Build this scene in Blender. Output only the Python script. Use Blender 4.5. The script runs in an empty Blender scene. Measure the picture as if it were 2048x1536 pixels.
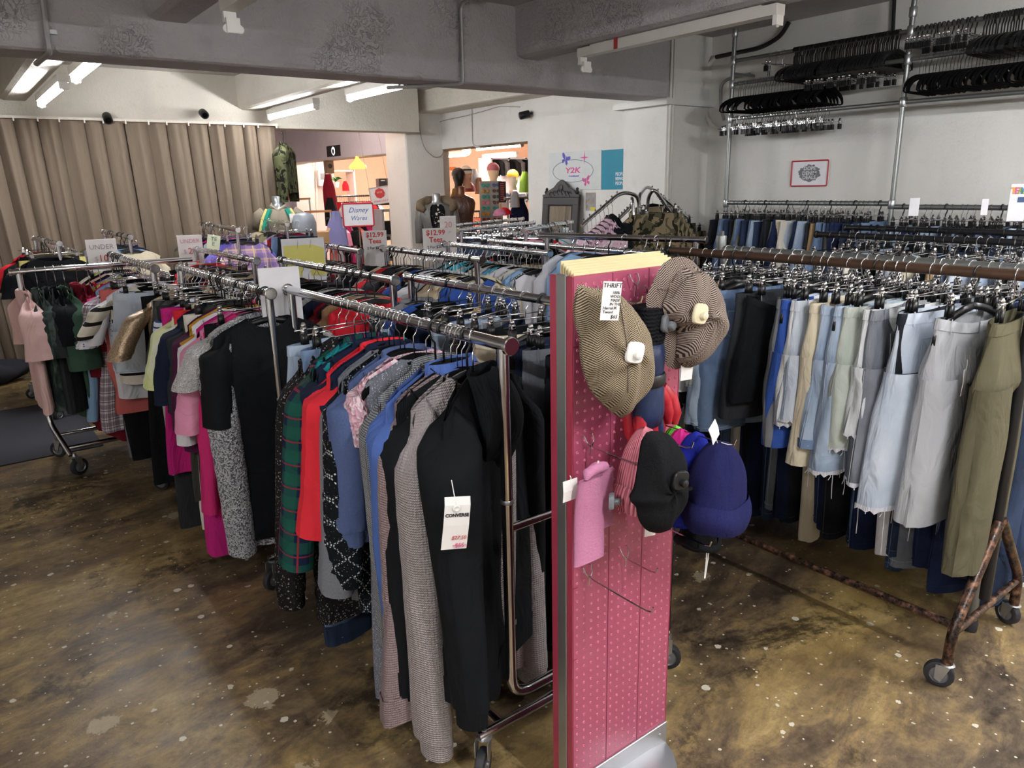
import bpy, math, random
import numpy as np
from mathutils import Vector, Matrix
PI = math.pi
S = bpy.context.scene
COL = S.collection

# ------------------------------------------------------------------ camera, light, exposure
CAM_POS = np.array([0.0, 0.0, 1.6])
FPX, CX, CY = 1470.0, 1024.0, 768.0
def _axes():
    d1 = np.array([-140 - CX, 395 - CY, FPX])
    down = np.array([1144 - CX, 6200 - CY, FPX]); down /= np.linalg.norm(down)
    y = d1 - down * d1.dot(down); y /= np.linalg.norm(y)
    z = -down
    return np.array([np.cross(y, z), y, z])
AX = _axes()                      # rows: world X, Y, Z seen from the camera
cam_d = bpy.data.cameras.new('camera')
cam = bpy.data.objects.new('camera', cam_d); COL.objects.link(cam)
cam_d.sensor_width = 36; cam_d.lens = 36 * FPX / 2048; cam_d.clip_start = .05; cam_d.clip_end = 100
_m = Matrix.Identity(4)
for i in range(3):
    _m[i][0] = AX[i, 0]; _m[i][1] = -AX[i, 1]; _m[i][2] = -AX[i, 2]; _m[i][3] = CAM_POS[i]
cam.matrix_world = _m
S.camera = cam
S.view_settings.view_transform = 'Standard'; S.view_settings.look = 'None'
S.view_settings.gamma = 1; S.view_settings.use_curve_mapping = False
S.view_settings.exposure = 0.45
w = bpy.data.worlds.new('world'); S.world = w; w.use_nodes = True
w.node_tree.nodes['Background'].inputs[0].default_value = (.8, .85, 1, 1)
w.node_tree.nodes['Background'].inputs[1].default_value = .3

# tape-measure helpers: bearings from the camera stand point onto known planes
def ray(px, py): return AX @ np.array([px - CX, py - CY, FPX])
def at_z(px, py, z): r = ray(px, py); return CAM_POS + (z - 1.6) / r[2] * r
def at_x(px, py, x): r = ray(px, py); return CAM_POS + x / r[0] * r
def at_y(px, py, y): r = ray(px, py); return CAM_POS + y / r[1] * r
def proj(p):
    c = AX.T @ (np.array(p) - CAM_POS); return CX + FPX * c[0] / c[2], CY + FPX * c[1] / c[2]
def rail_y(px, x, z):             # where a bearing crosses a rail running along Y
    a, b = .4, 40.0
    for _ in range(50):
        m = (a + b) / 2
        if proj((x, m, z))[0] > px: a = m
        else: b = m
    return a

# lamp settings: (x, y0, y1, z, watts)
TUBES_ON = [(.87, 6.2, 7.55, 2.355, 40), (.9, 4.75, 5.9, 2.36, 40), (2.95, 6.75, 7.95, 2.355, 40), (2.96, 5.02, 6.1, 2.36, 42)]
TUBES_NEAR = [(1.12, -1.3, -.1, 2.39, 130), (3.45, -.75, .45, 2.39, 130), (-1.18, -.2, 1.0, 2.39, 80), (3.45, -2.4, -1.2, 2.39, 80)]
TUBES_ROOM2 = [(7.2, 9.1, 10.3, 2.2, 120), (9.6, 12.3, 13.5, 2.2, 150), (6.4, 11.9, 13.4, 2.22, 110), (8.3, 12.2, 13.4, 2.2, 120), (3.75, 9.3, 10.6, 2.69, 60)]

# ------------------------------------------------------------------ objects
def tag(o, label=None, cat=None, group=None, kind=None):
    if label: o['label'] = label
    if cat: o['category'] = cat
    if group: o['group'] = group
    if kind: o['kind'] = kind
    return o
def place(o, loc=None, rot=None, parent=None):
    COL.objects.link(o)
    if parent: o.parent = parent
    if loc is not None: o.location = tuple(float(v) for v in loc)
    if rot is not None: o.rotation_euler = rot
    return o
def thing(name, label, cat, loc=(0, 0, 0), rz=0, group=None):
    o = bpy.data.objects.new(name, None); o.empty_display_size = .05
    place(o, loc, (0, 0, rz)); return tag(o, label, cat, group)
def setmat(o, m):
    o.material_slots[0].link = 'OBJECT'; o.material_slots[0].material = m
def copy_tree(o, parent=None, loc=None, rot=None):
    c = o.copy(); COL.objects.link(c)
    if parent: c.parent = parent
    if loc is not None: c.location = tuple(float(v) for v in loc)
    if rot is not None: c.rotation_euler = rot
    for ch in o.children: copy_tree(ch, c)
    return c

class MB:
    def __init__(s): s.v = []; s.f = []; s.uv = []; s.mi = []; s.cur = 0
    def add(s, vs, fs, uv=None):
        n = len(s.v); vs = [tuple(map(float, p)) for p in vs]
        s.v += vs; s.f += [tuple(i + n for i in f) for f in fs]; s.mi += [s.cur] * len(fs)
        s.uv += list(uv) if uv is not None else [(p[0] + p[1], p[2]) for p in vs]
        return s
    def box(s, a, b, R=None, c=None):
        x0, y0, z0 = a; x1, y1, z1 = b
        vs = [(x, y, z) for z in (z0, z1) for y in (y0, y1) for x in (x0, x1)]
        if R is not None: vs = [tuple(R @ Vector(p) + Vector(c or (0, 0, 0))) for p in vs]
        return s.add(vs, [(0, 2, 3, 1), (4, 5, 7, 6), (0, 1, 5, 4), (2, 6, 7, 3), (0, 4, 6, 2), (1, 3, 7, 5)])
    def cbox(s, c, d, R=None):
        h = [v / 2 for v in d]
        if R is None: return s.box([c[i] - h[i] for i in range(3)], [c[i] + h[i] for i in range(3)])
        return s.box([-v for v in h], h, R, c)
    def rbox(s, a, b, r):             # box with chamfered vertical and top edges
        x0, y0, z0 = a; x1, y1, z1 = b
        def ring(i, z): return [(x0+r+i, y0+i, z), (x1-r-i, y0+i, z), (x1-i, y0+r+i, z), (x1-i, y1-r-i, z), (x1-r-i, y1-i, z), (x0+r+i, y1-i, z), (x0+i, y1-r-i, z), (x0+i, y0+r+i, z)]
        return s.loft([ring(r, z0), ring(0, z0 + r), ring(0, z1 - r), ring(r, z1)], caps=True)
    def loft(s, rings, caps=True, closed=True, uv=None):
        n = len(rings[0]); vs = [p for r in rings for p in r]; fs = []
        for i in range(len(rings) - 1):
            for j in range(n if closed else n - 1):
                k = (j + 1) % n; fs.append((i*n+j, i*n+k, (i+1)*n+k, (i+1)*n+j))
        if caps and closed: fs += [tuple(range(n))[::-1], tuple(range((len(rings)-1)*n, len(rings)*n))]
        return s.add(vs, fs, uv)
    def tube(s, pts, r, n=8, caps=True, closed=False):
        P = [Vector(p) for p in pts]; m = len(P); rr = r if hasattr(r, '__len__') else [r] * m
        rings = []; up = None
        for i, p in enumerate(P):
            if closed: t = (P[(i+1) % m] - P[i-1])
            else: t = (P[min(i+1, m-1)] - P[max(i-1, 0)])
            t.normalize()
            if up is None: up = t.orthogonal().normalized()
            up = (up - t * up.dot(t)); up.normalize(); sd = t.cross(up)
            rings.append([tuple(p + (up * math.cos(2*PI*k/n) + sd * math.sin(2*PI*k/n)) * rr[i]) for k in range(n)])
        if closed: rings.append(rings[0])
        return s.loft(rings, caps and not closed)
    def lathe(s, prof, c=(0, 0, 0), n=16, axis='z', caps=True):
        rings = []
        for r, h in prof:
            ring = []
            for k in range(n):
                a = 2*PI*k/n; x, y = r*math.cos(a), r*math.sin(a)
                p = (x, y, h) if axis == 'z' else ((x, h, y) if axis == 'y' else (h, x, y))
                ring.append((p[0]+c[0], p[1]+c[1], p[2]+c[2]))
            rings.append(ring)
        return s.loft(rings, caps)
    def grid(s, fn, nu, nv, uvf=None, wrap=False):
        vs = []; uv = []; fs = []
        for i in range(nv + 1):
            for j in range(nu + (0 if wrap else 1)):
                u, v = j / nu, i / nv; vs.append(fn(u, v)); uv.append(uvf(u, v) if uvf else (u, v))
        w_ = nu if wrap else nu + 1
        for i in range(nv):
            for j in range(nu):
                k = (j + 1) % w_ if wrap else j + 1
                fs.append((i*w_+j, i*w_+k, (i+1)*w_+k, (i+1)*w_+j))
        return s.add(vs, fs, uv)
    def mesh(s, name, mats=1, smooth=True):
        me = bpy.data.meshes.new(name); me.from_pydata(s.v, [], s.f)
        n = len(me.loops); li = np.zeros(n, dtype=np.int32); me.loops.foreach_get('vertex_index', li)
        uvl = me.uv_layers.new(name='UVMap'); a = np.array(s.uv, dtype=np.float32)[li]
        uvl.data.foreach_set('uv', a.ravel())
        if smooth: me.polygons.foreach_set('use_smooth', np.ones(len(me.polygons), dtype=bool))
        if any(s.mi): me.polygons.foreach_set('material_index', np.array(s.mi, dtype=np.int32))
        me.update()
        return me
    def build(s, name, mat, parent=None, loc=None, rot=None, smooth=True, sharp=None, label=None):
        me = s.mesh(name, smooth=smooth)
        for m in (mat if isinstance(mat, (list, tuple)) else [mat]): me.materials.append(m)
        if smooth and sharp is not False: me.set_sharp_from_angle(angle=math.radians(sharp or 40))
        o = bpy.data.objects.new(name, me); place(o, loc, rot, parent)
        if label: o['label'] = label
        return o
def struct(mb, name, mat, smooth=False):
    o = mb.build(name, mat, smooth=smooth); o['kind'] = 'structure'; return o
def arc(c, r, a0, a1, n, ax=(0, 2)):
    out = []
    for i in range(n + 1):
        a = math.radians(a0 + (a1 - a0) * i / n); p = list(c); p[ax[0]] += r*math.cos(a); p[ax[1]] += r*math.sin(a); out.append(tuple(p))
    return out
def bend(pts, r, n=5):                # polyline with rounded corners
    P = [Vector(p) for p in pts]; out = [tuple(P[0])]
    for i in range(1, len(P) - 1):
        a = (P[i-1] - P[i]); b = (P[i+1] - P[i]); rr = min(r, a.length*.49, b.length*.49)
        A = P[i] + a.normalized()*rr; B = P[i] + b.normalized()*rr
        for k in range(n + 1):
            t = k / n; out.append(tuple(A*(1-t)**2 + P[i]*2*t*(1-t) + B*t*t))
    out.append(tuple(P[-1])); return out

# ------------------------------------------------------------------ materials
def C(h):
    h = h.lstrip('#'); v = [int(h[i:i+2], 16) / 255 for i in (0, 2, 4)]
    return tuple((c / 12.92 if c <= .04045 else ((c + .055) / 1.055) ** 2.4) for c in v) + (1,)
class NB:
    def __init__(s, name):
        s.m = bpy.data.materials.new(name); s.m.use_nodes = True; s.t = s.m.node_tree; s.n = s.t.nodes
        s.b = s.n['Principled BSDF']
    def put(s, sock, v):
        if isinstance(v, bpy.types.NodeSocket): s.t.links.new(v, sock)
        elif v is not None:
            if sock.type == 'RGBA' and isinstance(v, str): v = C(v)
            sock.default_value = v
    def node(s, typ, ins=None, **props):
        n = s.n.new(typ)
        for k, v in props.items(): setattr(n, k, v)
        for k, v in (ins or {}).items(): s.put(n.inputs[k], v)
        return n
    def uv(s): return s.node('ShaderNodeTexCoord').outputs['UV']
    def ob(s): return s.node('ShaderNodeTexCoord').outputs['Object']
    def geo(s): return s.node('ShaderNodeNewGeometry').outputs['Position']
    def scale(s, v, sc): return s.node('ShaderNodeMapping', {0: v, 3: sc}).outputs[0]
    def rot(s, v, a): return s.node('ShaderNodeMapping', {0: v, 2: a}).outputs[0]
    def sep(s, v): return s.node('ShaderNodeSeparateXYZ', {0: v}).outputs
    def math(s, op, a, b=None, c=None):
        n = s.node('ShaderNodeMath', operation=op); s.put(n.inputs[0], a); s.put(n.inputs[1], b)
        if c is not None: s.put(n.inputs[2], c)
        return n.outputs[0]
    def noise(s, v, sc, det=3, rough=.55, dist=0):
        return s.node('ShaderNodeTexNoise', {'Vector': v, 'Scale': sc, 'Detail': det, 'Roughness': rough, 'Distortion': dist}).outputs['Fac']
    def vor(s, v, sc, out='Distance', rnd=1, feature='F1'):
        return s.node('ShaderNodeTexVoronoi', {'Vector': v, 'Scale': sc, 'Randomness': rnd}, feature=feature).outputs[out]
    def mix(s, f, a, b, bt='MIX'):
        n = s.node('ShaderNodeMix', data_type='RGBA', blend_type=bt)
        s.put(n.inputs[0], f); s.put(n.inputs[6], a); s.put(n.inputs[7], b); return n.outputs[2]
    def ramp(s, f, stops, interp='LINEAR'):
        n = s.node('ShaderNodeValToRGB', {0: f}); r = n.color_ramp; r.interpolation = interp
        while len(r.elements) < len(stops): r.elements.new(.5)
        for e, (p, c) in zip(r.elements, stops): e.position = p; e.color = C(c) if isinstance(c, str) else c
        return n.outputs[0]
    def bump(s, h, st=.3, d=.01, nrm=None):
        n = s.node('ShaderNodeBump', {'Height': h, 'Strength': st, 'Distance': d}); 
        if nrm is not None: s.put(n.inputs['Normal'], nrm)
        return n.outputs[0]
    def stripe(s, c, freq, duty): return s.math('LESS_THAN', s.math('FRACT', s.math('MULTIPLY', c, freq)), duty)
    def done(s, col=None, rough=None, metal=None, nrm=None, spec=None, **kw):
        b = s.b
        s.put(b.inputs['Base Color'], col); s.put(b.inputs['Roughness'], rough); s.put(b.inputs['Metallic'], metal)
        s.put(b.inputs['Normal'], nrm) if nrm is not None else None
        s.put(b.inputs['Specular IOR Level'], spec)
        for k, v in kw.items(): s.put(b.inputs[k], v)
        return s.m
_MC = {}
def plain(name, hexc, rough=.5, metal=0, spec=.5, **kw):
    if name in _MC: return _MC[name]
    b = NB(name); f = b.noise(b.ob(), 14, 4)
    a = C(hexc); lo = tuple(v*.88 for v in a[:3]) + (1,); hi = tuple(min(1, v*1.08) for v in a[:3]) + (1,)
    _MC[name] = b.done(b.mix(f, lo, hi), rough, metal, spec=spec, **kw); return _MC[name]
def emit(name, hexc, st):
    b = NB(name); return b.done(hexc, .4, **{'Emission Color': hexc, 'Emission Strength': st})
def m_paint(name, c1, c2, c3, bst=.5, streak=False):
    b = NB(name); p = b.geo(); n1 = b.noise(p, 1.3, 5); n2 = b.noise(p, 9, 6, .6)
    col = b.mix(b.ramp(n1, [(.35, '#000000'), (.7, '#ffffff')]), c1, c2)
    col = b.mix(b.math('MULTIPLY', b.ramp(n2, [(.56, '#000000'), (.75, '#ffffff')]), .35), col, c3)
    d = b.noise(b.scale(p, (1, 1, 1)), 22, 5, .6, 1.4); d2 = b.noise(p, 60, 4)
    scr = b.ramp(b.math('ABSOLUTE', b.math('SUBTRACT', b.noise(p, 17, 3, .5, 2.5), .5)), [(0, '#ffffff'), (.03, '#000000')])
    msk = b.ramp(b.noise(p, 2.3, 3), [(.5, '#000000'), (.62, '#ffffff')])
    h = b.math('ADD', b.math('ADD', d, b.math('MULTIPLY', d2, .4)), b.math('MULTIPLY', b.math('MULTIPLY', scr, msk), -.9))
    return b.done(col, .62, spec=.3, nrm=b.bump(h, bst, .012))
def m_floor():
    b = NB('stained concrete'); p = b.geo(); q = b.scale(b.rot(p, (0, 0, -.12)), (.55, 1.15, 1))
    a = b.noise(q, .75, 5, .6, .5); c = b.noise(q, 2.2, 9, .7, 1.0); d = b.noise(p, 16, 8, .75, .3); e = b.noise(q, 7, 8, .75, .6); g = b.noise(p, 70, 5, .7)
    f = b.math('ADD', b.math('ADD', b.math('MULTIPLY', a, .34), b.math('MULTIPLY', c, .36)), b.math('MULTIPLY', e, .3))
    base = b.ramp(f, [(.38, '#2c241d'), (.44, '#55483a'), (.485, '#75634a'), (.525, '#927c54'), (.57, '#ab9567'), (.64, '#7a6a55')])
    base = b.mix(b.math('MULTIPLY', b.ramp(d, [(.45, '#000000'), (.62, '#ffffff')]), .65), base, b.mix(.6, base, '#2f271f'))
    base = b.mix(b.math('MULTIPLY', b.ramp(g, [(.5, '#000000'), (.7, '#ffffff')]), .5), base, b.mix(.5, base, '#3a3128'))
    x = b.sep(p)[0]
    och = b.math('MULTIPLY', b.ramp(b.noise(q, .7, 4, .6, .4), [(.47, '#000000'), (.62, '#ffffff')]), b.math('MULTIPLY_ADD', b.math('SMOOTH_MIN', b.math('MULTIPLY', x, .3), 1, .3), .5, .1)); base = b.mix(och, base, b.mix(d, '#c0a25c', '#8a6f3c'))
    st = b.ramp(b.math('ADD', b.noise(b.scale(p, (.9, 1.1, 1)), 1.6, 9, .75, .5), b.math('MULTIPLY', b.math('SUBTRACT', d, .5), .25)), [(.55, '#000000'), (.63, '#ffffff')])
    base = b.mix(b.math('MULTIPLY', st, .8), base, '#231d18')
    red = b.math('MULTIPLY', b.math('LESS_THAN', b.math('ADD', x, b.math('MULTIPLY', c, .3)), .22), b.math('LESS_THAN', b.sep(p)[1], 1.9)); base = b.mix(b.math('MULTIPLY', red, .45), base, '#4a241c')
    vd = b.vor(p, 7); vk = b.vor(p, 7, 'Color')
    big = b.math('LESS_THAN', b.math('ADD', vd, b.math('MULTIPLY', d, .9)), b.math('MULTIPLY', b.math('POWER', b.sep(vk)[0], 6), .85))
    base = b.mix(b.math('MULTIPLY', big, .6), base, '#b9ad92')
    for sc, pw, th in ((26, 14, .5), (70, 12, .5)):
        vd = b.vor(p, sc); vk = b.vor(p, sc, 'Color')
        sp = b.math('LESS_THAN', b.math('ADD', vd, b.math('MULTIPLY', b.math('SUBTRACT', g, .3), .5)), b.math('MULTIPLY', b.math('POWER', b.sep(vk)[1], pw), th))
        base = b.mix(sp, base, '#cbc5b4')
    ro = b.ramp(b.noise(p, 5, 5), [(.3, (.28,)*3 + (1,)), (.75, (.52,)*3 + (1,))])
    return b.done(base, ro, spec=.4, nrm=b.bump(b.math('ADD', d, b.math('MULTIPLY', e, .6)), .2, .01))
M_WALL = m_paint('white wall paint', '#dddcd6', '#d2d0ca', '#c3bfb6', .3)
M_BEAM = m_paint('shaded beam paint', '#b4b1b2', '#a7a4a5', '#8f8c8c', .8)  # off-white front beams, their shade put into the colour as grey
M_FARB = m_paint('cream beam paint', '#cfcabd', '#c2bdb1', '#b3ad9f', .5)
M_CEIL = m_paint('ceiling paint', '#b7b2ae', '#a8a4a0', '#8f8b88', .8)
M_PINKW = m_paint('pale pink wall paint', '#ead8d4', '#e3cdca', '#d9c0bb', .2)
M_LAMPTINT = m_paint('lamp-tinted wall paint', '#efcdb4', '#e8c2a6', '#dcb496', .2)  # pale pink walls with the warm lamps' tint put into the colour
M_LAV = m_paint('pale lavender wall paint', '#d3d2dc', '#c9c8d4', '#bdbcc8', .3)
M_FLOOR = m_floor()
CHROME = plain('chrome', '#d8d8da', .13, 1); GALV = plain('galvanised pipe', '#8f9290', .42, .85); STEEL = plain('brushed steel', '#b9bcbe', .35, .9)
BLACKM = plain('black enamel', '#17171a', .35, 0); BLACKP = plain('black plastic', '#121214', .42, 0); VELVET = plain('black velvet', '#0b0b0d', .95, 0, .1)
RUBBER = plain('dark rubber', '#26262a', .6); RUBBERG = plain('grey rubber', '#5b5b5c', .6); WHITEP = plain('white card', '#e9e9ec', .7); WHITEPL = plain('white plastic', '#e6e5e0', .4)
def m_rust():
    b = NB('chipped brown rack paint'); p = b.ob(); n = b.noise(p, 38, 6, .7)
    col = b.ramp(n, [(.4, '#1d1917'), (.5, '#3b2a21'), (.58, '#6b4a38'), (.68, '#8b6b57')])
    return b.done(col, b.ramp(n, [(.4, (.25,)*3+(1,)), (.7, (.6,)*3+(1,))]), .4, nrm=b.bump(n, .3, .003))
RUST = m_rust()
BROWNR = plain('brown painted steel', '#5b4537', .35, .5)
# ------------------------------------------------------------------ the room
WX, Z1, ZC = 5.4, 2.25, 2.75
struct(MB().box((-3.2, -3.4, -.12), (13, 16.5, 0)), 'floor', M_FLOOR)
struct(MB().box((-3.2, -3.4, ZC), (13, 16.5, ZC + .15)), 'ceiling', M_CEIL)
def wall(name, boxes, m):
    mb = MB()
    for a, b in boxes: mb.box(a, b)
    return struct(mb, name, m)
wall('wall_back', [((-3.2, -3.4, 0), (WX, -3.2, ZC))], M_WALL)
wall('wall_left', [((-3.2, -3.2, 0), (-3.0, 8.2, ZC))], M_WALL)
# right wall: solid beside the denim racks, then two doorways into the next room
wall('wall_right', [((WX, -3.4, 0), (WX + .35, 6.73, ZC)), ((WX, 6.73, 2.07), (WX + .35, 8.9, ZC)), ((WX, 8.9, 0), (WX + .35, 9.95, ZC)), ((WX, 9.95, 2.08), (WX + .35, 13.6, ZC)), ((WX, 13.6, 0), (WX + .35, 16.5, ZC))], M_WALL)
wall('wall_front', [((-3.2, 8.22, Z1), (WX - .5, 8.5, ZC)), ((-3.2, 8.42, 0), (3.0, 8.5, Z1))], M_FARB)
wall('wall_far', [((2.6, 13.8, 0), (WX, 14.0, ZC))], M_LAV)
wall('wall_lobby', [((2.4, 8.5, 0), (2.6, 13.8, ZC))], M_LAV)
wall('trim_lobby', [((WX - .012, 9.95 - .6, 2.085), (WX, 13.79, ZC)), ((WX - .012, 13.6, 0), (WX, 13.79, 2.085))], M_LAV)
wall('wall_room', [((5.75, 15.2, 0), (13, 15.4, ZC)), ((12.6, 4, 0), (12.8, 15.2, ZC)), ((5.75, 4, 0), (12.6, 4.2, ZC))], M_LAMPTINT)
wall('wall_partition', [((6.15, 14.2, 0), (6.35, 15.2, ZC)), ((5.75, 13.9, 0), (6.2, 14.0, ZC)), ((10.2, 10.2, 0), (11.0, 10.45, ZC))], M_PINKW)
# columns
def column(name, x0, x1, y0, y1, z1, ch, m):
    mb = MB(); ring = lambda z: [(x0 + ch, y0, z), (x1, y0, z), (x1, y1, z), (x0 + ch, y1, z), (x0, y1 - ch, z), (x0, y0 + ch, z)]
    mb.loft([ring(0), ring(z1)]); return struct(mb, name, m)
column('column', 4.88, WX, 4.25, 4.76, ZC, .015, M_WALL)
column('column', 4.86, WX, 8.5, 9.05, ZC, .015, M_WALL)
struct(MB().box((4.8, 4.2, Z1 - .05), (WX, 4.8, Z1)), 'trim_column', M_WALL)
# beams: the main cross beam with its ribs, bellied edges
def beam(name, a, b, m, r=.03):
    x0, y0, z0 = a; x1, y1, z1 = b; mb = MB()
    if x1 - x0 > y1 - y0:
        ring = lambda x: [(x, y0, z1), (x, y0, z0 + r), (x, y0 + r*.3, z0 + r*.3), (x, y0 + r, z0), (x, y1 - r, z0), (x, y1, z0 + r), (x, y1, z1)]
        n = max(2, int((x1 - x0) / .35)); mb.loft([ring(x0 + (x1 - x0) * i / n) for i in range(n + 1)])
    else:
        ring = lambda y: [(x0, y, z1), (x0, y, z0 + r), (x0 + r*.3, y, z0 + r*.3), (x0 + r, y, z0), (x1 - r, y, z0), (x1, y, z0 + r), (x1, y, z1)]
        n = max(2, int((y1 - y0) / .35)); mb.loft([ring(y0 + (y1 - y0) * i / n) for i in range(n + 1)])
    return struct(mb, name, m, smooth=False)
beam('beam', (-3.0, 4.25, Z1), (4.9, 4.56, ZC), M_BEAM)
for x0 in (1.0, 3.32): beam('beam', (x0, -3.2, 2.43), (x0 + .24, 4.3, ZC), M_BEAM, .05)
beam('beam', (-1.3, -3.2, 2.43), (-1.06, 4.3, ZC), M_BEAM, .05)
for x0 in (.62, 2.72): beam('beam', (x0, 4.5, 2.42), (x0 + .26, 8.25, ZC), M_FARB, .05)
beam('beam', (5.05, 4.7, 2.5), (WX + .01, 8.6, ZC), M_FARB, .03)
beam('beam', (3.05, 8.45, 2.42), (3.3, 13.8, ZC), M_FARB, .05)
# floor mat at the left
b = NB('grey carpet mat'); n = b.noise(b.ob(), 300, 3)
mat_m = b.done(b.mix(n, '#3a3b40', '#4b4c52'), .95, spec=.1, nrm=b.bump(n, .4, .003))
mb = MB(); mb.rbox((-1.6, 5.28, .0005), (.62, 6.7, .012), .004)
tag(mb.build('floor_mat', mat_m), 'dark grey carpet mat lying on the concrete by the curtain', 'mat')
# ------------------------------------------------------------------ curtain
def m_curtain():
    b = NB('beige curtain cloth'); u = b.uv(); s = b.noise(b.scale(u, (160, 6, 1)), 1, 4, .6); f = b.noise(b.scale(u, (900, 500, 1)), 1, 2)
    col = b.mix(s, '#74685c', '#948675'); col = b.mix(b.math('MULTIPLY', f, .25), col, '#6b5c4d')
    return b.done(col, .9, spec=.1, nrm=b.bump(f, .2, .002))
M_CURT = m_curtain()
CURT_Y = 8.12
rngc = np.random.default_rng(5)
t_c = thing('curtain', 'floor-length beige pleated curtain hanging along the far side', 'curtain', (.5, CURT_Y, 0))
bounds = [-2.9]
while bounds[-1] < 3.0: bounds.append(bounds[-1] + rngc.uniform(.15, .21))
bounds[-1] = 3.06
def pleat_pt(x0, x1, u, v, ph, i):
    z = 2.255 * (1 - v) + .06 * v
    x = x0 + (x1 - x0) * u
    lean = .05 * v + .10 * v * max(0, .9 - x)           # pleats drift to the right below the rail
    if x > 2.2: lean -= .04 * v * (x - 2.2) / .8
    d = -.075 * (1 - abs(2*u - 1)**2.6) * (.75 + .35*v) + .012*math.sin(4*v + ph)*v + .012*math.sin(2*PI*u*1.5 + ph)
    return (x + lean - .5 + .02*math.sin(2*PI*u)*(.4 + v), d + .03, z)
for i in range(len(bounds) - 1):
    mb = MB(); x0, x1 = bounds[i], bounds[i+1]
    ph0, ph1 = i * 1.7, (i + 1) * 1.7
    mb.grid(lambda u, v: pleat_pt(x0, x1, u, v, ph0*(1-u) + ph1*u, i), 10, 22, lambda u, v: (x0 + (x1 - x0)*u*1.3, v*2.2))
    mb.build('pleat', M_CURT, t_c, sharp=False)
mb = MB(); mb.box((-3.4, -.03, 2.262), (2.58, .0, 2.285)); mb.build('curtain_rail', plain('curtain rail white', '#d8d2c4', .5), t_c)
mb = MB()
for x in bounds:
    mb.cbox((x - .5, -.035, 2.256), (.012, .012, .035))
o = mb.build('runner', WHITEPL, t_c); o['kind'] = 'stuff'
mb = MB(); mb.box((-3.4, .03, 2.25), (2.58, .09, 2.29)); mb.build('pelmet_batten', plain('pine batten', '#a77d4e', .6), t_c)
# dark bundle of cloth on the floor at the foot of the curtain
b = NB('dark blanket'); n = b.noise(b.ob(), 7, 5); M_BL = b.done(b.mix(n, '#23242c', '#42434a'), .95, spec=.1)
mb = MB()
def bl(u, v):
    a = 2*PI*u; r = math.sin(PI*min(1, v*.98 + .02)) ; h = math.cos(PI*v)
    return (.42*r*math.cos(a)*(1 + .12*math.sin(3*a)), .16*r*math.sin(a)*(1 + .1*math.sin(5*a + 1)), .1 + .1*h + .02*math.sin(4*a + 3*v))
mb.grid(bl, 28, 12, wrap=True); tag(mb.build('blanket', M_BL, None, (.05, 7.78, 0), sharp=False), 'dark folded blanket lying at the foot of the beige curtain', 'blanket')
# ------------------------------------------------------------------ lamps
M_TUBEOFF = plain('unlit tube white', '#d9d7cf', .35); M_FIX = plain('lamp housing white', '#d6d3cb', .45)
def tube_light(x, y0, y1, z, watts, label, on=True, twin=True, warm='#fcfcff'):
    t = thing('fluorescent_light', label, 'ceiling light', (x, (y0 + y1)/2, z)); L = (y1 - y0) / 2
    mb = MB(); mb.box((-.035, -L, .0), (.035, L, .05)); mb.box((-.02, -L + .1, .05), (.02, L - .1, .06)); mb.build('housing', M_FIX, t)
    for sy in (-1, 1):
        m2 = MB(); m2.box((-.028, sy*(L - .012) - .012, -.045), (.028, sy*(L - .012) + .012, .0)); m2.lathe([(.012, -.004), (.015, 0), (.012, .004)], (0, sy*(L - .012), -.04), 10, 'y'); m2.build('lamp_holder', WHITEPL, t)
    if on:
        mb = MB(); mb.tube([(0, -L + .03, -.03), (0, L - .03, -.03)], .0145, 12)
        mb.build('tube', emit('fluorescent tube', warm, watts / (PI * 2*PI*.0145*2*L)), t)
    return t
for k, a in enumerate(TUBES_ON):
    tube_light(*a, ['lit fluorescent tube on the left rib, next to the curtain', 'lit fluorescent tube on the left rib, half behind the main beam', 'lit fluorescent tube above the right end of the curtain', 'lit fluorescent tube tucked under the main beam near the middle'][k])
for k, a in enumerate(TUBES_NEAR): tube_light(*a, ['lit fluorescent tube on the rib behind the photographer', 'lit fluorescent tube on the right rib out of shot', 'lit fluorescent tube on the far left rib out of shot', 'lit fluorescent tube at the rear of the right rib'][k])
for k, a in enumerate(TUBES_ROOM2): tube_light(*a, ['lit fluorescent tube above the sunglasses stand in the next room', 'lit fluorescent tube at the back of the next room', 'lit fluorescent tube deep in the next room', 'lit fluorescent tube over the red rail in the next room', 'lit fluorescent tube in the lobby behind the curtain beam'][k], warm='#ffe6d8')
def dead_light(x, y0, y1, z, label):
    t = tube_light(x, y0, y1, z, 0, label, False)
    m = MB(); L = (y1 - y0)/2
    m.box((-.03, L - .06, -.09), (.03, L - .045, -.03)); m.lathe([(.018, -.004), (.02, 0), (.018, .004)], (-.028, L - .05, -.075), 12, 'y'); m.lathe([(.018, -.004), (.02, 0), (.018, .004)], (.028, L - .05, -.075), 12, 'y')
    m.box((-.028, L - .058, -.092), (.028, L - .046, -.058)); m.build('twin_socket', WHITEPL, t)
    m = MB(); m.tube([(.0, L*.75, .03), (.04, L*.7, .06), (.05, L*.55, .07), (.03, L*.4, .06)], .004, 6); m.build('loose_wire', plain('dull wire', '#8b8680', .6), t)
    m = MB(); m.cbox((-.036, L - .34, .03), (.004, .03, .06)); m.build('red_tape', plain('red tape', '#a3342c', .6), t, label='small red tape flag')
    return t
dead_light(3.43, 2.3, 3.72, 2.37, 'empty white fluorescent batten under the right concrete rib')
dead_light(1.2, 2.2, 3.62, 2.37, 'empty white fluorescent batten under the left concrete rib, cut by frame top')
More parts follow.
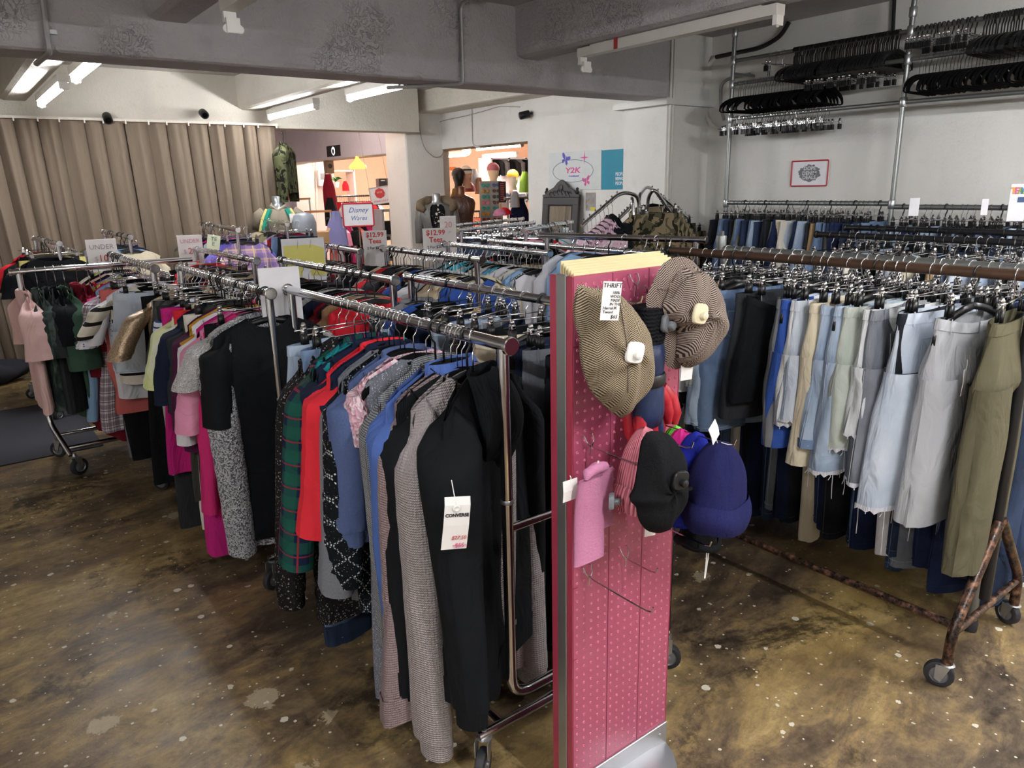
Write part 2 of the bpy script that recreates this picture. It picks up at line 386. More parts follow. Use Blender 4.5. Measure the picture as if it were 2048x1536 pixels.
# ------------------------------------------------------------------ conduits and cables
def pipe(name, pts, r, m, label, cat, n=8, rr=.06, clips=()):
    if clips:
        t = thing(name, label, cat, pts[0]); o = np.array(pts[0])
        MB().tube(bend([tuple(np.array(p) - o) for p in pts], rr), r, n).build('tube', m, t)
        for c in clips:
            k = MB(); k.cbox(tuple(np.array(c) - o), (.02 + r*2, .02, .018)); k.build('clip', STEEL, t)
        return t
    return tag(MB().tube(bend(pts, rr), r, n).build(name, m), label, cat)
GREYC = plain('grey painted conduit', '#9a9896', .4, .3); WCOND = plain('white painted conduit', '#cfccc5', .45)
p1 = at_y(92, 0, 4.22); p2 = at_y(97, 88, 4.22)
pipe('conduit', [(p1[0], 4.225, 2.74), (p2[0], 4.225, 2.3), (p2[0], 4.225, 2.238), (p2[0] - .03, 4.5, 2.225)], .013, GREYC, 'grey conduit bending under the main beam at far left', 'conduit', clips=[(p2[0] + .02, 4.235, 2.33)])
p1 = at_y(922, 25, 4.22); p2 = at_y(926, 150, 4.22)
pipe('conduit', [(p1[0] + .1, 3.2, 2.735), (p1[0], 4.22, 2.715), (p2[0], 4.22, 2.3), (p2[0], 4.222, 2.236), (p2[0] - .35, 4.6, 2.236)], .012, GREYC, 'grey conduit running down the middle of the main beam', 'conduit', clips=[(p2[0] + .01, 4.235, 2.38)])
for dx, lab in ((0, 'left of the paired white conduits down the near column'), (.035, 'right of the paired white conduits down the near column')):
    pipe('conduit', [(4.885 + dx, 4.235, 2.7), (4.885 + dx, 4.235, 0.02)], .011, WCOND, lab, 'conduit')
pipe('conduit', [tuple(at_x(942, 218, WX - .015)), tuple(at_x(944, 290, WX - .015)), tuple(at_x(962, 296, WX - .0))], .011, WCOND, 'thin white conduit dropping down to the lit doorway', 'conduit')
pipe('conduit', [(3.1, 8.15, 2.7), (2.95, 8.0, 2.45), (2.95, 7.9, 2.38), (3.1, 7.6, 2.36)], .008, WCOND, 'thin white conduit looping to the lamp over the curtain end', 'conduit')
pts = [tuple(at_y(x, y, 8.47)) for x, y in ((838, 240), (841, 272), (850, 300), (870, 316), (884, 312), (888, 300))]
pipe('cable', pts, .006, GREYC, 'grey cable looping in the corner beside the far column', 'cable', rr=.12)
pts = [tuple(at_x(x, y, WX - .02)) for x, y in ((860, 248), (900, 238), (930, 232), (968, 222), (1000, 212), (1040, 214))]
pipe('cable', pts, .004, GREYC, 'thin camera cable strung along the white wall', 'cable', rr=.1)
# ------------------------------------------------------------------ fabrics
def m_fab(name, pat, c1, c2=None, c3=None, k=1.0):
    b = NB(name); uv = b.uv(); u, v = b.sep(uv)[0], b.sep(uv)[1]
    n = b.noise(b.scale(uv, (6, 4, 1)), 1, 4); fine = b.noise(b.scale(uv, (700, 500, 1)), 1, 2)
    c2 = c2 or c1; c3 = c3 or c2
    def dark(c, f): a = C(c); return tuple(x*f for x in a[:3]) + (1,)
    rough, metal, spec = .9, 0, .12; h = fine; bs, bd = .25, .002
    if pat == 'plain':
        col = b.mix(n, dark(c1, .86), dark(c1, 1.1))
    elif pat == 'denim':
        w = b.ramp(b.noise(b.scale(uv, (7, 4, 1)), 1, 5), [(.36, '#000000'), (.64, '#ffffff')])
        st = b.noise(b.scale(uv, (420, 26, 1)), 1, 3)
        col = b.mix(b.math('MULTIPLY', w, .6), c1, c2); col = b.mix(b.math('MULTIPLY', st, .5), col, b.mix(.5, c2, col)); h = b.math('ADD', fine, st)
    elif pat == 'knit':
        r = b.math('SINE', b.math('MULTIPLY', u, 700*k)); r2 = b.math('SINE', b.math('ADD', b.math('MULTIPLY', v, 900*k), b.math('MULTIPLY', b.math('ABSOLUTE', r), 2.2)))
        col = b.mix(b.noise(b.scale(uv, (300, 260, 1)), 1, 3, .7), c1, c2); h = b.math('ADD', b.math('MULTIPLY', r, .5), r2); bs, bd = .7, .004
    elif pat == 'rib':
        r = b.math('SINE', b.math('MULTIPLY', u, 420*k)); col = b.mix(b.math('MULTIPLY_ADD', r, .5, .5), c1, c2); h = r; bs, bd = .6, .004
    elif pat == 'plaid':
        s1 = b.stripe(u, 15*k, .5); s2 = b.stripe(v, 15*k, .5); t1 = b.stripe(b.math('ADD', u, .012), 15*k, .06); t2 = b.stripe(b.math('ADD', v, .012), 15*k, .06)
        col = b.mix(b.math('MULTIPLY', s1, .55), c1, c2); col = b.mix(b.math('MULTIPLY', s2, .55), col, c2); col = b.mix(b.math('MAXIMUM', t1, t2), col, c3)
    elif pat == 'hs':
        s = b.stripe(v, 14*k, .28); col = b.mix(s, c1, c2)
    elif pat == 'vs':
        s = b.stripe(u, 60*k, .45); col = b.mix(s, c1, c2)
    elif pat == 'check':
        q = b.math('MULTIPLY', b.stripe(u, 190*k, .5), b.stripe(v, 190*k, .5)); q2 = b.stripe(b.math('ADD', u, v), 190*k, .5)
        col = b.mix(b.math('MAXIMUM', q, b.math('MULTIPLY', q2, .35)), c1, c2)
        g = b.math('MAXIMUM', b.stripe(u, 34*k, .1), b.stripe(v, 34*k, .1)); col = b.mix(b.math('MULTIPLY', g, .35), col, c3)
    elif pat == 'speck':
        d = b.vor(uv, 170*k); kc = b.sep(b.vor(uv, 170*k, 'Color'))[0]
        m = b.math('LESS_THAN', d, b.math('MULTIPLY', b.math('POWER', kc, 3), .55)); col = b.mix(m, c1, c2); rough = b.math('MULTIPLY_ADD', m, -.5, .9); metal = b.math('MULTIPLY', m, .5); h = m
    elif pat == 'tie':
        col = b.ramp(b.noise(b.scale(uv, (7*k, 5*k, 1)), 1, 3, .6, 1.5), [(.35, c1), (.5, c2), (.65, c3)])
    elif pat == 'camo':
        p = b.scale(uv, (16*k, 11*k, 1)); a = b.noise(p, 1, 2, .5, .6); d = b.noise(b.scale(uv, (22*k, 13*k, 2)), 1.3, 2, .5, .6)
        col = b.mix(b.math('GREATER_THAN', d, .55), b.mix(b.math('GREATER_THAN', a, .5), c1, c2), c3)
    elif pat == 'flor':
        d = b.math('ADD', b.vor(uv, 55*k), b.math('MULTIPLY', b.noise(uv, 160*k, 3), .45)); d2 = b.vor(b.rot(uv, (0, 0, .6)), 95*k)
        col = b.mix(b.math('LESS_THAN', d, .5), c1, c2); col = b.mix(b.math('LESS_THAN', d2, .17), col, c3)
    elif pat == 'sequin':
        kc = b.sep(b.vor(uv, 260*k, 'Color'))[0]; big = b.noise(b.scale(uv, (16, 9, 1)), 1, 4)
        col = b.mix(b.math('ADD', b.math('MULTIPLY', kc, .5), b.math('MULTIPLY', big, .5)), c1, c2); metal, rough, spec = .75, .42, .5; h = kc; bs, bd = .8, .004
    elif pat == 'diamond':
        a = b.math('ADD', u, v); d = b.math('SUBTRACT', u, v)
        g = b.math('MAXIMUM', b.stripe(a, 14*k, .1), b.stripe(d, 14*k, .1)); dash = b.math('MULTIPLY', b.stripe(u, 110, .6), b.stripe(v, 110, .65)); d3 = b.vor(uv, 140)
        m = b.math('MAXIMUM', b.math('MULTIPLY', g, dash), b.math('LESS_THAN', d3, .12)); col = b.mix(m, c1, c2)
    elif pat == 'boucle':
        d = b.vor(uv, 120*k); kc = b.sep(b.vor(uv, 120*k, 'Color'))[1]
        col = b.mix(b.math('MULTIPLY', b.math('LESS_THAN', kc, .42), .8), c1, c2); h = b.math('SUBTRACT', 1, d); bs, bd = 1, .01
    elif pat == 'leather':
        col = b.mix(n, dark(c1, .9), dark(c1, 1.2)); rough, spec = .38, .5; h = b.noise(b.scale(uv, (60, 50, 1)), 1, 4); bs = .3
    elif pat == 'herring':
        tri = b.math('PINGPONG', b.math('MULTIPLY', u, 42*k), 1); z = b.math('FRACT', b.math('ADD', b.math('MULTIPLY', v, 135*k), b.math('MULTIPLY', tri, 2.6)))
        m = b.math('LESS_THAN', b.math('ADD', z, b.math('MULTIPLY', b.math('SUBTRACT', fine, .5), .5)), .5); col = b.mix(m, c1, c2); h = m; bs, bd = .5, .002
    elif pat == 'fuzz':
        q = b.noise(b.scale(uv, (260, 180, 1)), 1, 5, .75); col = b.mix(q, c1, c2); h = q; bs, bd = .9, .006
    elif pat == 'satin':
        col = b.mix(n, dark(c1, .9), dark(c1, 1.08)); rough, spec = .4, .4
    wr = b.noise(b.scale(uv, (11, 5, 1)), 1, 3, .5, 1.2)
    return b.done(col, rough, metal, spec=spec, nrm=b.bump(h, bs, bd, b.bump(wr, .55, .035)))
FAB = {
 'black': ('plain', '#15171a'), 'charcoal': ('plain', '#303236'), 'navy': ('plain', '#1b2338'), 'red': ('plain', '#d8303c'), 'bright red': ('plain', '#c81f2c'), 'burgundy': ('plain', '#6e1826'),
 'white': ('plain', '#dedee4'), 'off-white': ('plain', '#d9d4c8'), 'cream': ('plain', '#d6ccb2'), 'beige': ('plain', '#b7a78c'), 'tan': ('plain', '#a58a66'), 'brown': ('plain', '#4a352b'),
 'grey': ('plain', '#77797d'), 'pale grey': ('plain', '#aeb0b3'), 'dark grey': ('plain', '#48494d'), 'olive': ('plain', '#5b5744'), 'dark olive': ('plain', '#3f3f38'), 'khaki': ('plain', '#817b5f'), 'green': ('plain', '#3b5546'), 'teal': ('plain', '#1f7f86'),
 'royal blue': ('plain', '#34539c'), 'mid blue': ('plain', '#4e68a8'), 'sky blue': ('plain', '#8fb1d4'), 'lavender': ('plain', '#a99cc0'), 'lilac': ('plain', '#9d9ad0'), 'violet': ('plain', '#6a62b8'), 'plum': ('plain', '#4b1f3e'),
 'magenta': ('plain', '#c0297c'), 'hot pink': ('plain', '#c83070'), 'pale pink': ('plain', '#e3bfba'), 'pink': ('plain', '#d98fae'), 'coral': ('plain', '#c86a66'), 'orange': ('plain', '#c9683c'), 'mustard': ('plain', '#b98a2a'), 'yellow': ('plain', '#d9cf86'), 'lime': ('plain', '#cfdd84'), 'turquoise': ('plain', '#57b7c9'),
 'dark blue denim': ('denim', '#1e273a', '#3a4a66'), 'indigo denim': ('denim', '#141a2c', '#27345a'), 'mid blue denim': ('denim', '#44587a', '#8197b3'), 'light blue denim': ('denim', '#7f93ad', '#bccad8'), 'pale blue denim': ('denim', '#a7b3c3', '#d3dae1'), 'bleached denim': ('denim', '#c3c8cb', '#dedfdd'), 'black denim': ('denim', '#141519', '#2c2f36'), 'grey denim': ('denim', '#5f646c', '#8d9299'), 'washed green denim': ('denim', '#9fa89f', '#c4cac0'),
 'dark sparkle knit': ('speck', '#1d1b1d', '#a8a29e'), 'green and navy plaid': ('plaid', '#16223c', '#1f5a48', '#8a2b36', .9), 'white and plum plaid': ('plaid', '#ddd8dc', '#6b4a60', '#3d2238', 1.3), 'pastel plaid': ('plaid', '#c9a3bd', '#6f63a8', '#e3d38a', .9), 'red plaid': ('plaid', '#7b2430', '#20242e', '#c8bfb2'), 'grey plaid': ('plaid', '#6d7074', '#4b4e52', '#9a9c9e', 1.2),
 'silver sparkle': ('speck', '#6f727c', '#d8dae2', None, 1.6), 'grey heather': ('fuzz', '#63666e', '#a3a6b0'), 'diamond-patterned black': ('diamond', '#12161a', '#c9cfd0'), 'faded blue': ('fuzz', '#4a5c8a', '#6f82ae'), 'shaggy pink': ('boucle', '#d9a9b8', '#f0dbe0', None, .7), 'grey houndstooth': ('check', '#24262a', '#b9bcc0', '#3a3c40'),
 'mauve marl knit': ('knit', '#7f6a6e', '#c3aeae'), 'grey marl knit': ('knit', '#8d8587', '#cfc6c4'), 'black marl knit': ('knit', '#101114', '#24262a'), 'beige cable knit': ('rib', '#7d6f58', '#b7a487'), 'white boucle': ('boucle', '#e0e0e4', '#4c5468', None, 2), 'gold sequin': ('sequin', '#6b5443', '#f0d6b4'), 'silver satin': ('satin', '#a9a7a6'),
 'white floral': ('flor', '#e2e2ea', '#4d68aa', '#2c3f7c'), 'pink floral': ('flor', '#d9b9c8', '#e6e2e2', '#7c2436', .5), 'striped cream': ('hs', '#ddd5c6', '#24211f'), 'striped blue': ('hs', '#d5d9e4', '#2c3f7c', None, 3), 'striped grey': ('vs', '#d6d6d8', '#5d6066'), 'tie-dye green': ('tie', '#1d2426', '#33403c', '#5d6a66'), 'tie-dye lime': ('tie', '#d3df86', '#dde3b2', '#e6e6dc'), 'lime floral': ('flor', '#c3ce5a', '#e2e4d8', '#4d5a4c'),
 'camouflage': ('camo', '#5a5642', '#8a7d63', '#2a281f', 1), 'olive camouflage': ('camo', '#393c28', '#4b4d35', '#161610', .7), 'black leather': ('leather', '#141315'), 'tan padded': ('satin', '#b08a50'), 'snake print': ('flor', '#b7a27c', '#7b6748', '#2b231c', .8), 'white lace': ('boucle', '#e6e4e2', '#cfccca', None, 2),
}
_FM = {}
def fab(k):
    if k not in _FM: _FM[k] = m_fab(k + ' fabric', *FAB[k])
    return _FM[k]
# ------------------------------------------------------------------ garments (origin at the rail centre, x across, y through the cloth, z down)
def sgnp(a, p): return np.sign(a) * np.abs(a) ** p
def smooth(t): t = np.clip(t, 0, 1); return t*t*(3 - 2*t)
class Folds:
    def __init__(s, rng, ks=(2, 3, 5, 7, 11)):
        s.k = ks; s.p = rng.uniform(0, 6.28, len(ks)); s.d = rng.normal(0, 2.2, len(ks)); s.a = rng.uniform(.5, 1, len(ks)) / np.sqrt(np.array(ks))
    def __call__(s, th, v): return sum(a*np.sin(k*th + p + d*v) for k, p, d, a in zip(s.k, s.p, s.d, s.a))
def surf(X, Y, Z, U, V, closed=True):
    mb = MB(); m, n = X.shape
    vs = np.stack([X, Y, Z], -1).reshape(-1, 3); uv = np.stack([U, V], -1).reshape(-1, 2)
    fs = []
    for i in range(m - 1):
        for j in range(n - 1): fs.append((i*n + j, (i+1)*n + j, (i+1)*n + j + 1, i*n + j + 1))
    mb.v = [tuple(p) for p in vs.tolist()]; mb.uv = [tuple(p) for p in uv.tolist()]; mb.f = fs; mb.mi = [0]*len(fs)
    return mb
class Top:
    """shirts, sweaters, jackets, dresses hung on a shoulder hanger"""
    def __init__(s, rng, L=.7, sl=.58, sw=.205, hem=.215, thick=.035, splay=.045, cuff=.042, arm=.06, neck=.075, dip=.05, fold=.016, lo=False, zs=-.095, dy=0, flare=1.3, bow=0):
        s.__dict__.update(L=L, sl=sl, sw=sw, hem=hem, thick=thick, splay=splay, cuff=cuff, arm=arm, neck=neck, dip=dip, fold=fold, zs=zs, dy=dy, flare=flare, bow=bow, lo=lo)
        s.F = Folds(rng); s.G = Folds(rng); s.rng = rng; s.lean = rng.normal(0, .012)
    def zt(s, x):
        ax = np.abs(x); return s.zs - .42*np.maximum(0, ax - s.neck) - .25*np.maximum(0, ax - .17)
    def pt(s, th, v):
        c, n = np.cos(th), np.sin(th)
        hw = s.sw + (s.hem - s.sw) * smooth(v)**s.flare + .012*smooth(v/.25)*(1 - smooth(v))
        x = hw * sgnp(c, .75)
        ht = s.thick * smooth(v/.16) * (1 + .35*v) + .011
        nk = np.exp(-(x/(s.neck*.9))**4) * (1 - smooth(v/.2)) ; ht = ht + .03*nk
        y = ht * sgnp(n, .85)
        A = s.fold * v**.7
        y = y + A*s.F(th, v)*(.4 + .6*np.abs(n)); x = x + .5*A*s.G(th, v) + s.lean*v + s.bow*v*v
        top = s.zt(x) - s.dip*np.where(n < 0, 1, .3)*np.clip(1 - (x/s.neck)**2, 0, 1)*(1 - smooth(v/.35))
        z = top*(1 - v) + (-s.L + .012*np.sin(2*th + s.F.p[0]))*v
        return x, y, z
    def body(s):
        nu, nv = (22, 11) if s.lo else (44, 26)
        th = np.linspace(0, 2*PI, nu + 1); v = np.linspace(0, 1, nv + 1)**1.25
        T, V = np.meshgrid(th, v); X, Y, Z = s.pt(T, V)
        return surf(X, Y, Z, T/(2*PI)*4*s.hem, Z)
    def sleeve(s, sd):
        nu, nv = (10, 7) if s.lo else (20, 20)
        x0 = s.sw; z0 = float(s.zt(x0)); L = s.sl; th = np.linspace(0, 2*PI, nu + 1); v = np.linspace(0, 1, nv + 1)
        F = Folds(s.rng, (1, 2, 3, 5)); T, V = np.meshgrid(th, v)
        ph = s.rng.uniform(0, 6)
        px = x0 - .04 + .045*smooth(V*6) + s.splay*V**.9; pz = z0 + .004 - L*V
        rx = (s.arm*.72)*(1 - V) + s.cuff*.7*V; ry = s.arm*(1 - V) + s.cuff*V
        k = np.sqrt(np.clip(V*L/.07, .02, 1)); rx = rx*k; ry = ry*k*(1 if True else 1)
        wr = .0022*np.sin(V*L*43 + 5*np.sin(V*6 + ph) + ph + T)*smooth(V*3)
        rr = 1 + .09*F(T, V*2)*smooth(V*4)
        X = px + rx*np.cos(T)*rr + wr*.6 + s.bow*V*.5; Y = s.dy*V + ry*np.sin(T)*rr; Z = pz + .03*np.cos(T)*(1 - smooth(V*4))*-1 + wr
        return surf(sd*X, Y, Z, T/(2*PI)*.3 + sd, Z)
    def band(s, v0, v1, off):          # hem rib / welt
        nu, nv = (22, 2) if s.lo else (44, 4)
        T, V = np.meshgrid(np.linspace(0, 2*PI, nu + 1), np.linspace(v0, v1, nv + 1)); X, Y, Z = s.pt(T, V)
        X = X + off*np.cos(T); Y = Y + off*np.sin(T); return surf(X, Y, Z, T/(2*PI)*4*s.hem, Z)
    def collar(s, h=.04, out=.015, r=None):
        r = r or s.neck; T, V = np.meshgrid(np.linspace(0, 2*PI, 25), np.linspace(0, 1, 6))
        up = np.sin(PI*np.minimum(V*1.25, 1)*.5); X = (r*.95 + out*V)*np.cos(T); Y = (.036 + out*V*1.2)*np.sin(T)
        Z = s.zs - .012 - s.dip*.6*np.clip(-np.sin(T), 0, 1) + h*.55*np.sin(PI*V*.9) - h*.75*V**2
        return surf(X, Y, Z, T*.1, Z)
    def hood(s):
        T, V = np.meshgrid(np.linspace(0, 2*PI, 29), np.linspace(0, 1, 16))
        w_ = (.07 + .06*np.sin(PI*np.minimum(V*.75 + .1, 1)))*(1 - .55*V**3); d_ = .026 + .036*np.sin(PI*np.clip(V*.95 + .05, 0, 1))
        F = Folds(s.rng, (2, 3, 4))
        X = w_*np.cos(T) + .014*F(T, V*2) - .02*V; Y = -.025 - .06*np.sin(PI*V*.9) + d_*np.sin(T)*(1 - .5*V); Z = s.zs + .012 - .3*V - .03*np.sin(T)*V - .05*V*np.cos(T)
        return surf(X, Y, Z, T*.12, Z)
    def cuffs(s, sd):
        z0 = float(s.zt(s.sw)) - s.sl; x = s.sw + .005 + s.splay + s.bow*.5; T, V = np.meshgrid(np.linspace(0, 2*PI, 19), np.linspace(0, 1, 4))
        r = s.cuff*(.92 - .06*V); return surf(sd*(x + r*.72*np.cos(T)), s.dy + r*np.sin(T), z0 + .012 - .06*V, T*.05, z0 - .06*V)
class Legs:
    """jeans, trousers, shorts, skirts clipped at the waist"""
    def __init__(s, rng, L=1.0, hw=.2, rise=.27, leg=.085, thick=.03, zs=-.125, fold=.012, skirt=False, lo=False, drop=0):
        s.__dict__.update(L=L, hw=hw, rise=rise, leg=leg, thick=thick, zs=zs, fold=fold, skirt=skirt, lo=lo, drop=drop)
        s.F = Folds(rng); s.G = Folds(rng); s.rng = rng; s.lean = rng.normal(0, .01)
    def pt(s, th, v):                  # v: 0 waist .. 1 crotch (or hem of a skirt)
        c, n = np.cos(th), np.sin(th); R = s.L if s.skirt else s.rise
        hw = s.hw + (.06 if s.skirt else .025)*smooth(v); x = hw*sgnp(c, .8)
        tk = 1 - (0 if s.skirt else .55)*smooth((v - .7)/.3); x = x*(1 - (0 if s.skirt else .06)*smooth((v - .7)/.3))
        y = ((s.thick + .022*smooth(v))*sgnp(n, .8)*(1 - .5*np.exp(-v*8)*np.abs(c)**6) + s.fold*s.F(th, v)*smooth(v*1.5))*tk
        z = s.zs - R*v - s.drop*np.cos(PI*x/(2*hw))*(1 - v)*np.where(n < 0, 1.0, .5)
        return x + s.lean*v, y, z
    def upper(s):
        nu = 22 if s.lo else 40; nv = (7 if s.lo else 14)
        T, V = np.meshgrid(np.linspace(0, 2*PI, nu + 1), np.linspace(0, 1, nv + 1)); X, Y, Z = s.pt(T, V); return surf(X, Y, Z, T/(2*PI)*4*s.hw, Z)
    def legpt(s, sd, th, v):
        hwc = s.hw + .025; z0 = s.zs - s.rise*.72; z1 = s.zs - s.L
        c0 = hwc*.5; c1 = max(s.leg*1.02, hwc*.48) if s.L > .6 else hwc*.53
        cx = c0 + (c1 - c0)*v; rx = hwc*.5 + (s.leg - hwc*.5)*smooth(v*.9 + .05); ry = (s.thick + .02)*(1 - v) + (s.leg*.42)*v
        rr = 1 + s.fold*9*s.G(th + sd, v*2)*smooth(v*3)
        return sd*(cx + rx*sgnp(np.cos(th), .85)*rr) + s.lean, ry*sgnp(np.sin(th), .85)*rr + .004*sd, z0 + (z1 - z0)*v
    def legm(s, sd):
        nu = 14 if s.lo else 24; nv = (8 if s.lo else 20)
        T, V = np.meshgrid(np.linspace(0, 2*PI, nu + 1), np.linspace(0, 1, nv + 1)); X, Y, Z = s.legpt(sd, T, V); return surf(X, Y, Z, T/(2*PI)*4*s.leg + sd, Z)
    def patch(s, th0, th1, v0, v1, off, fn=None, nu=8, nv=8, taper=0):
        T, V = np.meshgrid(np.linspace(th0, th1, nu + 1), np.linspace(v0, v1, nv + 1)); 
        if taper: mid = (th0 + th1)/2; q = (V - v0)/(v1 - v0); T = mid + (T - mid)*(1 - taper*np.clip((q - .7)/.3, 0, 1)*np.abs(T - mid)*0 )
        X, Y, Z = s.pt(T, V); return surf(X + off*np.cos(T)*.5, Y + off*np.sign(np.sin(T)), Z, T*.12, Z)
def joinmb(*ms):
    o = MB()
    for m in ms: o.add(m.v, m.f, m.uv)
    return o
# kind -> dimensions
KINDS = {
 'tee': dict(L=.70, sl=.24, cuff=.07, splay=.09, arm=.075), 'sweater': dict(L=.70, sl=.56, thick=.042, arm=.072, cuff=.05), 'top': dict(L=.66, sl=.55, arm=.055), 'shirt': dict(L=.76, sl=.58, arm=.066, cuff=.05),
 'jacket': dict(L=.78, sl=.6, thick=.05, arm=.075, cuff=.055), 'hoodie': dict(L=.74, sl=.58, thick=.048, arm=.078, cuff=.05, sw=.215), 'dress': dict(L=.98, sl=.2, hem=.3, cuff=.07, arm=.07, splay=.06), 'long dress': dict(L=1.05, sl=.5, hem=.27), 'camisole': dict(L=.55, sl=0, sw=.12, neck=.11, dip=.1), 'blouse': dict(L=.66, sl=.3, cuff=.075, arm=.07, splay=.1),
 'jeans': dict(L=1.02, leg=.095), 'trousers': dict(L=1.0, leg=.1), 'shorts': dict(L=.46, leg=.125), 'long shorts': dict(L=.6, leg=.13), 'skirt': dict(L=.5, skirt=True), 'long skirt': dict(L=.8, skirt=True),
}
LEGS = {'jeans', 'trousers', 'shorts', 'long shorts', 'skirt', 'long skirt'}
CATS = {'tee': 't-shirt', 'long dress': 'dress', 'long shorts': 'shorts', 'long skirt': 'skirt'}
NAMES = {'tee': 'tee_shirt', 'long dress': 'long_dress', 'long shorts': 'long_shorts', 'long skirt': 'long_skirt'}
_FAR = {}
def far_mesh(kind, variant):
    k = (kind, variant)
    if k not in _FAR:
        rng = np.random.default_rng(hash_s(kind) + variant); d = dict(KINDS[kind])
        if kind in LEGS:
            g = Legs(rng, lo=True, **d); mb = g.upper() if g.skirt else joinmb(g.upper(), g.legm(1), g.legm(-1))
        else:
            g = Top(rng, lo=True, **d); mb = joinmb(g.body(), *([g.sleeve(1), g.sleeve(-1)] if g.sl else []))
        me = mb.mesh(NAMES.get(kind, kind)); me.materials.append(None); _FAR[k] = me
    return _FAR[k]
def hash_s(t): return sum(ord(c)*(i + 3) for i, c in enumerate(t))
# ------------------------------------------------------------------ hangers
RR = .0165                              # rail radius
def hook_pts(zb, flip=1):
    r = RR + .004; pts = arc((0, 0, .0), r, 205, -35, 14); pts = [(p[0]*flip, 0, p[2]) for p in pts]
    return pts + [(.012*flip, 0, -.032), (0, 0, -.045), (0, 0, zb)]
def m_hook(r=.0019, zb=-.1, flip=1, n=6): return MB().tube(hook_pts(zb, flip), r, n)
def m_shoulder(bar=True, n=10, lo=False):
    mb = MB(); W = .205; top = []; k = 6 if lo else 12
    prof = [(W*math.sin(PI/2*i/k), -.106 - .094*(i/k)**1.35) for i in range(k + 1)]
    for sd in (-1, 1):
        rings = [[(sd*x, -.005, z + .011), (sd*x, .005, z + .011), (sd*x, .006, z - .011), (sd*x, -.006, z - .011)] for x, z in prof]
        mb.loft(rings)
    if bar: mb.tube([(-W, 0, -.203), (-W*.92, 0, -.214), (W*.92, 0, -.214), (W, 0, -.203)], .0045, 5)
    return mb
def m_bar(w=.17, z=-.078): return MB().tube([(-w, 0, z), (w, 0, z)], .0028, 6)
def m_clip(black=False):
    mb = MB(); mb.cur = 0
    mb.tube([(0, -.011, .006), (0, .011, .006)], .0075, 8); mb.lathe([(.001, .008), (.0085, .012), (.0095, .018), (.006, .026), (.001, .028)], (0, 0, 0), 8)
    mb.box((-.009, -.008, -.016), (.009, -.004, .008)); mb.box((-.009, .004, -.016), (.009, .008, .008))
    mb.cur = 1; mb.box((-.0115, -.0095, -.048), (.0115, -.0025, -.012)); mb.box((-.0115, .0025, -.048), (.0115, .0095, -.012))
    return mb
_HM = {}
def hm(key, fn):
    if key not in _HM: _HM[key] = fn()
    return _HM[key]
def obj_me(name, me, mats, parent=None, loc=None, rot=None):
    if not me.materials: 
        for m in mats: me.materials.append(m)
    o = bpy.data.objects.new(name, me); place(o, loc, rot, parent); return o
HANG = {'velvet': 'velvet hanger', 'plastic': 'plastic hanger', 'clip': 'clip hanger', 'blackclip': 'black clip hanger', 'wire': 'wire hanger'}
HNAME = {'velvet': 'velvet_hanger', 'plastic': 'plastic_hanger', 'clip': 'clip_hanger', 'blackclip': 'black_clip_hanger', 'wire': 'wire_hanger'}
def hanger(kind, pos, yaw, label, group, near, flip=1):
    if near:
        t = thing(HNAME[kind], label, 'hanger', pos, yaw, group)
        hk = (BLACKP if kind in ('plastic', 'blackclip') else CHROME)
        zb = -.1 if kind in ('velvet', 'plastic', 'wire') else -.078
        obj_me('hook', hm(('hook', kind, flip), lambda: m_hook(.0034 if hk is BLACKP else .002, zb, flip).mesh('hook')), [hk], t)
        if kind in ('velvet', 'plastic', 'wire'):
            obj_me('shoulder_bar' if kind != 'wire' else 'shoulder_wire', hm(('sh', kind), lambda: (m_shoulder() if kind != 'wire' else MB().tube(bend([(0, 0, -.1), (.2, 0, -.19), (-.2, 0, -.19), (0, 0, -.1)], .02), .002, 5)).mesh('shoulder_bar')), [{'velvet': VELVET, 'plastic': BLACKP, 'wire': CHROME}[kind]], t)
        else:
            obj_me('bar', hm(('bar', kind), lambda: (m_bar() if kind == 'clip' else joinmb(m_bar(), m_shoulder(False, lo=True))).mesh('bar')), [CHROME if kind == 'clip' else BLACKP], t)
            for sx in (-1, 1): obj_me('clip', hm('clip', lambda: m_clip().mesh('clip')), [CHROME, BLACKP], t, (sx*.135, 0, -.08))
        return t
    def mk():
        mb = MB(); mb.cur = 0
        hk = m_hook(.004 if kind in ('plastic', 'blackclip') else .0022, -.1 if kind in ('velvet', 'plastic', 'wire') else -.078, flip, 4)
        black = kind in ('plastic', 'blackclip')
        mb.cur = 1 if black else 0; mb.add(hk.v, hk.f); mb.cur = 1
        if kind in ('velvet', 'plastic', 'wire'): s = m_shoulder(lo=True); mb.add(s.v, s.f)
        else:
            mb.cur = 0; s = m_bar(); mb.add(s.v, s.f)
            c = m_clip()
            for sx in (-1, 1):
                for f, mi in zip(c.f, c.mi): pass
                n = len(mb.v); mb.v += [(p[0] + sx*.135, p[1], p[2] - .08) for p in c.v]; mb.uv += c.uv; mb.f += [tuple(i + n for i in f) for f in c.f]; mb.mi += c.mi
        return mb.mesh(HNAME[kind], smooth=False)
    o = obj_me(HNAME[kind], hm(('far', kind, flip), mk), [CHROME, VELVET if kind == 'velvet' else BLACKP], None, pos, (0, 0, yaw))
    return tag(o, label, 'hanger', group)
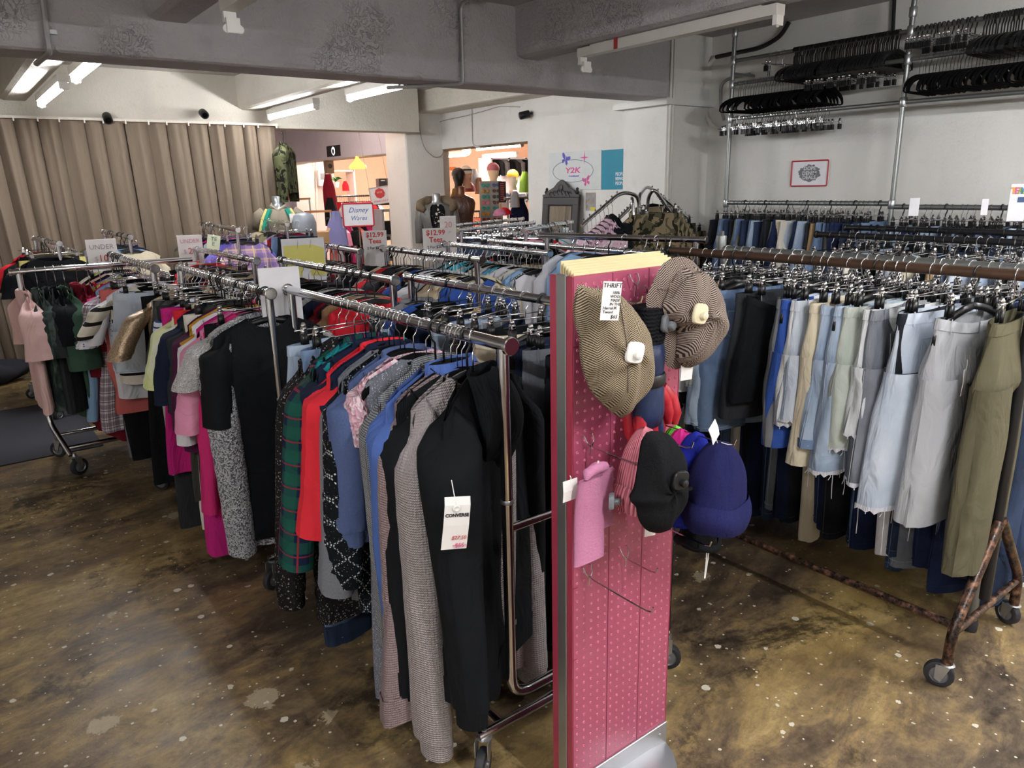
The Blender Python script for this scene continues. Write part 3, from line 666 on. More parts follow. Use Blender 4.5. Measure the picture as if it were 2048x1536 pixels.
# ------------------------------------------------------------------ rows of clothes
ORD = ['first', 'second', 'third', 'fourth', 'fifth', 'sixth', 'seventh', 'eighth', 'ninth', 'tenth', 'eleventh', 'twelfth', 'thirteenth', 'fourteenth', 'fifteenth', 'sixteenth', 'seventeenth', 'eighteenth', 'nineteenth', 'twentieth']
NOUN = {'tee': 't-shirt', 'jeans': 'jeans', 'trousers': 'trousers', 'long dress': 'long dress', 'long shorts': 'knee-length shorts', 'long skirt': 'long skirt'}
def labels_for(specs, row):
    tot = {}; seen = {}; out = []
    for s in specs:
        k = (s[1], s[0]); tot[k] = tot.get(k, 0) + 1
    for s in specs:
        k = (s[1], s[0]); seen[k] = seen.get(k, 0) + 1; base = f"{s[1]} {NOUN.get(s[0], s[0])}"
        if tot[k] > 1: base = f"{ORD[seen[k] - 1]}-nearest {base}"
        out.append((base, row))
    return out
STITCH = {'black denim': 'dark grey', 'grey denim': 'pale grey', 'bleached denim': 'grey denim', 'mid blue denim': 'light blue denim', 'dark blue denim': 'mid blue denim', 'indigo denim': 'dark blue denim', 'light blue denim': 'pale blue denim', 'pale blue denim': 'light blue denim', 'washed green denim': 'grey denim'}
def near_garment(t, kind, fk, rng, opt):
    m = fab(fk); d = dict(KINDS[kind]); d.update({k: v for k, v in opt.items() if k in ('L', 'sl', 'sw', 'hem', 'thick', 'splay', 'cuff', 'arm', 'neck', 'dip', 'fold', 'dy', 'leg', 'hw', 'rise', 'drop', 'flare', 'bow', 'zs')})
    if kind in LEGS:
        g = Legs(rng, **d); g.upper().build('seat_panel' if not g.skirt else 'skirt_panel', m, t, sharp=False)
        if not g.skirt:
            for sd in (1, -1): g.legm(sd).build('leg', m, t, sharp=False)
        stitch = fab(opt.get('trim', fk))
        g.patch(0, 2*PI, 0, .13 if not g.skirt else .07, .0025, nu=40, nv=3).build('waistband', stitch, t, sharp=False)
        if kind in ('jeans', 'shorts', 'long shorts') and opt.get('pocket', True):
            for a in (-1.25, -1.89):
                g.patch(a - .24, a + .24, .3, .78, .003).build('back_pocket', m, t, sharp=False)
            if 'denim' in fk:
                for a in (-1.25, -1.89):
                    q = [(a - .22, .32), (a + .22, .32), (a + .22, .66), (a, .76), (a - .22, .66)]; mb = MB(); ring = []
                    for i in range(5):
                        for f_ in (0, .34, .67): u0, u1 = q[i], q[(i + 1) % 5]; P_ = g.pt(np.array(u0[0]*(1 - f_) + u1[0]*f_), np.array(u0[1]*(1 - f_) + u1[1]*f_)); ring.append((float(P_[0]), float(P_[1]) - .0045, float(P_[2])))
                    mb.tube(ring, .0012, 4, closed=True); mb.build('pocket_stitch', fab(STITCH.get(fk, 'mid blue denim')), t)
            for a in (-.75, -1.57, -2.4): g.patch(a - .02, a + .02, -.02, .16, .005, nu=1, nv=3).build('belt_loop', m, t, sharp=False)
        if kind in ('jeans', 'shorts', 'long shorts', 'trousers') and 'denim' in fk:
            lite = fab(STITCH.get(fk, 'mid blue denim'))
            for sd in (1, -1):
                for th_ in ((0, PI) if opt.get('fray') or kind != 'jeans' else (0,)):
                    mb = MB(); mb.tube([tuple(float(q) for q in g.legpt(sd, np.array(th_ + .06), np.array(v_))) for v_ in np.linspace(.02, .99, 16)], .0013, 4, False); mb.build('seam', lite, t)
                if not opt.get('fray'):
                    mb = MB(); mb.tube([tuple(float(q)*(1.012 if i < 2 else 1) for i, q in enumerate(g.legpt(sd, np.array(a_), np.array(.965)))) for a_ in np.linspace(0, 2*PI, 20)[:-1]], .0011, 4, closed=True); mb.build('hem_stitch', lite, t)
        if opt.get('fray'):
            mb = MB(); r2 = np.random.default_rng(3)
            for sd in (1, -1):
                for k in range(26):
                    th = r2.uniform(0, 6.28); x, y, z = (float(q) for q in g.legpt(sd, np.array(th), np.array(1.0))); l = r2.uniform(.01, .03) if k < 20 else r2.uniform(.05, opt['fray'])
                    mb.tube([(x, y, z + .006), (x + r2.normal(0, .004), y + r2.normal(0, .004), z - l*.5), (x + r2.normal(0, .01), y, z - l)], .0013, 4)
            o = mb.build('frayed_threads', fab('white'), t); o['kind'] = 'stuff'
            for sd in (1, -1):
                T, V = np.meshgrid(np.linspace(0, 2*PI, 33), np.linspace(.975, 1.012, 3)); X, Y, Z = g.legpt(sd, T, V); Z = Z + .006*np.sin(T*13)*(V > 1)
                surf(X + .002*np.cos(T)*sd, Y + .002*np.sin(T), Z, T, Z).build('frayed_hem', fab('white'), t, sharp=False)
        elif kind in ('jeans', 'shorts', 'long shorts') and opt.get('turnup'):
            for sd in (1, -1):
                T, V = np.meshgrid(np.linspace(0, 2*PI, 25), np.linspace(.9, 1.005, 4)); X, Y, Z = g.legpt(sd, T, V); surf(X*1.0 + .004*np.cos(T)*sd, Y + .004*np.sin(T), Z, T*.05, Z).build('turn_up', fab(opt['turnup']), t, sharp=False)
    else:
        g = Top(rng, **d); g.body().build('body', m, t, sharp=False)
        if g.sl:
            for sd in (1, -1): g.sleeve(sd).build('sleeve', m, t, sharp=False)
            if kind in ('sweater', 'hoodie') or opt.get('cuffs'):
                for sd in (1, -1): g.cuffs(sd).build('cuff', fab(opt.get('trim', fk)), t, sharp=False)
        if kind in ('sweater', 'hoodie') or opt.get('welt'): g.band(.9, 1.0, .003).build('hem_band', fab(opt.get('trim', fk)), t, sharp=False)
        if kind == 'hoodie': g.hood().build('hood', m, t, sharp=False)
        elif kind in ('shirt', 'jacket') or opt.get('collar'): g.collar(.05).build('collar', fab(opt.get('trim', fk)), t, sharp=False)
        elif kind in ('tee', 'sweater', 'top'): g.collar(.016, .002).build('neck_band', fab(opt.get('trim', fk)), t, sharp=False)
        if kind in ('shirt', 'jacket'): 
            T, V = np.meshgrid(np.linspace(-PI/2 - .05, -PI/2 + .05, 3), np.linspace(.04, 1, 20)); X, Y, Z = g.pt(T, V); surf(X, Y - .003, Z, T*.2, Z).build('button_placket', m, t, sharp=False)
    if 'tagat' in opt: price_tag(t, *opt['tagat'])
    return g
M_TAGW = plain('tag card white', '#e9e6e2', .7)
def price_tag(parent, x, y, z, rz=0, w=.035, h=.085, string=.03, tilt=0, mat=None, marks=('#a02a3a',)):
    R = Matrix.Rotation(rz, 3, 'Z') @ Matrix.Rotation(tilt, 3, 'Y')
    def P(a): return tuple(R @ Vector(a) + Vector((x, y, z)))
    mb = MB(); mb.loft([[P(q) for q in ((-w/2, -.0008, -h), (w/2, -.0008, -h), (w/2, .0008, -h), (-w/2, .0008, -h))], [P(q) for q in ((-w/2, -.0028, -h*.5), (w/2, -.0028, -h*.5), (w/2, -.0012, -h*.5), (-w/2, -.0012, -h*.5))], [P(q) for q in ((-w/2, -.0008, 0), (w/2, -.0008, 0), (w/2, .0008, 0), (-w/2, .0008, 0))]])
    o = mb.build('price_tag', mat or M_TAGW, parent, smooth=False, label='small white card price tag')
    m2 = MB(); m2.tube([P((0, 0, string)), P((.001, -.002, string*.5)), P((0, -.001, -.008))], .0009, 4); m2.build('tag_string', WHITEPL, o)
    m3 = MB(); r = random.Random(int(abs(x*7919 + z*104729)*1000))
    for k in range(3):
        zz = -h*(.3 + .22*k); x0 = -w*.34
        while x0 < w*.3:
            l = r.uniform(.15, .4)*w*.5; m3.box((x0, -.0034, zz - h*.035), (x0 + l*.7, -.0030, zz + h*.035), R, (x, y, z)); x0 += l
    return o
def row(desc, group, axis, fixed, zr, pos, specs, near=False, yaws=.12, hk=None, seed=1, lab=None):
    """specs near to far: (kind, fabric, hanger kind, options)"""
    rng = np.random.default_rng(seed); labs = labels_for(specs, desc)
    for i, (p, sp) in enumerate(zip(pos, specs)):
        kind, fk = sp[0], sp[1]; hkind = sp[2] if len(sp) > 2 and sp[2] else (hk or ('clip' if kind in LEGS else 'velvet')); opt = sp[3] if len(sp) > 3 else {}
        yaw = rng.normal(0, yaws) if 'yaw' not in opt else opt['yaw']
        loc = (fixed, p, zr) if axis == 'y' else (p, fixed, zr)
        if axis == 'x': yaw += PI/2
        base, rw = labs[i]; gl = opt.get('label') or f"{base} on {rw}"
        hanger(hkind, loc, yaw, f"{HANG[hkind]} of the {base}, {rw}", group + ' hangers', near, 1 if rng.random() < .8 else -1)
        nm = NAMES.get(kind, kind)
        if near:
            t = thing(nm, gl, CATS.get(kind, kind), loc, yaw, group); near_garment(t, kind, fk, rng, opt)
            if opt.get('tilt'): t.rotation_euler[1] = opt['tilt']
        else:
            o = bpy.data.objects.new(nm, far_mesh(kind, int(rng.integers(0, 4)))); place(o, loc, (0, rng.normal(0, .03), yaw)); setmat(o, fab(fk))
            s = rng.uniform(.92, 1.06); o.scale = (s, 1, opt.get('sc', rng.uniform(.9, 1.08)))
            # keep the shoulders on the hanger
            tag(o, gl, CATS.get(kind, kind), group)
# ------------------------------------------------------------------ clothes racks
HUBM = plain('grey hub', '#83858a', .35, .6)
def caster(parent, x, y, z, r=.045, rz=0, rub=None):
    c = MB(); R = Matrix.Rotation(rz, 3, 'Z')
    c.lathe([(.006, z - 2*r - .012), (.018, z - 2*r + r*1.02), (.024, z - r*.1 - .0), (.012, z), (.008, z + .02)][2:], (x, y, 0), 10)
    for s in (-1, 1): c.add([tuple(R @ Vector(p) + Vector((x, y, 0))) for p in ((-.012, s*.017, z - .005), (.03, s*.017, z - .005), (.03, s*.017, z - r - .01), (.012, s*.017, z - r - .02), (-.012, s*.02, z - .005), (.03, s*.02, z - .005), (.03, s*.02, z - r - .01), (.012, s*.02, z - r - .02))], [(0, 1, 2, 3), (7, 6, 5, 4), (0, 4, 5, 1), (1, 5, 6, 2), (2, 6, 7, 3), (3, 7, 4, 0)])
    o = c.build('caster', STEEL, parent)
    w_ = MB(); prof = [(r*.62, -.013), (r*.86, -.014), (r*.97, -.011), (r, -.005), (r, .005), (r*.97, .011), (r*.86, .014), (r*.62, .013)]
    w_.lathe(prof, (0, 0, 0), 20, 'y', caps=False); c_ = (x + .018*math.cos(rz), y + .018*math.sin(rz), r + .0005); w_.build('wheel', rub or RUBBER, o, c_, (0, 0, rz))
    h = MB(); h.lathe([(.004, -.019), (r*.16, -.018), (r*.2, -.012), (r*.55, -.009), (r*.63, -.013), (r*.63, .013), (r*.55, .009), (r*.2, .012), (r*.16, .018), (.004, .019)], (0, 0, 0), 16, 'y'); h.build('hub', HUBM, o, c_, (0, 0, rz))
    return o
def endcap(mb, x, y, z, axis='y', r=.024): mb.lathe([(r*.9, -.006), (r, -.004), (r, .006), (r*.85, .008)], (x, y, z), 16, axis)
def double_rack(label, x0, x1, y0, y1, h, over=.05, group=None, mid=True):
    """two parallel rails on U-shaped end frames; origin on the floor"""
    ox, oy = (x0 + x1)/2, (y0 + y1)/2; t = thing('clothes_rack', label, 'clothes rack', (ox, oy, 0), 0, group)
    for x in (x0, x1):
        mb = MB(); mb.tube([(x - ox, y0 - over - oy, h), (x - ox, y1 + over - oy, h)], RR, 14); mb.build('rail', CHROME, t)
        for y in (y0 - over, y1 + over):
            m2 = MB(); endcap(m2, x - ox, y - oy, h); m2.build('end_cap', CHROME, t)
    for y in (y0, y1):
        yy = y - oy; a, c = x0 - ox, x1 - ox
        MB().tube(bend([(a, yy, h - .01), (a, yy, .2), (c, yy, .2), (c, yy, h - .01)], .07, 8), .0155, 12).build('end_frame', CHROME, t)
        m2 = MB()
        for x in (a, c): m2.lathe([(.0165, -.006), (.018, -.004), (.018, .004), (.0165, .006)], (x, yy, .8), 14)
        m2.build('collar', STEEL, t)
        if mid: MB().tube([(a, yy, .72), (c, yy, .72)], .0125, 10).build('cross_bar', CHROME, t)
        b_ = MB(); b_.tube([(a - .12, yy, .13), (c + .12, yy, .13)], .014, 10); b_.build('foot_bar', CHROME, t)
        b2 = MB(); b2.tube([((a + c)/2 - .08, yy, .135), ((a + c)/2 - .08, yy, .2)], .012, 8); b2.tube([((a + c)/2 + .08, yy, .135), ((a + c)/2 + .08, yy, .2)], .012, 8); b2.build('stay', CHROME, t)
        for x in (a - .1, c + .1): caster(t, x, yy, .125, .045, random.uniform(0, 6))
    for x in (x0 - ox - .04, x1 - ox + .04): MB().tube([(x, y0 - oy, .13), (x, y1 - oy, .13)], .0135, 10).build('base_bar', CHROME, t)
    return t
def single_rack(label, a, b, h, m=None, over=.05, half=.22, group=None, base_z=.13, wheels=True):
    """one rail on two posts with crosswise feet; a, b are floor points under the rail ends"""
    m = m or CHROME; A = Vector((a[0], a[1], 0)); B = Vector((b[0], b[1], 0)); d = (B - A); L = d.length; rz = math.atan2(d.y, d.x)
    t = thing('clothes_rack', label, 'clothes rack', tuple((A + B)/2), rz, group); H = L/2
    MB().tube([(-H - over, 0, h), (H + over, 0, h)], RR, 12).build('rail', m, t)
    for s in (-1, 1):
        e = MB(); endcap(e, s*(H + over), 0, h, 'x', .021); e.build('end_cap', m, t)
        MB().tube([(s*H, 0, h - .01), (s*H, 0, base_z)], .0145, 10).build('post', m, t)
        MB().tube(bend([(s*H, -half, base_z), (s*H, half, base_z)], .03), .0135, 10).build('foot_bar', m, t)
        for y in (-1, 1):
            if wheels: caster(t, s*H, y*(half - .015), base_z - .006, .042, random.uniform(0, 6))
    for y in (-.06, .06): MB().tube([(-H, y, base_z), (H, y, base_z)], .0125, 8).build('base_bar', m, t)
    return t
RH = 1.22
double_rack('chrome double rack at the front, beside the pink pegboard', 1.06, 1.6, 1.43, 2.82, RH, .03)
double_rack('chrome double rack just behind the front one, blank white card on it', .965, 1.5, 2.8, 4.08, RH, .02)
double_rack('chrome double rack with the under-10 and under-20 signs', .86, 1.39, 4.22, 5.4, RH)
double_rack('chrome double rack under the two Tees signs', 2.27, 2.74, 3.28, 4.3, RH)
single_rack('chrome rack with red and grey tops under the first Tees sign', (2.06, 4.28), (2.13, 4.95), RH)
single_rack('thick chrome rack behind the pegboard with knitwear on it', (3.09, 2.75), (3.1, 4.26), RH)
single_rack('long chrome rack in the middle, in front of the camouflage trousers', (3.02, 2.42), (2.78, 3.3), 1.315, GALV if False else CHROME)
# left cross-wise rack with splayed wheeled legs
t = thing('clothes_rack', 'chrome wheeled rack standing crosswise at the left with a dark mat behind', 'clothes rack', (.75, 4.98, 0))
MB().tube([(-.47, 0, 1.19), (.5, 0, 1.19)], RR, 14).build('rail', CHROME, t)
e = MB(); endcap(e, -.47, 0, 1.19, 'x', .02); e.build('end_cap', CHROME, t)
for sx in (-1, 1):
    MB().tube(bend([(sx*.43, 0, 1.18), (sx*.43, 0, .42)], .05), .0155, 12).build('post', CHROME, t)
    MB().tube(bend([(sx*.425, 0, .44), (sx*.42, -.0, .3), (sx*.36, -.17, .125)], .06), .015, 12).build('leg', CHROME, t)
    MB().tube(bend([(sx*.43, 0, .44), (sx*.42, .0, .3), (sx*.38, .22, .125)], .06), .015, 12).build('leg', CHROME, t)
    caster(t, sx*.345, -.19, .12, .052, .5, RUBBER); caster(t, sx*.37, .24, .12, .052, 2.4, RUBBER)
for y in (-.13, .19): MB().tube([(-.37, y, .16), (.37, y, .16)], .013, 10).build('base_bar', CHROME, t)
# racks by the curtain
single_rack('small chrome rack by the curtain at far left, red and yellow tops', (.66, 6.15), (.6, 7.0), 1.27)
single_rack('second small chrome rack by the curtain, cream jacket on its end', (1.15, 6.3), (1.16, 7.4), 1.28)
single_rack('chrome rack by the curtain with olive and purple clothes', (1.9, 6.1), (2.08, 7.5), 1.3)
single_rack('chrome rack in front of the green-striped shirt torso', (2.5, 6.6), (2.74, 7.7), 1.3)
# back racks
single_rack('chrome rack of denim before the lit doorway, black hook at its end', (3.55, 5.35), (4.62, 5.72), 1.24)
single_rack('chrome rack nearest the lit doorway', (3.95, 6.0), (5.1, 6.5), 1.24)
single_rack('chrome rack of white and black clothes below the mirror', (3.75, 4.72), (4.75, 5.3), 1.25)
# brown A-frame rack at the right
t = thing('clothes_rack', 'chipped brown A-frame rack of shorts at the right', 'clothes rack', (2.6, 1.5, 0))
FZ = 1.3
MB().tube([(0, -.72, FZ), (0, .72, FZ)], .0175, 14).build('rail', BROWNR, t)
for y in (-.7, .68):
    MB().tube([(.0, y, FZ), (.0, y, .21)], .0175, 12).build('post', BLACKM, t)
    for sx in (-1, 1):
        MB().tube(bend([(sx*.012, y - .01, .5), (sx*.27, y - .01, .2), (sx*.272, y - .01, .085)], .06), .0165, 12).build('leg', RUST, t)
        caster(t, sx*.272, y - .01, .09, .045, 1.9 if sx < 0 else 1.2, RUBBER)
    MB().tube([(-.268, y - .01, .19), (.268, y - .01, .19)], .012, 10).build('cross_bar', RUST, t)
MB().tube([(-.25, -.7, .215), (-.25, .68, .215)], .014, 10).build('base_bar', RUST, t)
e = MB()
for s in (-1, 1): endcap(e, 0, s*.73, FZ, 'y', .02)
e.build('end_cap', BLACKM, t)
# grey pipe rack behind it
t = thing('clothes_rack', 'grey galvanised pipe rack of long jeans behind the brown rack', 'clothes rack', (2.93, 1.55, 0))
GZ = 1.285
MB().tube([(0, -.75, GZ), (0, .65, GZ)], .0185, 14).build('rail', GALV, t)
for y in (-.68, .63):
    MB().tube([(0, y, GZ), (0, y, .62)], .0175, 12).build('post', GALV, t)
    for sx in (-1, 1):
        MB().tube(bend([(0, y, .7), (sx*.2, y, .3), (sx*.2, y, .03)], .05), .0175, 12).build('leg', GALV, t)
        f = MB(); f.lathe([(.022, .0), (.024, .03), (.02, .045)], (sx*.2, y, 0), 12); f.build('rubber_foot', RUBBER, t)
    MB().tube([(-.13, y, .42), (.13, y, .42)], .012, 8).build('cross_bar', GALV, t)
f = MB(); f.lathe([(.022, -.045), (.024, -.04), (.024, .05), (.022, .055)], (0, .65, GZ + .01), 14); f.cbox((0, .65, GZ + .07), (.016, .016, .03)); f.build('pipe_fitting', GALV, t)
single_rack('black steel rack of shorts, first behind the grey pipe rack', (3.87, 1.0), (3.87, 2.22), 1.3, BLACKM, half=.2)
single_rack('black steel rack of shorts, second behind the grey pipe rack', (4.5, 1.1), (4.5, 2.4), 1.3, BLACKM, half=.2)
# wall pipe frame
t = thing('wall_pipe_rack', 'grey pipe frame bolted along the right wall for jeans and spare hangers', 'wall rack', (5.12, 2.5, 0))
PW = 5.12
for y, z1 in ((3.82, 2.69), (2.48, 2.74), (1.1, 2.74), (-.2, 2.74)):
    MB().tube([(0, y - 2.5, .02), (0, y - 2.5, z1)], .0165, 12).build('upright', GALV, t)
for z in (2.49, 2.32, 2.065):
    for a, b_ in ((3.82, 2.48), (2.48, 1.1), (1.1, -.2)): MB().tube([(0, a - 2.5, z), (0, b_ - 2.5, z - (.02 if z < 2.2 and a < 3 else 0))], .0145, 10).build('pipe', GALV, t)
for a, b_, z in ((3.82, 2.5, 1.425), (2.46, 1.1, 1.405), (1.1, -.2, 1.4)): MB().tube([(0, a - 2.5, z), (0, b_ - 2.5, z)], .0165, 10).build('pipe', GALV, t)
for y in (3.82, 2.48, 1.1):
    for z in (2.69 if y > 3 else 2.6, 2.49, 2.32, 2.065, 1.42):
        f = MB(); f.lathe([(.021, -.03), (.024, -.026), (.024, .026), (.021, .03)], (0, y - 2.5, z), 12); f.build('pipe_fitting', STEEL, t)
    for z in (2.4, 1.2): MB().tube([(0, y - 2.5, z), (.275, y - 2.5, z)], .011, 8).build('wall_arm', GALV, t)
# ------------------------------------------------------------------ the rows
J = lambda c, h=None, **o: ('jeans', c, h, o)
def spread(a, b, n, jit=.25, seed=0):
    r = random.Random(seed); s = (b - a)/max(1, n - 1); return [a + s*i + (r.uniform(-jit, jit)*s if 0 < i < n - 1 else 0) for i in range(n)]
# front rail, near to far
A = [('hoodie', 'black', 'velvet', dict(L=.97, yaw=.62, sl=.78, hem=.21, splay=.02, fold=.02, dy=-.05, arm=.085, label='black hooded sweatshirt with a white hanging brand tag, nearest on front rail')),
 ('sweater', 'grey marl knit', 'plastic', dict(L=.95, sl=.95, splay=.0, arm=.06, cuff=.062, yaw=.2, hem=.2, dy=-.03)),
 ('sweater', 'black', 'velvet', dict(L=.98, sl=.8, splay=.02, yaw=.0, hem=.26)),
 ('sweater', 'mauve marl knit', 'velvet', dict(L=1.08, sl=.85, splay=.03, hem=.3, yaw=.05)),
 ('jacket', 'black', 'velvet', dict(L=.95, sl=.8, yaw=.2, splay=.0)),
 ('hoodie', 'mid blue', 'plastic', dict(L=.8, sl=.66, yaw=.2, splay=.0, tagat=(-.22, -.1, -.5, .9))),
 ('jacket', 'grey houndstooth', 'plastic', dict(L=.95, sl=.76, yaw=.15, splay=.0, hem=.21, arm=.07, tagat=(-.24, -.09, -.5, .9))),
 ('long dress', 'silver sparkle', 'velvet', dict(L=1.17, sl=0, hem=.23, sw=.19)),
 ('sweater', 'shaggy pink', 'velvet', dict(L=.45, sl=.12, yaw=.1, splay=.0, cuff=.045, arm=.05)),
 ('shirt', 'faded blue', 'velvet', dict(L=.66, sl=.44, splay=.03, cuff=.058, arm=.072, yaw=.12, cuffs=True)),
 ('sweater', 'diamond-patterned black', 'velvet', dict(L=.9, sl=.58, splay=.04, cuff=.075, yaw=.1)),
 ('top', 'grey heather', 'velvet', dict(L=.9, sl=.66, splay=.06, cuff=.075, yaw=.1, tagat=(-.26, -.08, -.27, .7))),
 ('shirt', 'navy', 'velvet', dict(L=.8, sl=.5, splay=.0)),
 ('top', 'red', 'velvet', dict(L=.65, sl=.5, splay=.07, cuff=.08, arm=.07, yaw=.08, collar=True)),
 ('jacket', 'navy', 'velvet', dict(L=.84, sl=.45, splay=.0)),
 ('tee', 'teal', 'velvet', dict(L=.6, sl=.06, splay=-.02, sw=.16, hem=.16)),
 ('shirt', 'green and navy plaid', 'velvet', dict(L=.84, sl=.65, splay=.1, cuff=.08, arm=.07)),
 ('sweater', 'dark sparkle knit', 'velvet', dict(L=1.1, sl=.8, splay=.1, hem=.24, cuff=.07)),
 ('jeans', 'mid blue denim', 'clip', dict(L=1.1, yaw=.3, turnup='dark blue denim')),
 ('skirt', 'light blue denim', 'clip', dict(L=.5))]
pa = [944, 932, 922, 912, 900, 885, 868, 850, 825, 806, 797, 785, 775, 762, 750, 739, 728, 706, 690, 675]
row('front chrome rail', 'clothes on the front rail', 'y', 1.06, RH, [rail_y(p, 1.06, RH) for p in pa], A, True, .06, seed=3)
# inner front rail: clip hangers of trousers, then tops
B1 = [('trousers', 'black', 'clip', dict(drop=.02)), ('trousers', 'navy', 'clip', {}), ('jeans', 'black denim', 'blackclip', {}), ('jeans', 'grey denim', 'clip', {}), ('trousers', 'navy', 'clip', {}), ('trousers', 'charcoal', 'blackclip', {}), ('trousers', 'cream', 'clip', dict(drop=.03)), ('trousers', 'black', 'clip', {}),
 ('trousers', 'navy', 'clip', dict(drop=.05, yaw=.35)), ('trousers', 'grey plaid', 'clip', dict(yaw=.3)), ('jeans', 'light blue denim', 'clip', {}), ('skirt', 'navy', 'clip', {}), ('long skirt', 'snake print', 'blackclip', dict(yaw=.3)), ('jacket', 'black', 'velvet', {}), ('sweater', 'royal blue', 'velvet', {}), ('jacket', 'grey', 'plastic', {})]
row('inner front rail', 'clothes on the inner front rail', 'y', 1.6, RH, spread(1.52, 2.78, len(B1), .2, 4), B1, True, .16, seed=5)
B2 = [('top', 'red', 'plastic'), ('shirt', 'tan', 'plastic'), ('jacket', 'charcoal', 'plastic'), ('sweater', 'burgundy', 'plastic'), ('jacket', 'navy', 'velvet'), ('top', 'white lace', 'velvet'), ('shirt', 'red plaid', 'plastic'), ('top', 'black', 'velvet'), ('skirt', 'charcoal', 'clip'), ('sweater', 'dark grey', 'velvet'), ('jacket', 'black', 'velvet'), ('top', 'brown', 'velvet'), ('shirt', 'pale grey', 'wire'), ('top', 'black', 'plastic')]
row('rail behind yellow card', 'clothes on the yellow card rail', 'y', 1.5, RH, spread(2.98, 4.05, len(B2), .2, 6), B2, False, .15, seed=8)
# second rail at left, near to far
A2 = [('tee', 'black', 'plastic', dict(L=1.0, hem=.25, sl=.34, yaw=-.12, sw=.21, splay=.0, cuff=.09, arm=.09, fold=.018)),
 ('jacket', 'white boucle', 'plastic', dict(L=1.03, sl=.88, splay=-.01, cuff=.075, yaw=-.1, arm=.085, dy=-.07)),
 ('blouse', 'white lace', 'velvet', dict(L=.5, yaw=-.1, sl=.2)),
 ('skirt', 'black', 'clip', dict(L=.4, yaw=-.1)),
 ('top', 'hot pink', 'plastic', dict(L=.96, sl=.75, splay=.06)),
 ('tee', 'pink', 'velvet', dict(L=.72, sl=.4)),
 ('dress', 'magenta', 'velvet', dict(L=1.13, sl=.0)),
 ('top', 'white', 'plastic', dict(L=.66, sl=.5, splay=.07, cuff=.06, arm=.07)),
 ('top', 'mustard', 'velvet', dict(sl=.4, L=.6)),
 ('dress', 'plum', 'velvet', dict(L=.7, sl=.45)),
 ('skirt', 'off-white', 'clip', dict(L=.98)),
 ('dress', 'dark olive', 'clip', dict(L=.97, sl=0, hem=.26)),
 ('shirt', 'charcoal', 'plastic', dict(L=.6, sl=.4, splay=.06)),
 ('tee', 'navy', 'plastic', dict(L=.52, sl=.36)),
 ('trousers', 'red', 'clip', dict(L=.85)),
 ('tee', 'tie-dye lime', 'plastic', dict(L=.5, sl=.3, splay=.1, cuff=.085)),
 ('long skirt', 'magenta', 'clip', dict(L=.78, hw=.23)),
 ('tee', 'striped blue', 'velvet', dict(L=.56, sl=.16, splay=.0)),
 ('long skirt', 'charcoal', 'clip', dict(L=1.14, hw=.23)),
 ('camisole', 'white', 'velvet', {}),
 ('skirt', 'black leather', 'clip', dict(L=.36, yaw=-.2)),
 ('trousers', 'silver satin', 'clip', dict(L=.9)),
 ('blouse', 'gold sequin', 'velvet', dict(L=.7, sl=.26, splay=.15, cuff=.085, yaw=-.2, arm=.08)),
 ('long skirt', 'black', 'clip', dict(L=1.0, yaw=-.1, hw=.21))]
row('blank card rail', 'clothes on the blank card rail', 'y', .965, RH, spread(2.84, 3.56, 17, .2, 11) + spread(3.62, 4.06, len(A2) - 17, .2, 12), A2, True, .1, seed=12)
A3 = [('shorts', 'pale blue denim', 'clip', dict(L=.42, yaw=-.3, pocket=False)), ('tee', 'striped cream', 'velvet', dict(L=.62, yaw=-.3, sl=.2, splay=.14)), ('blouse', 'white floral', 'velvet', dict(L=.55, sl=.26, splay=.13, yaw=-.2)), ('tee', 'white', 'velvet', dict(L=.72)), ('shorts', 'coral', 'clip', dict(L=.7, hw=.22)), ('trousers', 'black', 'clip', dict(L=1.0, hw=.16)), ('trousers', 'grey', 'clip', dict(L=1.0, hw=.17)), ('dress', 'white and plum plaid', 'velvet', dict(L=.95, sl=.26, hem=.31, splay=.1, yaw=.15)), ('top', 'sky blue', 'velvet', dict(sl=.75, splay=.12)), ('tee', 'hot pink', 'velvet', {}), ('tee', 'lime floral', 'velvet', dict(sl=.3)), ('top', 'lavender', 'velvet', dict(sl=.66, L=.7, splay=.14)), ('top', 'navy', 'plastic', dict(sl=.4)), ('top', 'black', 'plastic'), ('tee', 'pale pink', 'plastic'), ('shirt', 'black', 'plastic'), ('camisole', 'yellow', 'clip'), ('top', 'off-white', 'plastic')]
A3 = [s if len(s) > 3 else s + ({},) for s in A3]
row('under-10 rail', 'clothes on the under-10 rail', 'y', .86, RH, spread(4.27, 5.38, len(A3), .2, 14), A3, True, .12, seed=15)
M3 = [('shorts', 'white', 'clip'), ('trousers', 'charcoal', 'blackclip'), ('skirt', 'off-white', 'clip'), ('shirt', 'beige', 'wire'), ('top', 'burgundy', 'velvet'), ('jeans', 'dark blue denim', 'clip'), ('skirt', 'black', 'clip'), ('shirt', 'brown', 'wire'), ('top', 'tan', 'wire'), ('skirt', 'pale grey', 'clip'), ('top', 'red', 'wire'), ('shorts', 'black', 'clip')]
row('under-20 rail', 'clothes on the under-20 rail', 'y', 1.39, RH, spread(4.26, 5.36, len(M3), .2, 16), M3, False, .15, seed=17)
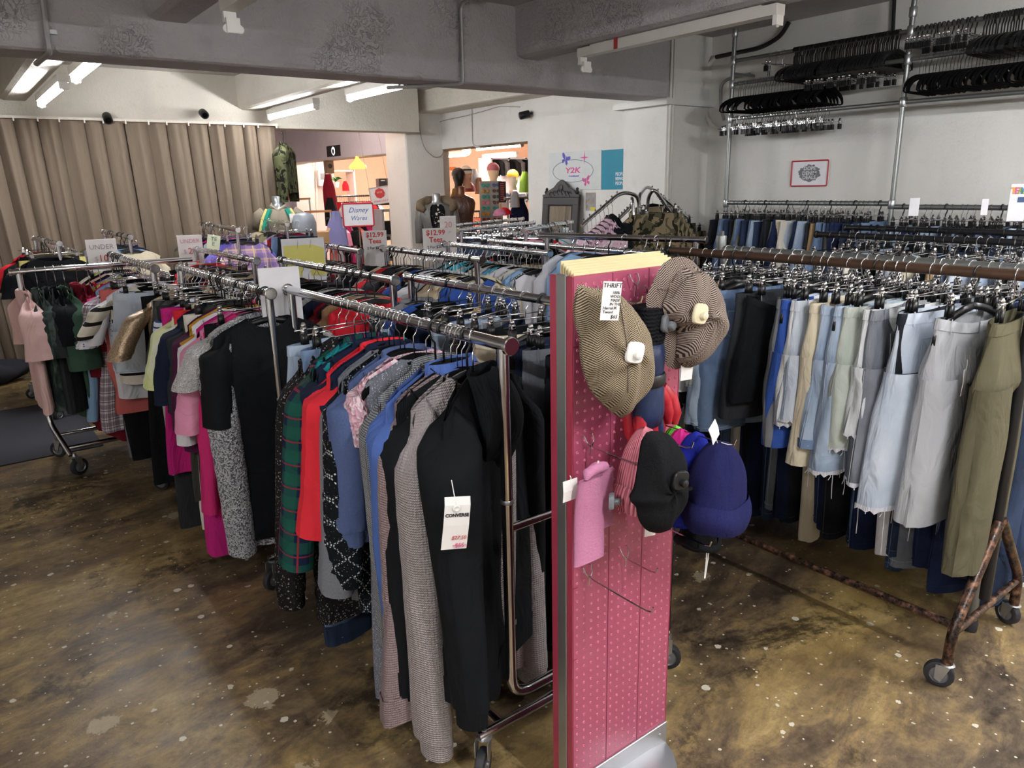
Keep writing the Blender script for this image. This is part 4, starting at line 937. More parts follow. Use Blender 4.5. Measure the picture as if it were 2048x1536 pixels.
L = [('tee', 'pale pink', 'wire', dict(L=.78, sl=.3, cuff=.075, splay=.1, arm=.065, thick=.02, yaw=.02, fold=.01)), ('tee', 'tie-dye green', 'wire', dict(L=.79, sl=.3, thick=.022, arm=.06)), ('tee', 'charcoal', 'wire', dict(L=.8, sl=.3, thick=.022, arm=.06)), ('tee', 'black', 'wire', dict(L=.8)), ('tee', 'green', 'wire', dict(L=.85, sl=.38, splay=.12, cuff=.085, thick=.022)), ('shirt', 'burgundy', 'wire', dict(L=.95, sl=.45)), ('dress', 'burgundy', 'wire', dict(L=1.0, sl=.3)), ('top', 'bright red', 'wire', dict(L=.7)), ('blouse', 'white lace', 'wire', dict(L=.6))]
row('crosswise left rail', 'clothes on the crosswise left rail', 'x', 4.98, 1.19, [.325, .4, .45, .49, .535, .6, .66, .72, .79], L, True, .08, seed=19)
def fill(desc, group, axis, fx, z, a, b, n, kinds, cols, hk=None, seed=0, yaws=.12, near=False):
    r = random.Random(seed); sp = []
    for i in range(n): sp.append((r.choice(kinds), r.choice(cols), r.choice(hk) if hk else None, {}))
    row(desc, group, axis, fx, z, spread(a, b, n, .2, seed), sp, near, yaws, seed=seed)
TEES = ['white', 'black', 'grey', 'pale grey', 'red', 'navy', 'royal blue', 'cream', 'charcoal', 'striped grey', 'black', 'white', 'beige', 'burgundy']
fill('near tees rail', 't-shirts on the near tees rail', 'y', 2.27, RH, 3.33, 4.26, 26, ['tee'], TEES, ['velvet', 'velvet', 'velvet', 'plastic', 'wire'], 21)
fill('far tees rail', 't-shirts on the far tees rail', 'y', 2.74, RH, 3.33, 4.26, 24, ['tee'], ['white', 'pale grey', 'striped grey', 'white', 'off-white', 'sky blue', 'black', 'pink floral', 'turquoise'], ['wire', 'wire', 'velvet'], 22)
fill('short centre rail', 'clothes on the short centre rail', 'y', 2.1, RH, 4.32, 4.92, 11, ['top', 'shirt', 'sweater'], ['burgundy', 'black', 'grey', 'beige', 'red plaid', 'brown', 'coral', 'charcoal'], ['plastic', 'wire'], 23)
D = [('top', 'coral', 'wire'), ('top', 'lime', 'wire'), ('shirt', 'charcoal', 'velvet'), ('top', 'pink', 'wire'), ('top', 'lime', 'plastic'), ('sweater', 'burgundy', 'wire'), ('top', 'burgundy', 'velvet'), ('shirt', 'sky blue', 'wire'), ('top', 'charcoal', 'velvet'), ('sweater', 'white', 'velvet', dict(sc=1)), ('jacket', 'burgundy', 'velvet'), ('sweater', 'white', 'velvet', dict(sc=1.05)), ('sweater', 'beige cable knit', 'velvet', dict(sc=1.05)), ('jacket', 'dark grey', 'velvet'), ('sweater', 'striped grey', 'velvet'), ('sweater', 'khaki', 'velvet'), ('top', 'red', 'velvet'), ('jacket', 'black', 'velvet'), ('top', 'black', 'velvet'), ('top', 'white', 'wire')]
row('cream board rail', 'tops on the cream board rail', 'y', 3.095, RH, [2.78, 2.83, 2.88, 2.92, 2.97, 3.02, 3.08, 3.14, 3.21, 3.3, 3.4, 3.57, 3.8, 3.92, 4.03, 4.12, 4.16, 4.19, 4.22, 4.25], D, False, .08, seed=24)
row('middle chrome rail', 'clothes on the middle chrome rail', 'y', 2.9, 1.315, [2.5, 2.58, 2.66, 2.8, 2.92, 3.02, 3.12, 3.22], [('skirt', 'black', 'clip'), ('shirt', 'red plaid', 'wire'), ('jeans', 'black denim', 'clip'), ('shirt', 'charcoal', 'wire'), ('top', 'black', 'plastic'), ('shirt', 'pink floral', 'wire'), ('top', 'sky blue', 'wire'), ('top', 'white', 'wire')], False, .1, seed=25)
# brown rail: shorts, near to far
Fs = [('trousers', 'olive', 'clip', dict(L=.8, yaw=.12, leg=.12, hw=.2)), ('shorts', 'beige', 'clip', dict(L=.3, pocket=False, yaw=.2)),
 ('long shorts', 'pale grey', 'blackclip', dict(L=.68, yaw=-.1, leg=.13, drop=.03, tagat=(-.14, -.075, -.28, .2), label='faded grey knee-length shorts next to the olive trousers, brown rail')), ('shorts', 'black', 'clip', dict(L=.4)), ('long shorts', 'pale blue denim', 'clip', dict(L=.66, yaw=-.2, leg=.14, fray=.17)), ('shorts', 'black denim', 'clip', dict(L=.42)), ('long shorts', 'mid blue denim', 'clip', dict(L=.55)), ('shorts', 'bleached denim', 'clip', dict(L=.43, yaw=-.2, fray=.09)), ('long shorts', 'grey denim', 'clip', dict(L=.6, fray=.08, yaw=.15)), ('long shorts', 'washed green denim', 'clip', dict(L=.5, fray=.08)), ('long shorts', 'light blue denim', 'blackclip', dict(L=.6, fray=.1)),
 ('shorts', 'light blue denim', 'clip', dict(L=.52, yaw=-.18, leg=.13, drop=.03, turnup='mid blue denim')), ('long shorts', 'cream', 'clip', dict(L=.6, yaw=-.1, pocket=False)), ('shorts', 'black', 'clip', dict(L=.3, pocket=False)), ('shorts', 'bleached denim', 'clip', dict(L=.46, yaw=-.1, fray=.1)), ('shorts', 'pale blue denim', 'clip', dict(L=.44, fray=.12)), ('shorts', 'royal blue', 'blackclip', dict(L=.56, yaw=.05, pocket=False)), ('shorts', 'grey', 'clip', dict(L=.56, pocket=False)), ('skirt', 'black', 'clip', dict(L=.42, yaw=-.3, drop=.06)), ('skirt', 'charcoal', 'clip', dict(L=.5, yaw=-.3, hw=.19, tagat=(-.12, -.06, -.16, .1))),
 ('shorts', 'mid blue denim', 'blackclip', dict(L=.58, yaw=-.25, leg=.13, tagat=(-.03, -.07, -.3, .1))), ('shorts', 'light blue denim', 'blackclip', dict(L=.56)), ('shorts', 'washed green denim', 'clip', dict(L=.4)), ('shorts', 'white', 'clip', dict(L=.44)), ('shorts', 'charcoal', 'clip', dict(L=.5)), ('shorts', 'grey denim', 'clip', dict(L=.45))]
pf = [2034, 1996, 1955, 1925, 1890, 1865, 1845, 1820, 1795, 1775, 1755, 1730, 1700, 1682, 1662, 1645, 1628, 1608, 1585, 1558, 1500, 1470, 1450, 1430, 1410, 1385]
for i_ in (13, 6, 3, 1): Fs.pop(i_); pf.pop(i_)
row('brown rail', 'shorts on the brown rail', 'y', 2.6, FZ, [rail_y(p, 2.6, FZ) for p in pf], Fs, True, .1, seed=31)
f2 = ['dark blue denim', 'black denim', 'indigo denim', 'mid blue denim', 'indigo denim', 'grey denim', 'dark blue denim', 'white', 'dark blue denim', 'indigo denim', 'mid blue denim', 'dark blue denim', 'black denim', 'indigo denim', 'dark blue denim', 'cream', 'indigo denim', 'black denim', 'grey denim', 'dark blue denim', 'indigo denim', 'black denim', 'off-white', 'mid blue denim', 'dark blue denim', 'black denim', 'indigo denim', 'dark blue denim']
row('grey pipe rail', 'jeans on the grey pipe rail', 'y', 2.93, GZ, spread(.86, 2.16, len(f2), .3, 33), [('jeans', c, 'clip', dict(L=random.Random(i).uniform(.96, 1.08), pocket=False)) for i, c in enumerate(f2)], True, .2, seed=34)
DEN = ['dark blue denim', 'indigo denim', 'mid blue denim', 'light blue denim', 'black denim', 'grey denim', 'pale blue denim', 'cream', 'off-white', 'khaki', 'tan']
fill('first black rail', 'shorts on the first black rail', 'y', 3.87, 1.3, 1.06, 2.18, 24, ['shorts', 'skirt'], ['light blue denim', 'mid blue denim', 'black', 'pale blue denim', 'cream', 'tan', 'charcoal', 'dark blue denim', 'off-white'], ['clip'], 41, .25)
fill('second black rail', 'shorts on the second black rail', 'y', 4.5, 1.3, 1.16, 2.36, 22, ['shorts', 'skirt'], ['black', 'mid blue denim', 'dark blue denim', 'light blue denim', 'white', 'charcoal'], ['clip', 'blackclip'], 42, .25)
W1 = ['black denim', 'grey denim', 'mid blue denim', 'dark blue denim', 'black denim', 'khaki', 'mid blue denim', 'dark blue denim', 'dark blue denim', 'mid blue denim', 'light blue denim', 'dark blue denim', 'black denim', 'charcoal', 'indigo denim', 'grey denim', 'cream', 'off-white', 'pale blue denim', 'indigo denim', 'dark blue denim', 'light blue denim', 'charcoal', 'tan', 'mid blue denim', 'mid blue denim', 'dark blue denim', 'indigo denim', 'black denim', 'indigo denim', 'dark blue denim', 'dark blue denim', 'mid blue denim', 'light blue denim', 'mid blue denim']
row('left wall pipe', 'jeans on the left wall pipe', 'y', PW, 1.425, spread(2.56, 3.77, len(W1), .25, 44), [('jeans', c, 'blackclip' if i % 5 == 0 else 'clip', dict(sc=1)) for i, c in enumerate(W1[::-1])], False, .12, seed=45)
fill('right wall pipe', 'jeans on the right wall pipe', 'y', PW, 1.405, 1.2, 2.4, 28, ['jeans', 'jeans', 'shorts'], ['dark blue denim', 'mid blue denim', 'black denim', 'charcoal', 'indigo denim', 'light blue denim'], ['clip', 'clip', 'blackclip'], 46)
# racks by the curtain
row('leftmost curtain rail', 'clothes on the leftmost curtain rail', 'y', .63, 1.27, spread(6.15, 6.95, 9, .2, 50), [('tee', 'black', 'clip'), ('shorts', 'yellow', 'clip'), ('skirt', 'yellow', 'clip'), ('top', 'olive', 'plastic'), ('skirt', 'black', 'clip'), ('tee', 'khaki', 'wire'), ('tee', 'black', 'plastic'), ('tee', 'red', 'clip'), ('top', 'magenta', 'plastic')], False, .2, seed=51)
row('second curtain rail', 'clothes on the second curtain rail', 'y', 1.155, 1.28, spread(6.3, 7.35, 9, .2, 52), [('jacket', 'cream', 'plastic'), ('shirt', 'sky blue', 'wire'), ('top', 'black', 'plastic'), ('jacket', 'navy', 'plastic'), ('skirt', 'yellow', 'clip'), ('tee', 'charcoal', 'wire'), ('jacket', 'dark grey', 'plastic'), ('top', 'grey', 'wire'), ('top', 'olive', 'wire')], False, .15, seed=53)
row('third curtain rail', 'clothes on the third curtain rail', 'y', 1.99, 1.3, spread(6.15, 7.45, 13, .2, 54), [('shirt', 'pastel plaid', 'wire'), ('skirt', 'violet', 'clip'), ('tee', 'violet', 'wire'), ('skirt', 'dark blue denim', 'clip'), ('tee', 'black', 'clip'), ('top', 'pale grey', 'wire'), ('skirt', 'navy', 'clip'), ('top', 'magenta', 'wire'), ('skirt', 'black', 'clip'), ('shirt', 'black', 'plastic'), ('top', 'khaki', 'wire'), ('jacket', 'olive', 'plastic'), ('top', 'dark olive', 'wire')], False, .15, seed=55)
row('fourth curtain rail', 'clothes on the fourth curtain rail', 'y', 2.62, 1.3, spread(6.65, 7.6, 9, .2, 56), [('skirt', 'black', 'clip'), ('jeans', 'mid blue denim', 'clip'), ('shirt', 'burgundy', 'wire'), ('shirt', 'pastel plaid', 'wire'), ('camisole', 'olive camouflage', 'clip'), ('top', 'khaki', 'wire'), ('top', 'lime', 'wire'), ('tee', 'beige', 'wire'), ('tee', 'grey', 'wire')], False, .15, seed=57)
# back racks run across the room
def xrow(desc, group, a, b, z, n, kinds, cols, hk, seed):
    r = random.Random(seed); sp = [(r.choice(kinds), r.choice(cols), r.choice(hk), {}) for _ in range(n)]; labs = labels_for(sp, desc); ang = math.atan2(b[1] - a[1], b[0] - a[0])
    for i, s in enumerate(sp):
        f = (i + .5)/n; loc = (a[0] + (b[0] - a[0])*f, a[1] + (b[1] - a[1])*f, z); yaw = ang + PI/2 + r.gauss(0, .12); base = labs[i][0]
        hanger(s[2], loc, yaw, f"{HANG[s[2]]} of the {base}, {desc}", group + ' hangers', False)
        o = bpy.data.objects.new(NAMES.get(s[0], s[0]), far_mesh(s[0], i % 4)); place(o, loc, (0, 0, yaw)); setmat(o, fab(s[1])); tag(o, f"{base} on {desc}", CATS.get(s[0], s[0]), group)
xrow('back denim rail', 'clothes on the back denim rail', (3.58, 5.36), (4.6, 5.71), 1.24, 22, ['shorts', 'skirt', 'jeans'], ['mid blue denim', 'dark blue denim', 'grey denim', 'light blue denim', 'charcoal'], ['clip', 'clip', 'wire'], 61)
xrow('doorway rail', 'clothes on the doorway rail', (3.98, 6.02), (5.05, 6.48), 1.24, 14, ['shirt', 'top', 'skirt'], ['charcoal', 'dark blue denim', 'grey', 'black'], ['plastic', 'clip'], 62)
xrow('mirror rail', 'clothes on the mirror rail', (3.78, 4.75), (4.72, 5.28), 1.25, 16, ['tee', 'top', 'shirt'], ['white', 'off-white', 'red', 'black', 'sky blue', 'white', 'turquoise'], ['plastic', 'wire', 'clip'], 63)
# ------------------------------------------------------------------ pink pegboard display
b = NB('pink acrylic'); n = b.noise(b.ob(), 3, 3)
PINKA = b.done(b.mix(n, '#a94a66', '#b55a74'), .3, spec=.5, **{'Transmission Weight': .12, 'Coat Weight': .3, 'Coat Roughness': .12})
b = NB('pink acrylic edge'); PINKE = b.done('#cc4f68', .18, spec=.6, **{'Transmission Weight': .45})
DOTM = plain('pink dimple', '#c9708a', .22)
PX0, PX1, PY0, PY1, PZ = 1.072, 1.432, 1.185, 1.262, 1.405
t = thing('pegboard_display', 'tall pink pegboard display hung with caps and hats at the front', 'display stand', ((PX0 + PX1)/2, (PY0 + PY1)/2, 0))
O = np.array([(PX0 + PX1)/2, (PY0 + PY1)/2, 0])
W3 = (PX1 - PX0)/3
for fy, sg in ((PY0, -1), (PY1, 1)):
    for k in range(3):
        x0 = PX0 + W3*k + .0008 - O[0]; x1 = PX0 + W3*(k + 1) - .0008 - O[0]; y = fy - O[1]
        mb = MB(); mb.rbox((x0, min(y, y - sg*.01), .03), (x1, max(y, y - sg*.01), PZ), .0012); mb.build('panel', PINKA, t, smooth=False)
mb = MB(); th = 8
for i in range(56):
    z = .055 + i*.0242
    for k in range(15):
        x = PX0 + W3*(k//5) + W3*(.1 + .2*(k % 5)) - O[0]; y = PY0 - O[1]
        rings = [[(x + r*math.cos(2*PI*j/th), y - h, z + r*math.sin(2*PI*j/th)) for j in range(th)] for r, h in ((.0042, -.0005), (.0035, .0016), (.0023, .0018), (.0017, .0004))]
        mb.loft(rings, caps=False); nn = len(mb.v); mb.add(rings[-1], [tuple(range(th))])
o = mb.build('dimples', DOTM, t); o['kind'] = 'stuff'
for z in (.03, .25, .45, .65, .85, 1.05, 1.25):       # tile joints seen through the acrylic edge
    MB().box((PX0 - O[0] - .0015, PY0 - O[1] - .0008, z - .0012), (PX0 - O[0] + .014, PY0 - O[1] + .006, z + .0012)).build('tile_joint', PINKE, t, smooth=False)
MB().rbox((PX0 - .003 - O[0], PY0 - O[1], .03), (PX0 - O[0], PY0 + .02 - O[1], PZ), .001).build('edge_strip', PINKE, t, smooth=False)
MB().rbox((PX0 - .003 - O[0], PY1 - .025 - O[1], .03), (PX0 - O[0], PY1 - O[1], PZ), .001).build('edge_strip', PINKE, t, smooth=False)
MB().rbox((PX1 - O[0], PY0 - O[1], .03), (PX1 + .003 - O[0], PY1 - O[1], PZ), .001).build('edge_strip', PINKE, t, smooth=False)
MB().rbox((PX0 - .006 - O[0], PY0 + .02 - O[1], .02), (PX0 - O[0] + .004, PY1 - .025 - O[1], PZ + .004), .0015).build('metal_channel', STEEL, t, smooth=False, label='brushed metal channel down the left edge')
MB().box((PX0 - O[0], PY0 + .004 - O[1], PZ - .008), (PX1 - O[0], PY1 - .004 - O[1], PZ + .001)).build('top_rail', PINKE, t, smooth=False)
ALU = plain('satin aluminium', '#b4b5b8', .38, .8)
mb = MB(); mb.rbox((-.182, PY0 - .006 - O[1], .012), (.182, PY0 - O[1] - .0003, .085), .0015); mb.build('base_plate', ALU, t, smooth=False)
mb = MB(); mb.lathe([(.005, .0295), (.004, .0)], (.14, PY0 - .0075 - O[1], .05), 10, 'y') if False else mb.lathe([(.005, 0), (.005, -.004), (.002, -.005)], (.15, PY0 - .006 - O[1], .055), 10, 'y'); mb.build('screw', STEEL, t)
mb = MB(); mb.lathe([(.165, 0), (.17, .006), (.165, .014), (.1, .026), (.02, .028)], (.02, -.0, 0), 48); mb.build('base_disc', ALU, t)
cream = plain('cream card', '#d9cf9f', .7)
for k in range(6):
    c = ['front cream card sheet sticking up from the top of the pink pegboard', 'second cream card sheet in the pegboard top slot, behind the front one', 'third cream card sheet in the pegboard top slot', 'fourth cream card sheet in the pegboard top slot', 'fifth cream card sheet, second from the back of the pegboard slot', 'rearmost cream card sheet in the pegboard top slot, standing tallest'][k]
    mb = MB(); mb.rbox((-.17 + .002*k, -.0018, 0), (.174 - .001*k, .0018, .03), .0005)
    tag(mb.build('card_sheet', cream, None, (O[0], PY0 + .012 + k*.0105, PZ - .023 + .0044*k), smooth=False), c, 'card', 'cream cards on the pegboard')
# peg hooks
def peg_hook(x, z, L, label, drop=.0):
    t = thing('peg_hook', label, 'hook', (x, PY0, z))
    mb = MB()
    for s in (-1, 1): mb.tube([(s*.012, .004, .018), (s*.013, -.008, .02), (s*.012, -.014, .008), (s*.006, -.016, -.002), (0, -.018, -.006)], .0018, 6)
    mb.build('prong', CHROME, t)
    MB().tube([(0, -.016, -.004), (0, -.03, -.008), (0, -.03 - (L - .05), -.008 - drop), (0, -L + .005, -.004 - drop), (0, -L, .01 - drop)], .0019, 6).build('arm', CHROME, t)
    MB().tube([(0, -.015, -.004), (0, -.013, -.03)], .0022, 6).build('stem', CHROME, t)
    return t
HK = {}
def pk(px, py): p = at_y(px, py, PY0); return float(p[0]), float(p[2])
for n_, (px, py), L, lab in (('a', (1262, 565), .12, 'chrome peg hook at the top between the two tweed caps'), ('b', (1172, 884), .17, 'chrome peg hook carrying the pink fleece headband'), ('c', (1243, 1107), .12, 'empty short chrome peg hook low on the pegboard'), ('d', (1170, 1145), .22, 'empty long chrome peg hook, lowest on the pegboard')):
    x, z = pk(px, py); HK[n_] = (x, z); peg_hook(x, z, L, lab)
HX, HZ = 1.33, .995
peg_hook(1.335, 1.03, .25, 'chrome peg hook at the right carrying the stack of beanies'); peg_hook(1.335, .76, .2, 'bare peg hook below the navy beanie')
peg_hook(1.15, 1.36, .13, 'peg hook behind the left tweed cap'); peg_hook(1.39, 1.37, .14, 'peg hook behind the right tweed cap'); peg_hook(1.31, 1.33, .13, 'peg hook carrying the ski gloves'); peg_hook(1.25, 1.03, .2, 'chrome peg hook carrying the pink beanie and black beret')
# soft shapes bulging from an outline
def dome(pts, depth, back=.012, rings=9, p=2.2, crease=None, rot=0):
    """pts (x, z) about the centre; front bulges to -y"""
    P = np.array(pts); n = len(P); mb = MB(); vs = []; uv = []; fs = []
    prof = [(1 - (i/rings)) for i in range(rings + 1)]
    def ringpts(sg, dep):
        out = []
        for s in prof:
            h = dep*(1 - s**p)**(1/p) if s < 1 else 0
            out.append([(q[0]*s, -sg*h*(1 + .1*math.sin(5*math.atan2(q[1], q[0]) + 6*s)), q[1]*s) for q in P])
        return out
    ca, sa = math.cos(rot), math.sin(rot)
    for sg, dep in ((1, depth), (-1, back)):
        r = ringpts(sg, dep); 
        if sg < 0: r = [q[::-1] for q in r]
        mb.loft(r, caps=False, uv=[(q[0]*ca - q[2]*sa, q[0]*sa + q[2]*ca) for ring in r for q in ring])
    return mb
def densify(pts, k=4):
    P = [Vector((a, b)) for a, b in pts]; n = len(P); out = []
    for i in range(n):
        p0, p1, p2, p3 = P[i-1], P[i], P[(i+1) % n], P[(i+2) % n]
        for j in range(k):
            t = j/k; q = .5*((2*p1) + (-p0 + p2)*t + (2*p0 - 5*p1 + 4*p2 - p3)*t*t + (-p0 + 3*p1 - 3*p2 + p3)*t**3); out.append((q.x, q.y))
    return out
def outline(zpts, y, f=3.656, ox=1080, oy=480):
    w_ = [at_y(ox + a/f, oy + b/f, y) for a, b in zpts]; P = np.array([(p[0], p[2]) for p in w_]); c = P.mean(0)
    return [tuple(q - c) for q in P], (float(c[0]), y, float(c[1]))
TW1 = m_fab('tan herringbone tweed', 'herring', '#a5967c', '#3d352f', None, 1.5); TW2 = m_fab('brown herringbone tweed', 'herring', '#9c8d80', '#332a2b', None, 1.5)
def sec_tag(parent, x, y, z, c, rz=0, s=.042, label=None, tilt=0):
    mb = MB(); ring = lambda k, h: [(k*s*.5*sgn_p(math.cos(a), .55), h, k*s*.5*1.08*sgn_p(math.sin(a), .55)) for a in [2*PI*i/24 for i in range(24)]]
    mb.loft([ring(.9, .004), ring(1, .001), ring(1, -.003), ring(.9, -.006)]); o = mb.build('security_tag', c, parent, (x, y, z), (tilt, .2, rz), label=label)
    k = MB(); k.lathe([(.0085, -.005), (.0095, -.011), (.008, -.016), (.003, -.0185)], (.004, 0, -.003), 14, 'y'); k.build('pin_head', c, o); return o
def sgn_p(a, p): return math.copysign(abs(a)**p, a)
CREAMP = plain('cream plastic', '#d8ceaf', .35)
def text_obj(name, txt, size, mat, parent, loc, rot, align='CENTER', ex=.0003, sx=1, shear=0, bold=0):
    cu = bpy.data.curves.new(name, 'FONT'); cu.body = txt; cu.size = size; cu.align_x = align; cu.extrude = ex; cu.shear = shear; cu.offset = bold; cu.resolution_u = 2; cu.space_line = .9
    tmp = bpy.data.objects.new('tmp', cu); COL.objects.link(tmp); dg = bpy.context.evaluated_depsgraph_get(); dg.update()
    me = bpy.data.meshes.new_from_object(tmp.evaluated_get(dg)); bpy.data.objects.remove(tmp); me.name = name; me.materials.clear(); me.materials.append(mat)
    o = bpy.data.objects.new(name, me); place(o, loc, rot, parent); o.scale = (sx, 1, 1); return o
FY = (PI/2, 0, 0); FXW = (PI/2, 0, -PI/2)
INK = plain('black ink', '#1d1d24', .6); REDI = plain('red ink', '#c23a38', .6); BLUEI = plain('blue ink', '#3c5f9c', .6); GREYI = plain('grey ink', '#55585c', .6)
# left tweed cap
pts, c = outline([(310, 335), (280, 420), (268, 520), (285, 640), (315, 740), (322, 880), (345, 1000), (400, 1120), (480, 1215), (560, 1280), (625, 1303), (665, 1270), (695, 1220), (770, 1150), (830, 1070), (855, 980), (862, 850), (835, 700), (775, 590), (690, 480), (600, 395), (500, 365), (430, 362), (370, 345)], 1.085)
t = thing('flat_cap', 'tan herringbone tweed flat cap with a white security tag, left one', 'cap', c)
bill = [p for p in pts]
dome([(p[0]*1.0 + .006, p[1]) for p in densify(pts, 2)], .018, .03, 5).build('bill', TW1, t, (0.0, .018, 0), sharp=False)
crown = densify([(p[0]*(.84 if p[0] > 0 else 1), p[1]*.985) for p in pts], 2)
dome(crown, .055, .02, 10, 2.0).build('crown', TW1, t, (-.004, 0, 0), sharp=False)
MB().tube([(-.035, -.045, .11), (-.025, -.058, .02), (-.012, -.05, -.08)], .0012, 5).build('seam', plain('tweed seam', '#4b4138', .9), t)
sec_tag(t, -.008, -.062, .008, WHITEPL, -.3, .042, 'white plastic security tag')
tg = MB(); tg.rbox((-.021, -.0007, -.038), (.021, .0007, .038), .0004); tp = at_y(1222, 602, 1.015)
to = tg.build('price_tag', M_TAGW, t, tuple(np.array(tp) - np.array(c)), (0, .1, -.25), smooth=False, label='white tag handwritten THRIFT 65 dollars')
for s_, z_, sz in (('THRIFT', .026, .013), ('100%', .014, .0078), ('WOOL', .0065, .0078), ('MADE', -.001, .0078), ('IN THE', -.0085, .0078), ('UK', -.016, .0078)): text_obj('lettering', s_, sz, INK, to, (.0 if sz > .01 else .009, -.0012, z_), FY, shear=.1)
text_obj('lettering', 'Harris\nTweed', .0085, INK, to, (-.018, -.0012, -.0165), FY, 'LEFT', shear=.2); text_obj('lettering', '$65', .0105, INK, to, (.009, -.0012, -.034), FY, shear=.2)
# right tweed cap
pts, c = outline([(1060, 125), (960, 175), (905, 270), (860, 370), (832, 430), (850, 540), (915, 600), (955, 660), (958, 760), (950, 850), (985, 930), (1060, 955), (1130, 915), (1195, 850), (1245, 770), (1310, 690), (1355, 600), (1335, 500), (1310, 400), (1250, 280), (1215, 200), (1150, 140)], 1.09)
t = thing('flat_cap', 'brown herringbone tweed flat cap with a cream security tag, right one', 'cap', c)
dome([(p[0], p[1]) for p in densify(pts, 2)], .02, .03, 5).build('bill', TW2, t, (-.004, .02, 0), sharp=False)
dome(densify([(p[0]*.86 + .014, p[1]*.9 - .01) for p in pts], 2), .062, .02, 10, 2.0, rot=.5).build('crown', TW2, t, (0, 0, 0), sharp=False)
MB().tube([(-.085, -.02, .05), (-.06, -.028, .085), (-.02, -.034, .105), (.03, -.03, .1)], .0013, 5).build('seam', plain('tweed seam', '#4b4138', .9), t)
sec_tag(t, -.036, -.06, .015, CREAMP, -.1, .043, 'cream plastic security tag')
price_tag(t, .0, .0, -.105, -.2, .034, .05, .02)
# ski gloves
NAVYG = fab('navy'); REDG = m_fab('red glove nylon', 'satin', '#a8202c'); NAVN = m_fab('navy glove nylon', 'satin', '#1c2a4c')
def glove(pos, yaw, label, main, palm, mirror=1):
    t = thing('ski_glove', label, 'glove', pos, yaw, 'ski gloves on the pegboard'); t.scale = (1.25,)*3
    def ring(z, rx, ry, cx=0): return [(cx + rx*math.cos(2*PI*k/18), ry*math.sin(2*PI*k/18), z) for k in range(18)]
    MB().loft([ring(.0, .03, .022), ring(-.008, .036, .026), ring(-.06, .034, .026), ring(-.075, .03, .022)]).build('knit_cuff', fab('black marl knit'), t)
    MB().loft([ring(-.06, .03, .022), ring(-.09, .036, .028), ring(-.12, .034, .026), ring(-.135, .03, .023), ring(-.155, .036, .027), ring(-.2, .043, .028), ring(-.225, .04, .024)]).build('palm', palm, t, sharp=False)
    MB().loft([ring(-.125, .036, .028), ring(-.128, .038, .03), ring(-.145, .038, .03), ring(-.148, .036, .028)]).build('wrist_strap', BLACKP, t)
    for k, (x, L) in enumerate(((-.031, .06), (-.0105, .075), (.0105, .072), (.031, .055))):
        mb = MB(); n = 6; pts = [(x*mirror*(1 + .15*i/n), -.012*(i/n)**2, -.2 - L*i/n) for i in range(n + 1)]
        mb.tube(pts, [.0125, .0135, .0135, .013, .012, .0105, .006], 10); mb.build('finger', palm if k % 2 else main, t)
    pts = [(.038*mirror, 0, -.165), (.058*mirror, -.006, -.19), (.064*mirror, -.012, -.22), (.062*mirror, -.016, -.24)]
    MB().tube(pts, [.014, .0145, .0135, .006], 10).build('thumb', main, t)
    MB().tube([(0, .0, .03), (.004, .0, .0)], .0012, 5).build('hang_loop', BLACKM, t)
    return t
gp = at_y(1305, 612, 1.12); glove((gp[0], 1.125, gp[2]), .3, 'navy ski glove with red fingertips and black wrist strap', REDG, NAVN)
glove((gp[0] + .03, 1.165, gp[2] - .005), -.25, 'red ski glove hanging just behind the navy one', REDG, REDG, 1)
gt = bpy.data.objects['ski_glove']; price_tag(gt, .03, -.03, .02, -.2, .034, .06, .03); sec_tag(gt, .0, -.03, -.03, plain('grey plastic', '#6d7076', .4), 0, .03)
# pink fleece headband
PFL = m_fab('pink fleece', 'fuzz', '#cf7fa6', '#e39cbf')
x, z = HK['b']; t = thing('headband', 'bright pink fleece headband folded over the left peg hook', 'headband', (x - .065, 1.08, z - .028)); t.scale = (1.35, 1, .95)
def strip(x0, w_, z0, z1, y, th=.007):
    def f(u, v):
        a = 2*PI*u; wv = w_*(1 - .25*(1 - v)**3) ; return (x0 + wv*.5*sgn_p(math.cos(a), .5) + .006*math.sin(3*v + x0*40) + (-.012*v if x0 < 0 else 0.004*v), y + th*sgn_p(math.sin(a), .7) + .008*math.sin(PI*v), z0 + (z1 - z0)*v)
    return MB().grid(f, 24, 16, lambda u, v: (u*.2, v*.2), wrap=False)
m1 = strip(-.018, .066, -.0, -.205, -.012); m1.build('front_fold', PFL, t, sharp=False)
strip(.02, .05, .0, -.15, .012).build('rear_fold', PFL, t, sharp=False)
mb = MB(); mb.tube([(-.03, -.01, -.004), (-.02, .0, .006), (.0, .002, .012), (.02, .008, .006), (.032, .012, -.004)], [.004, .012, .014, .012, .004], 10); mb.build('top_fold', PFL, t, sharp=False)
MB().tube([(0, .0, .012), (.001, -.002, .03), (0, 0, .022)], .0018, 6).build('tag_string', WHITEPL, t)
sec_tag(t, .018, -.02, -.07, plain('grey plastic', '#6d7076', .4), .9, .034, 'grey plastic security tag'); price_tag(t, -.052, .01, -.0, 0, .03, .05, .01)
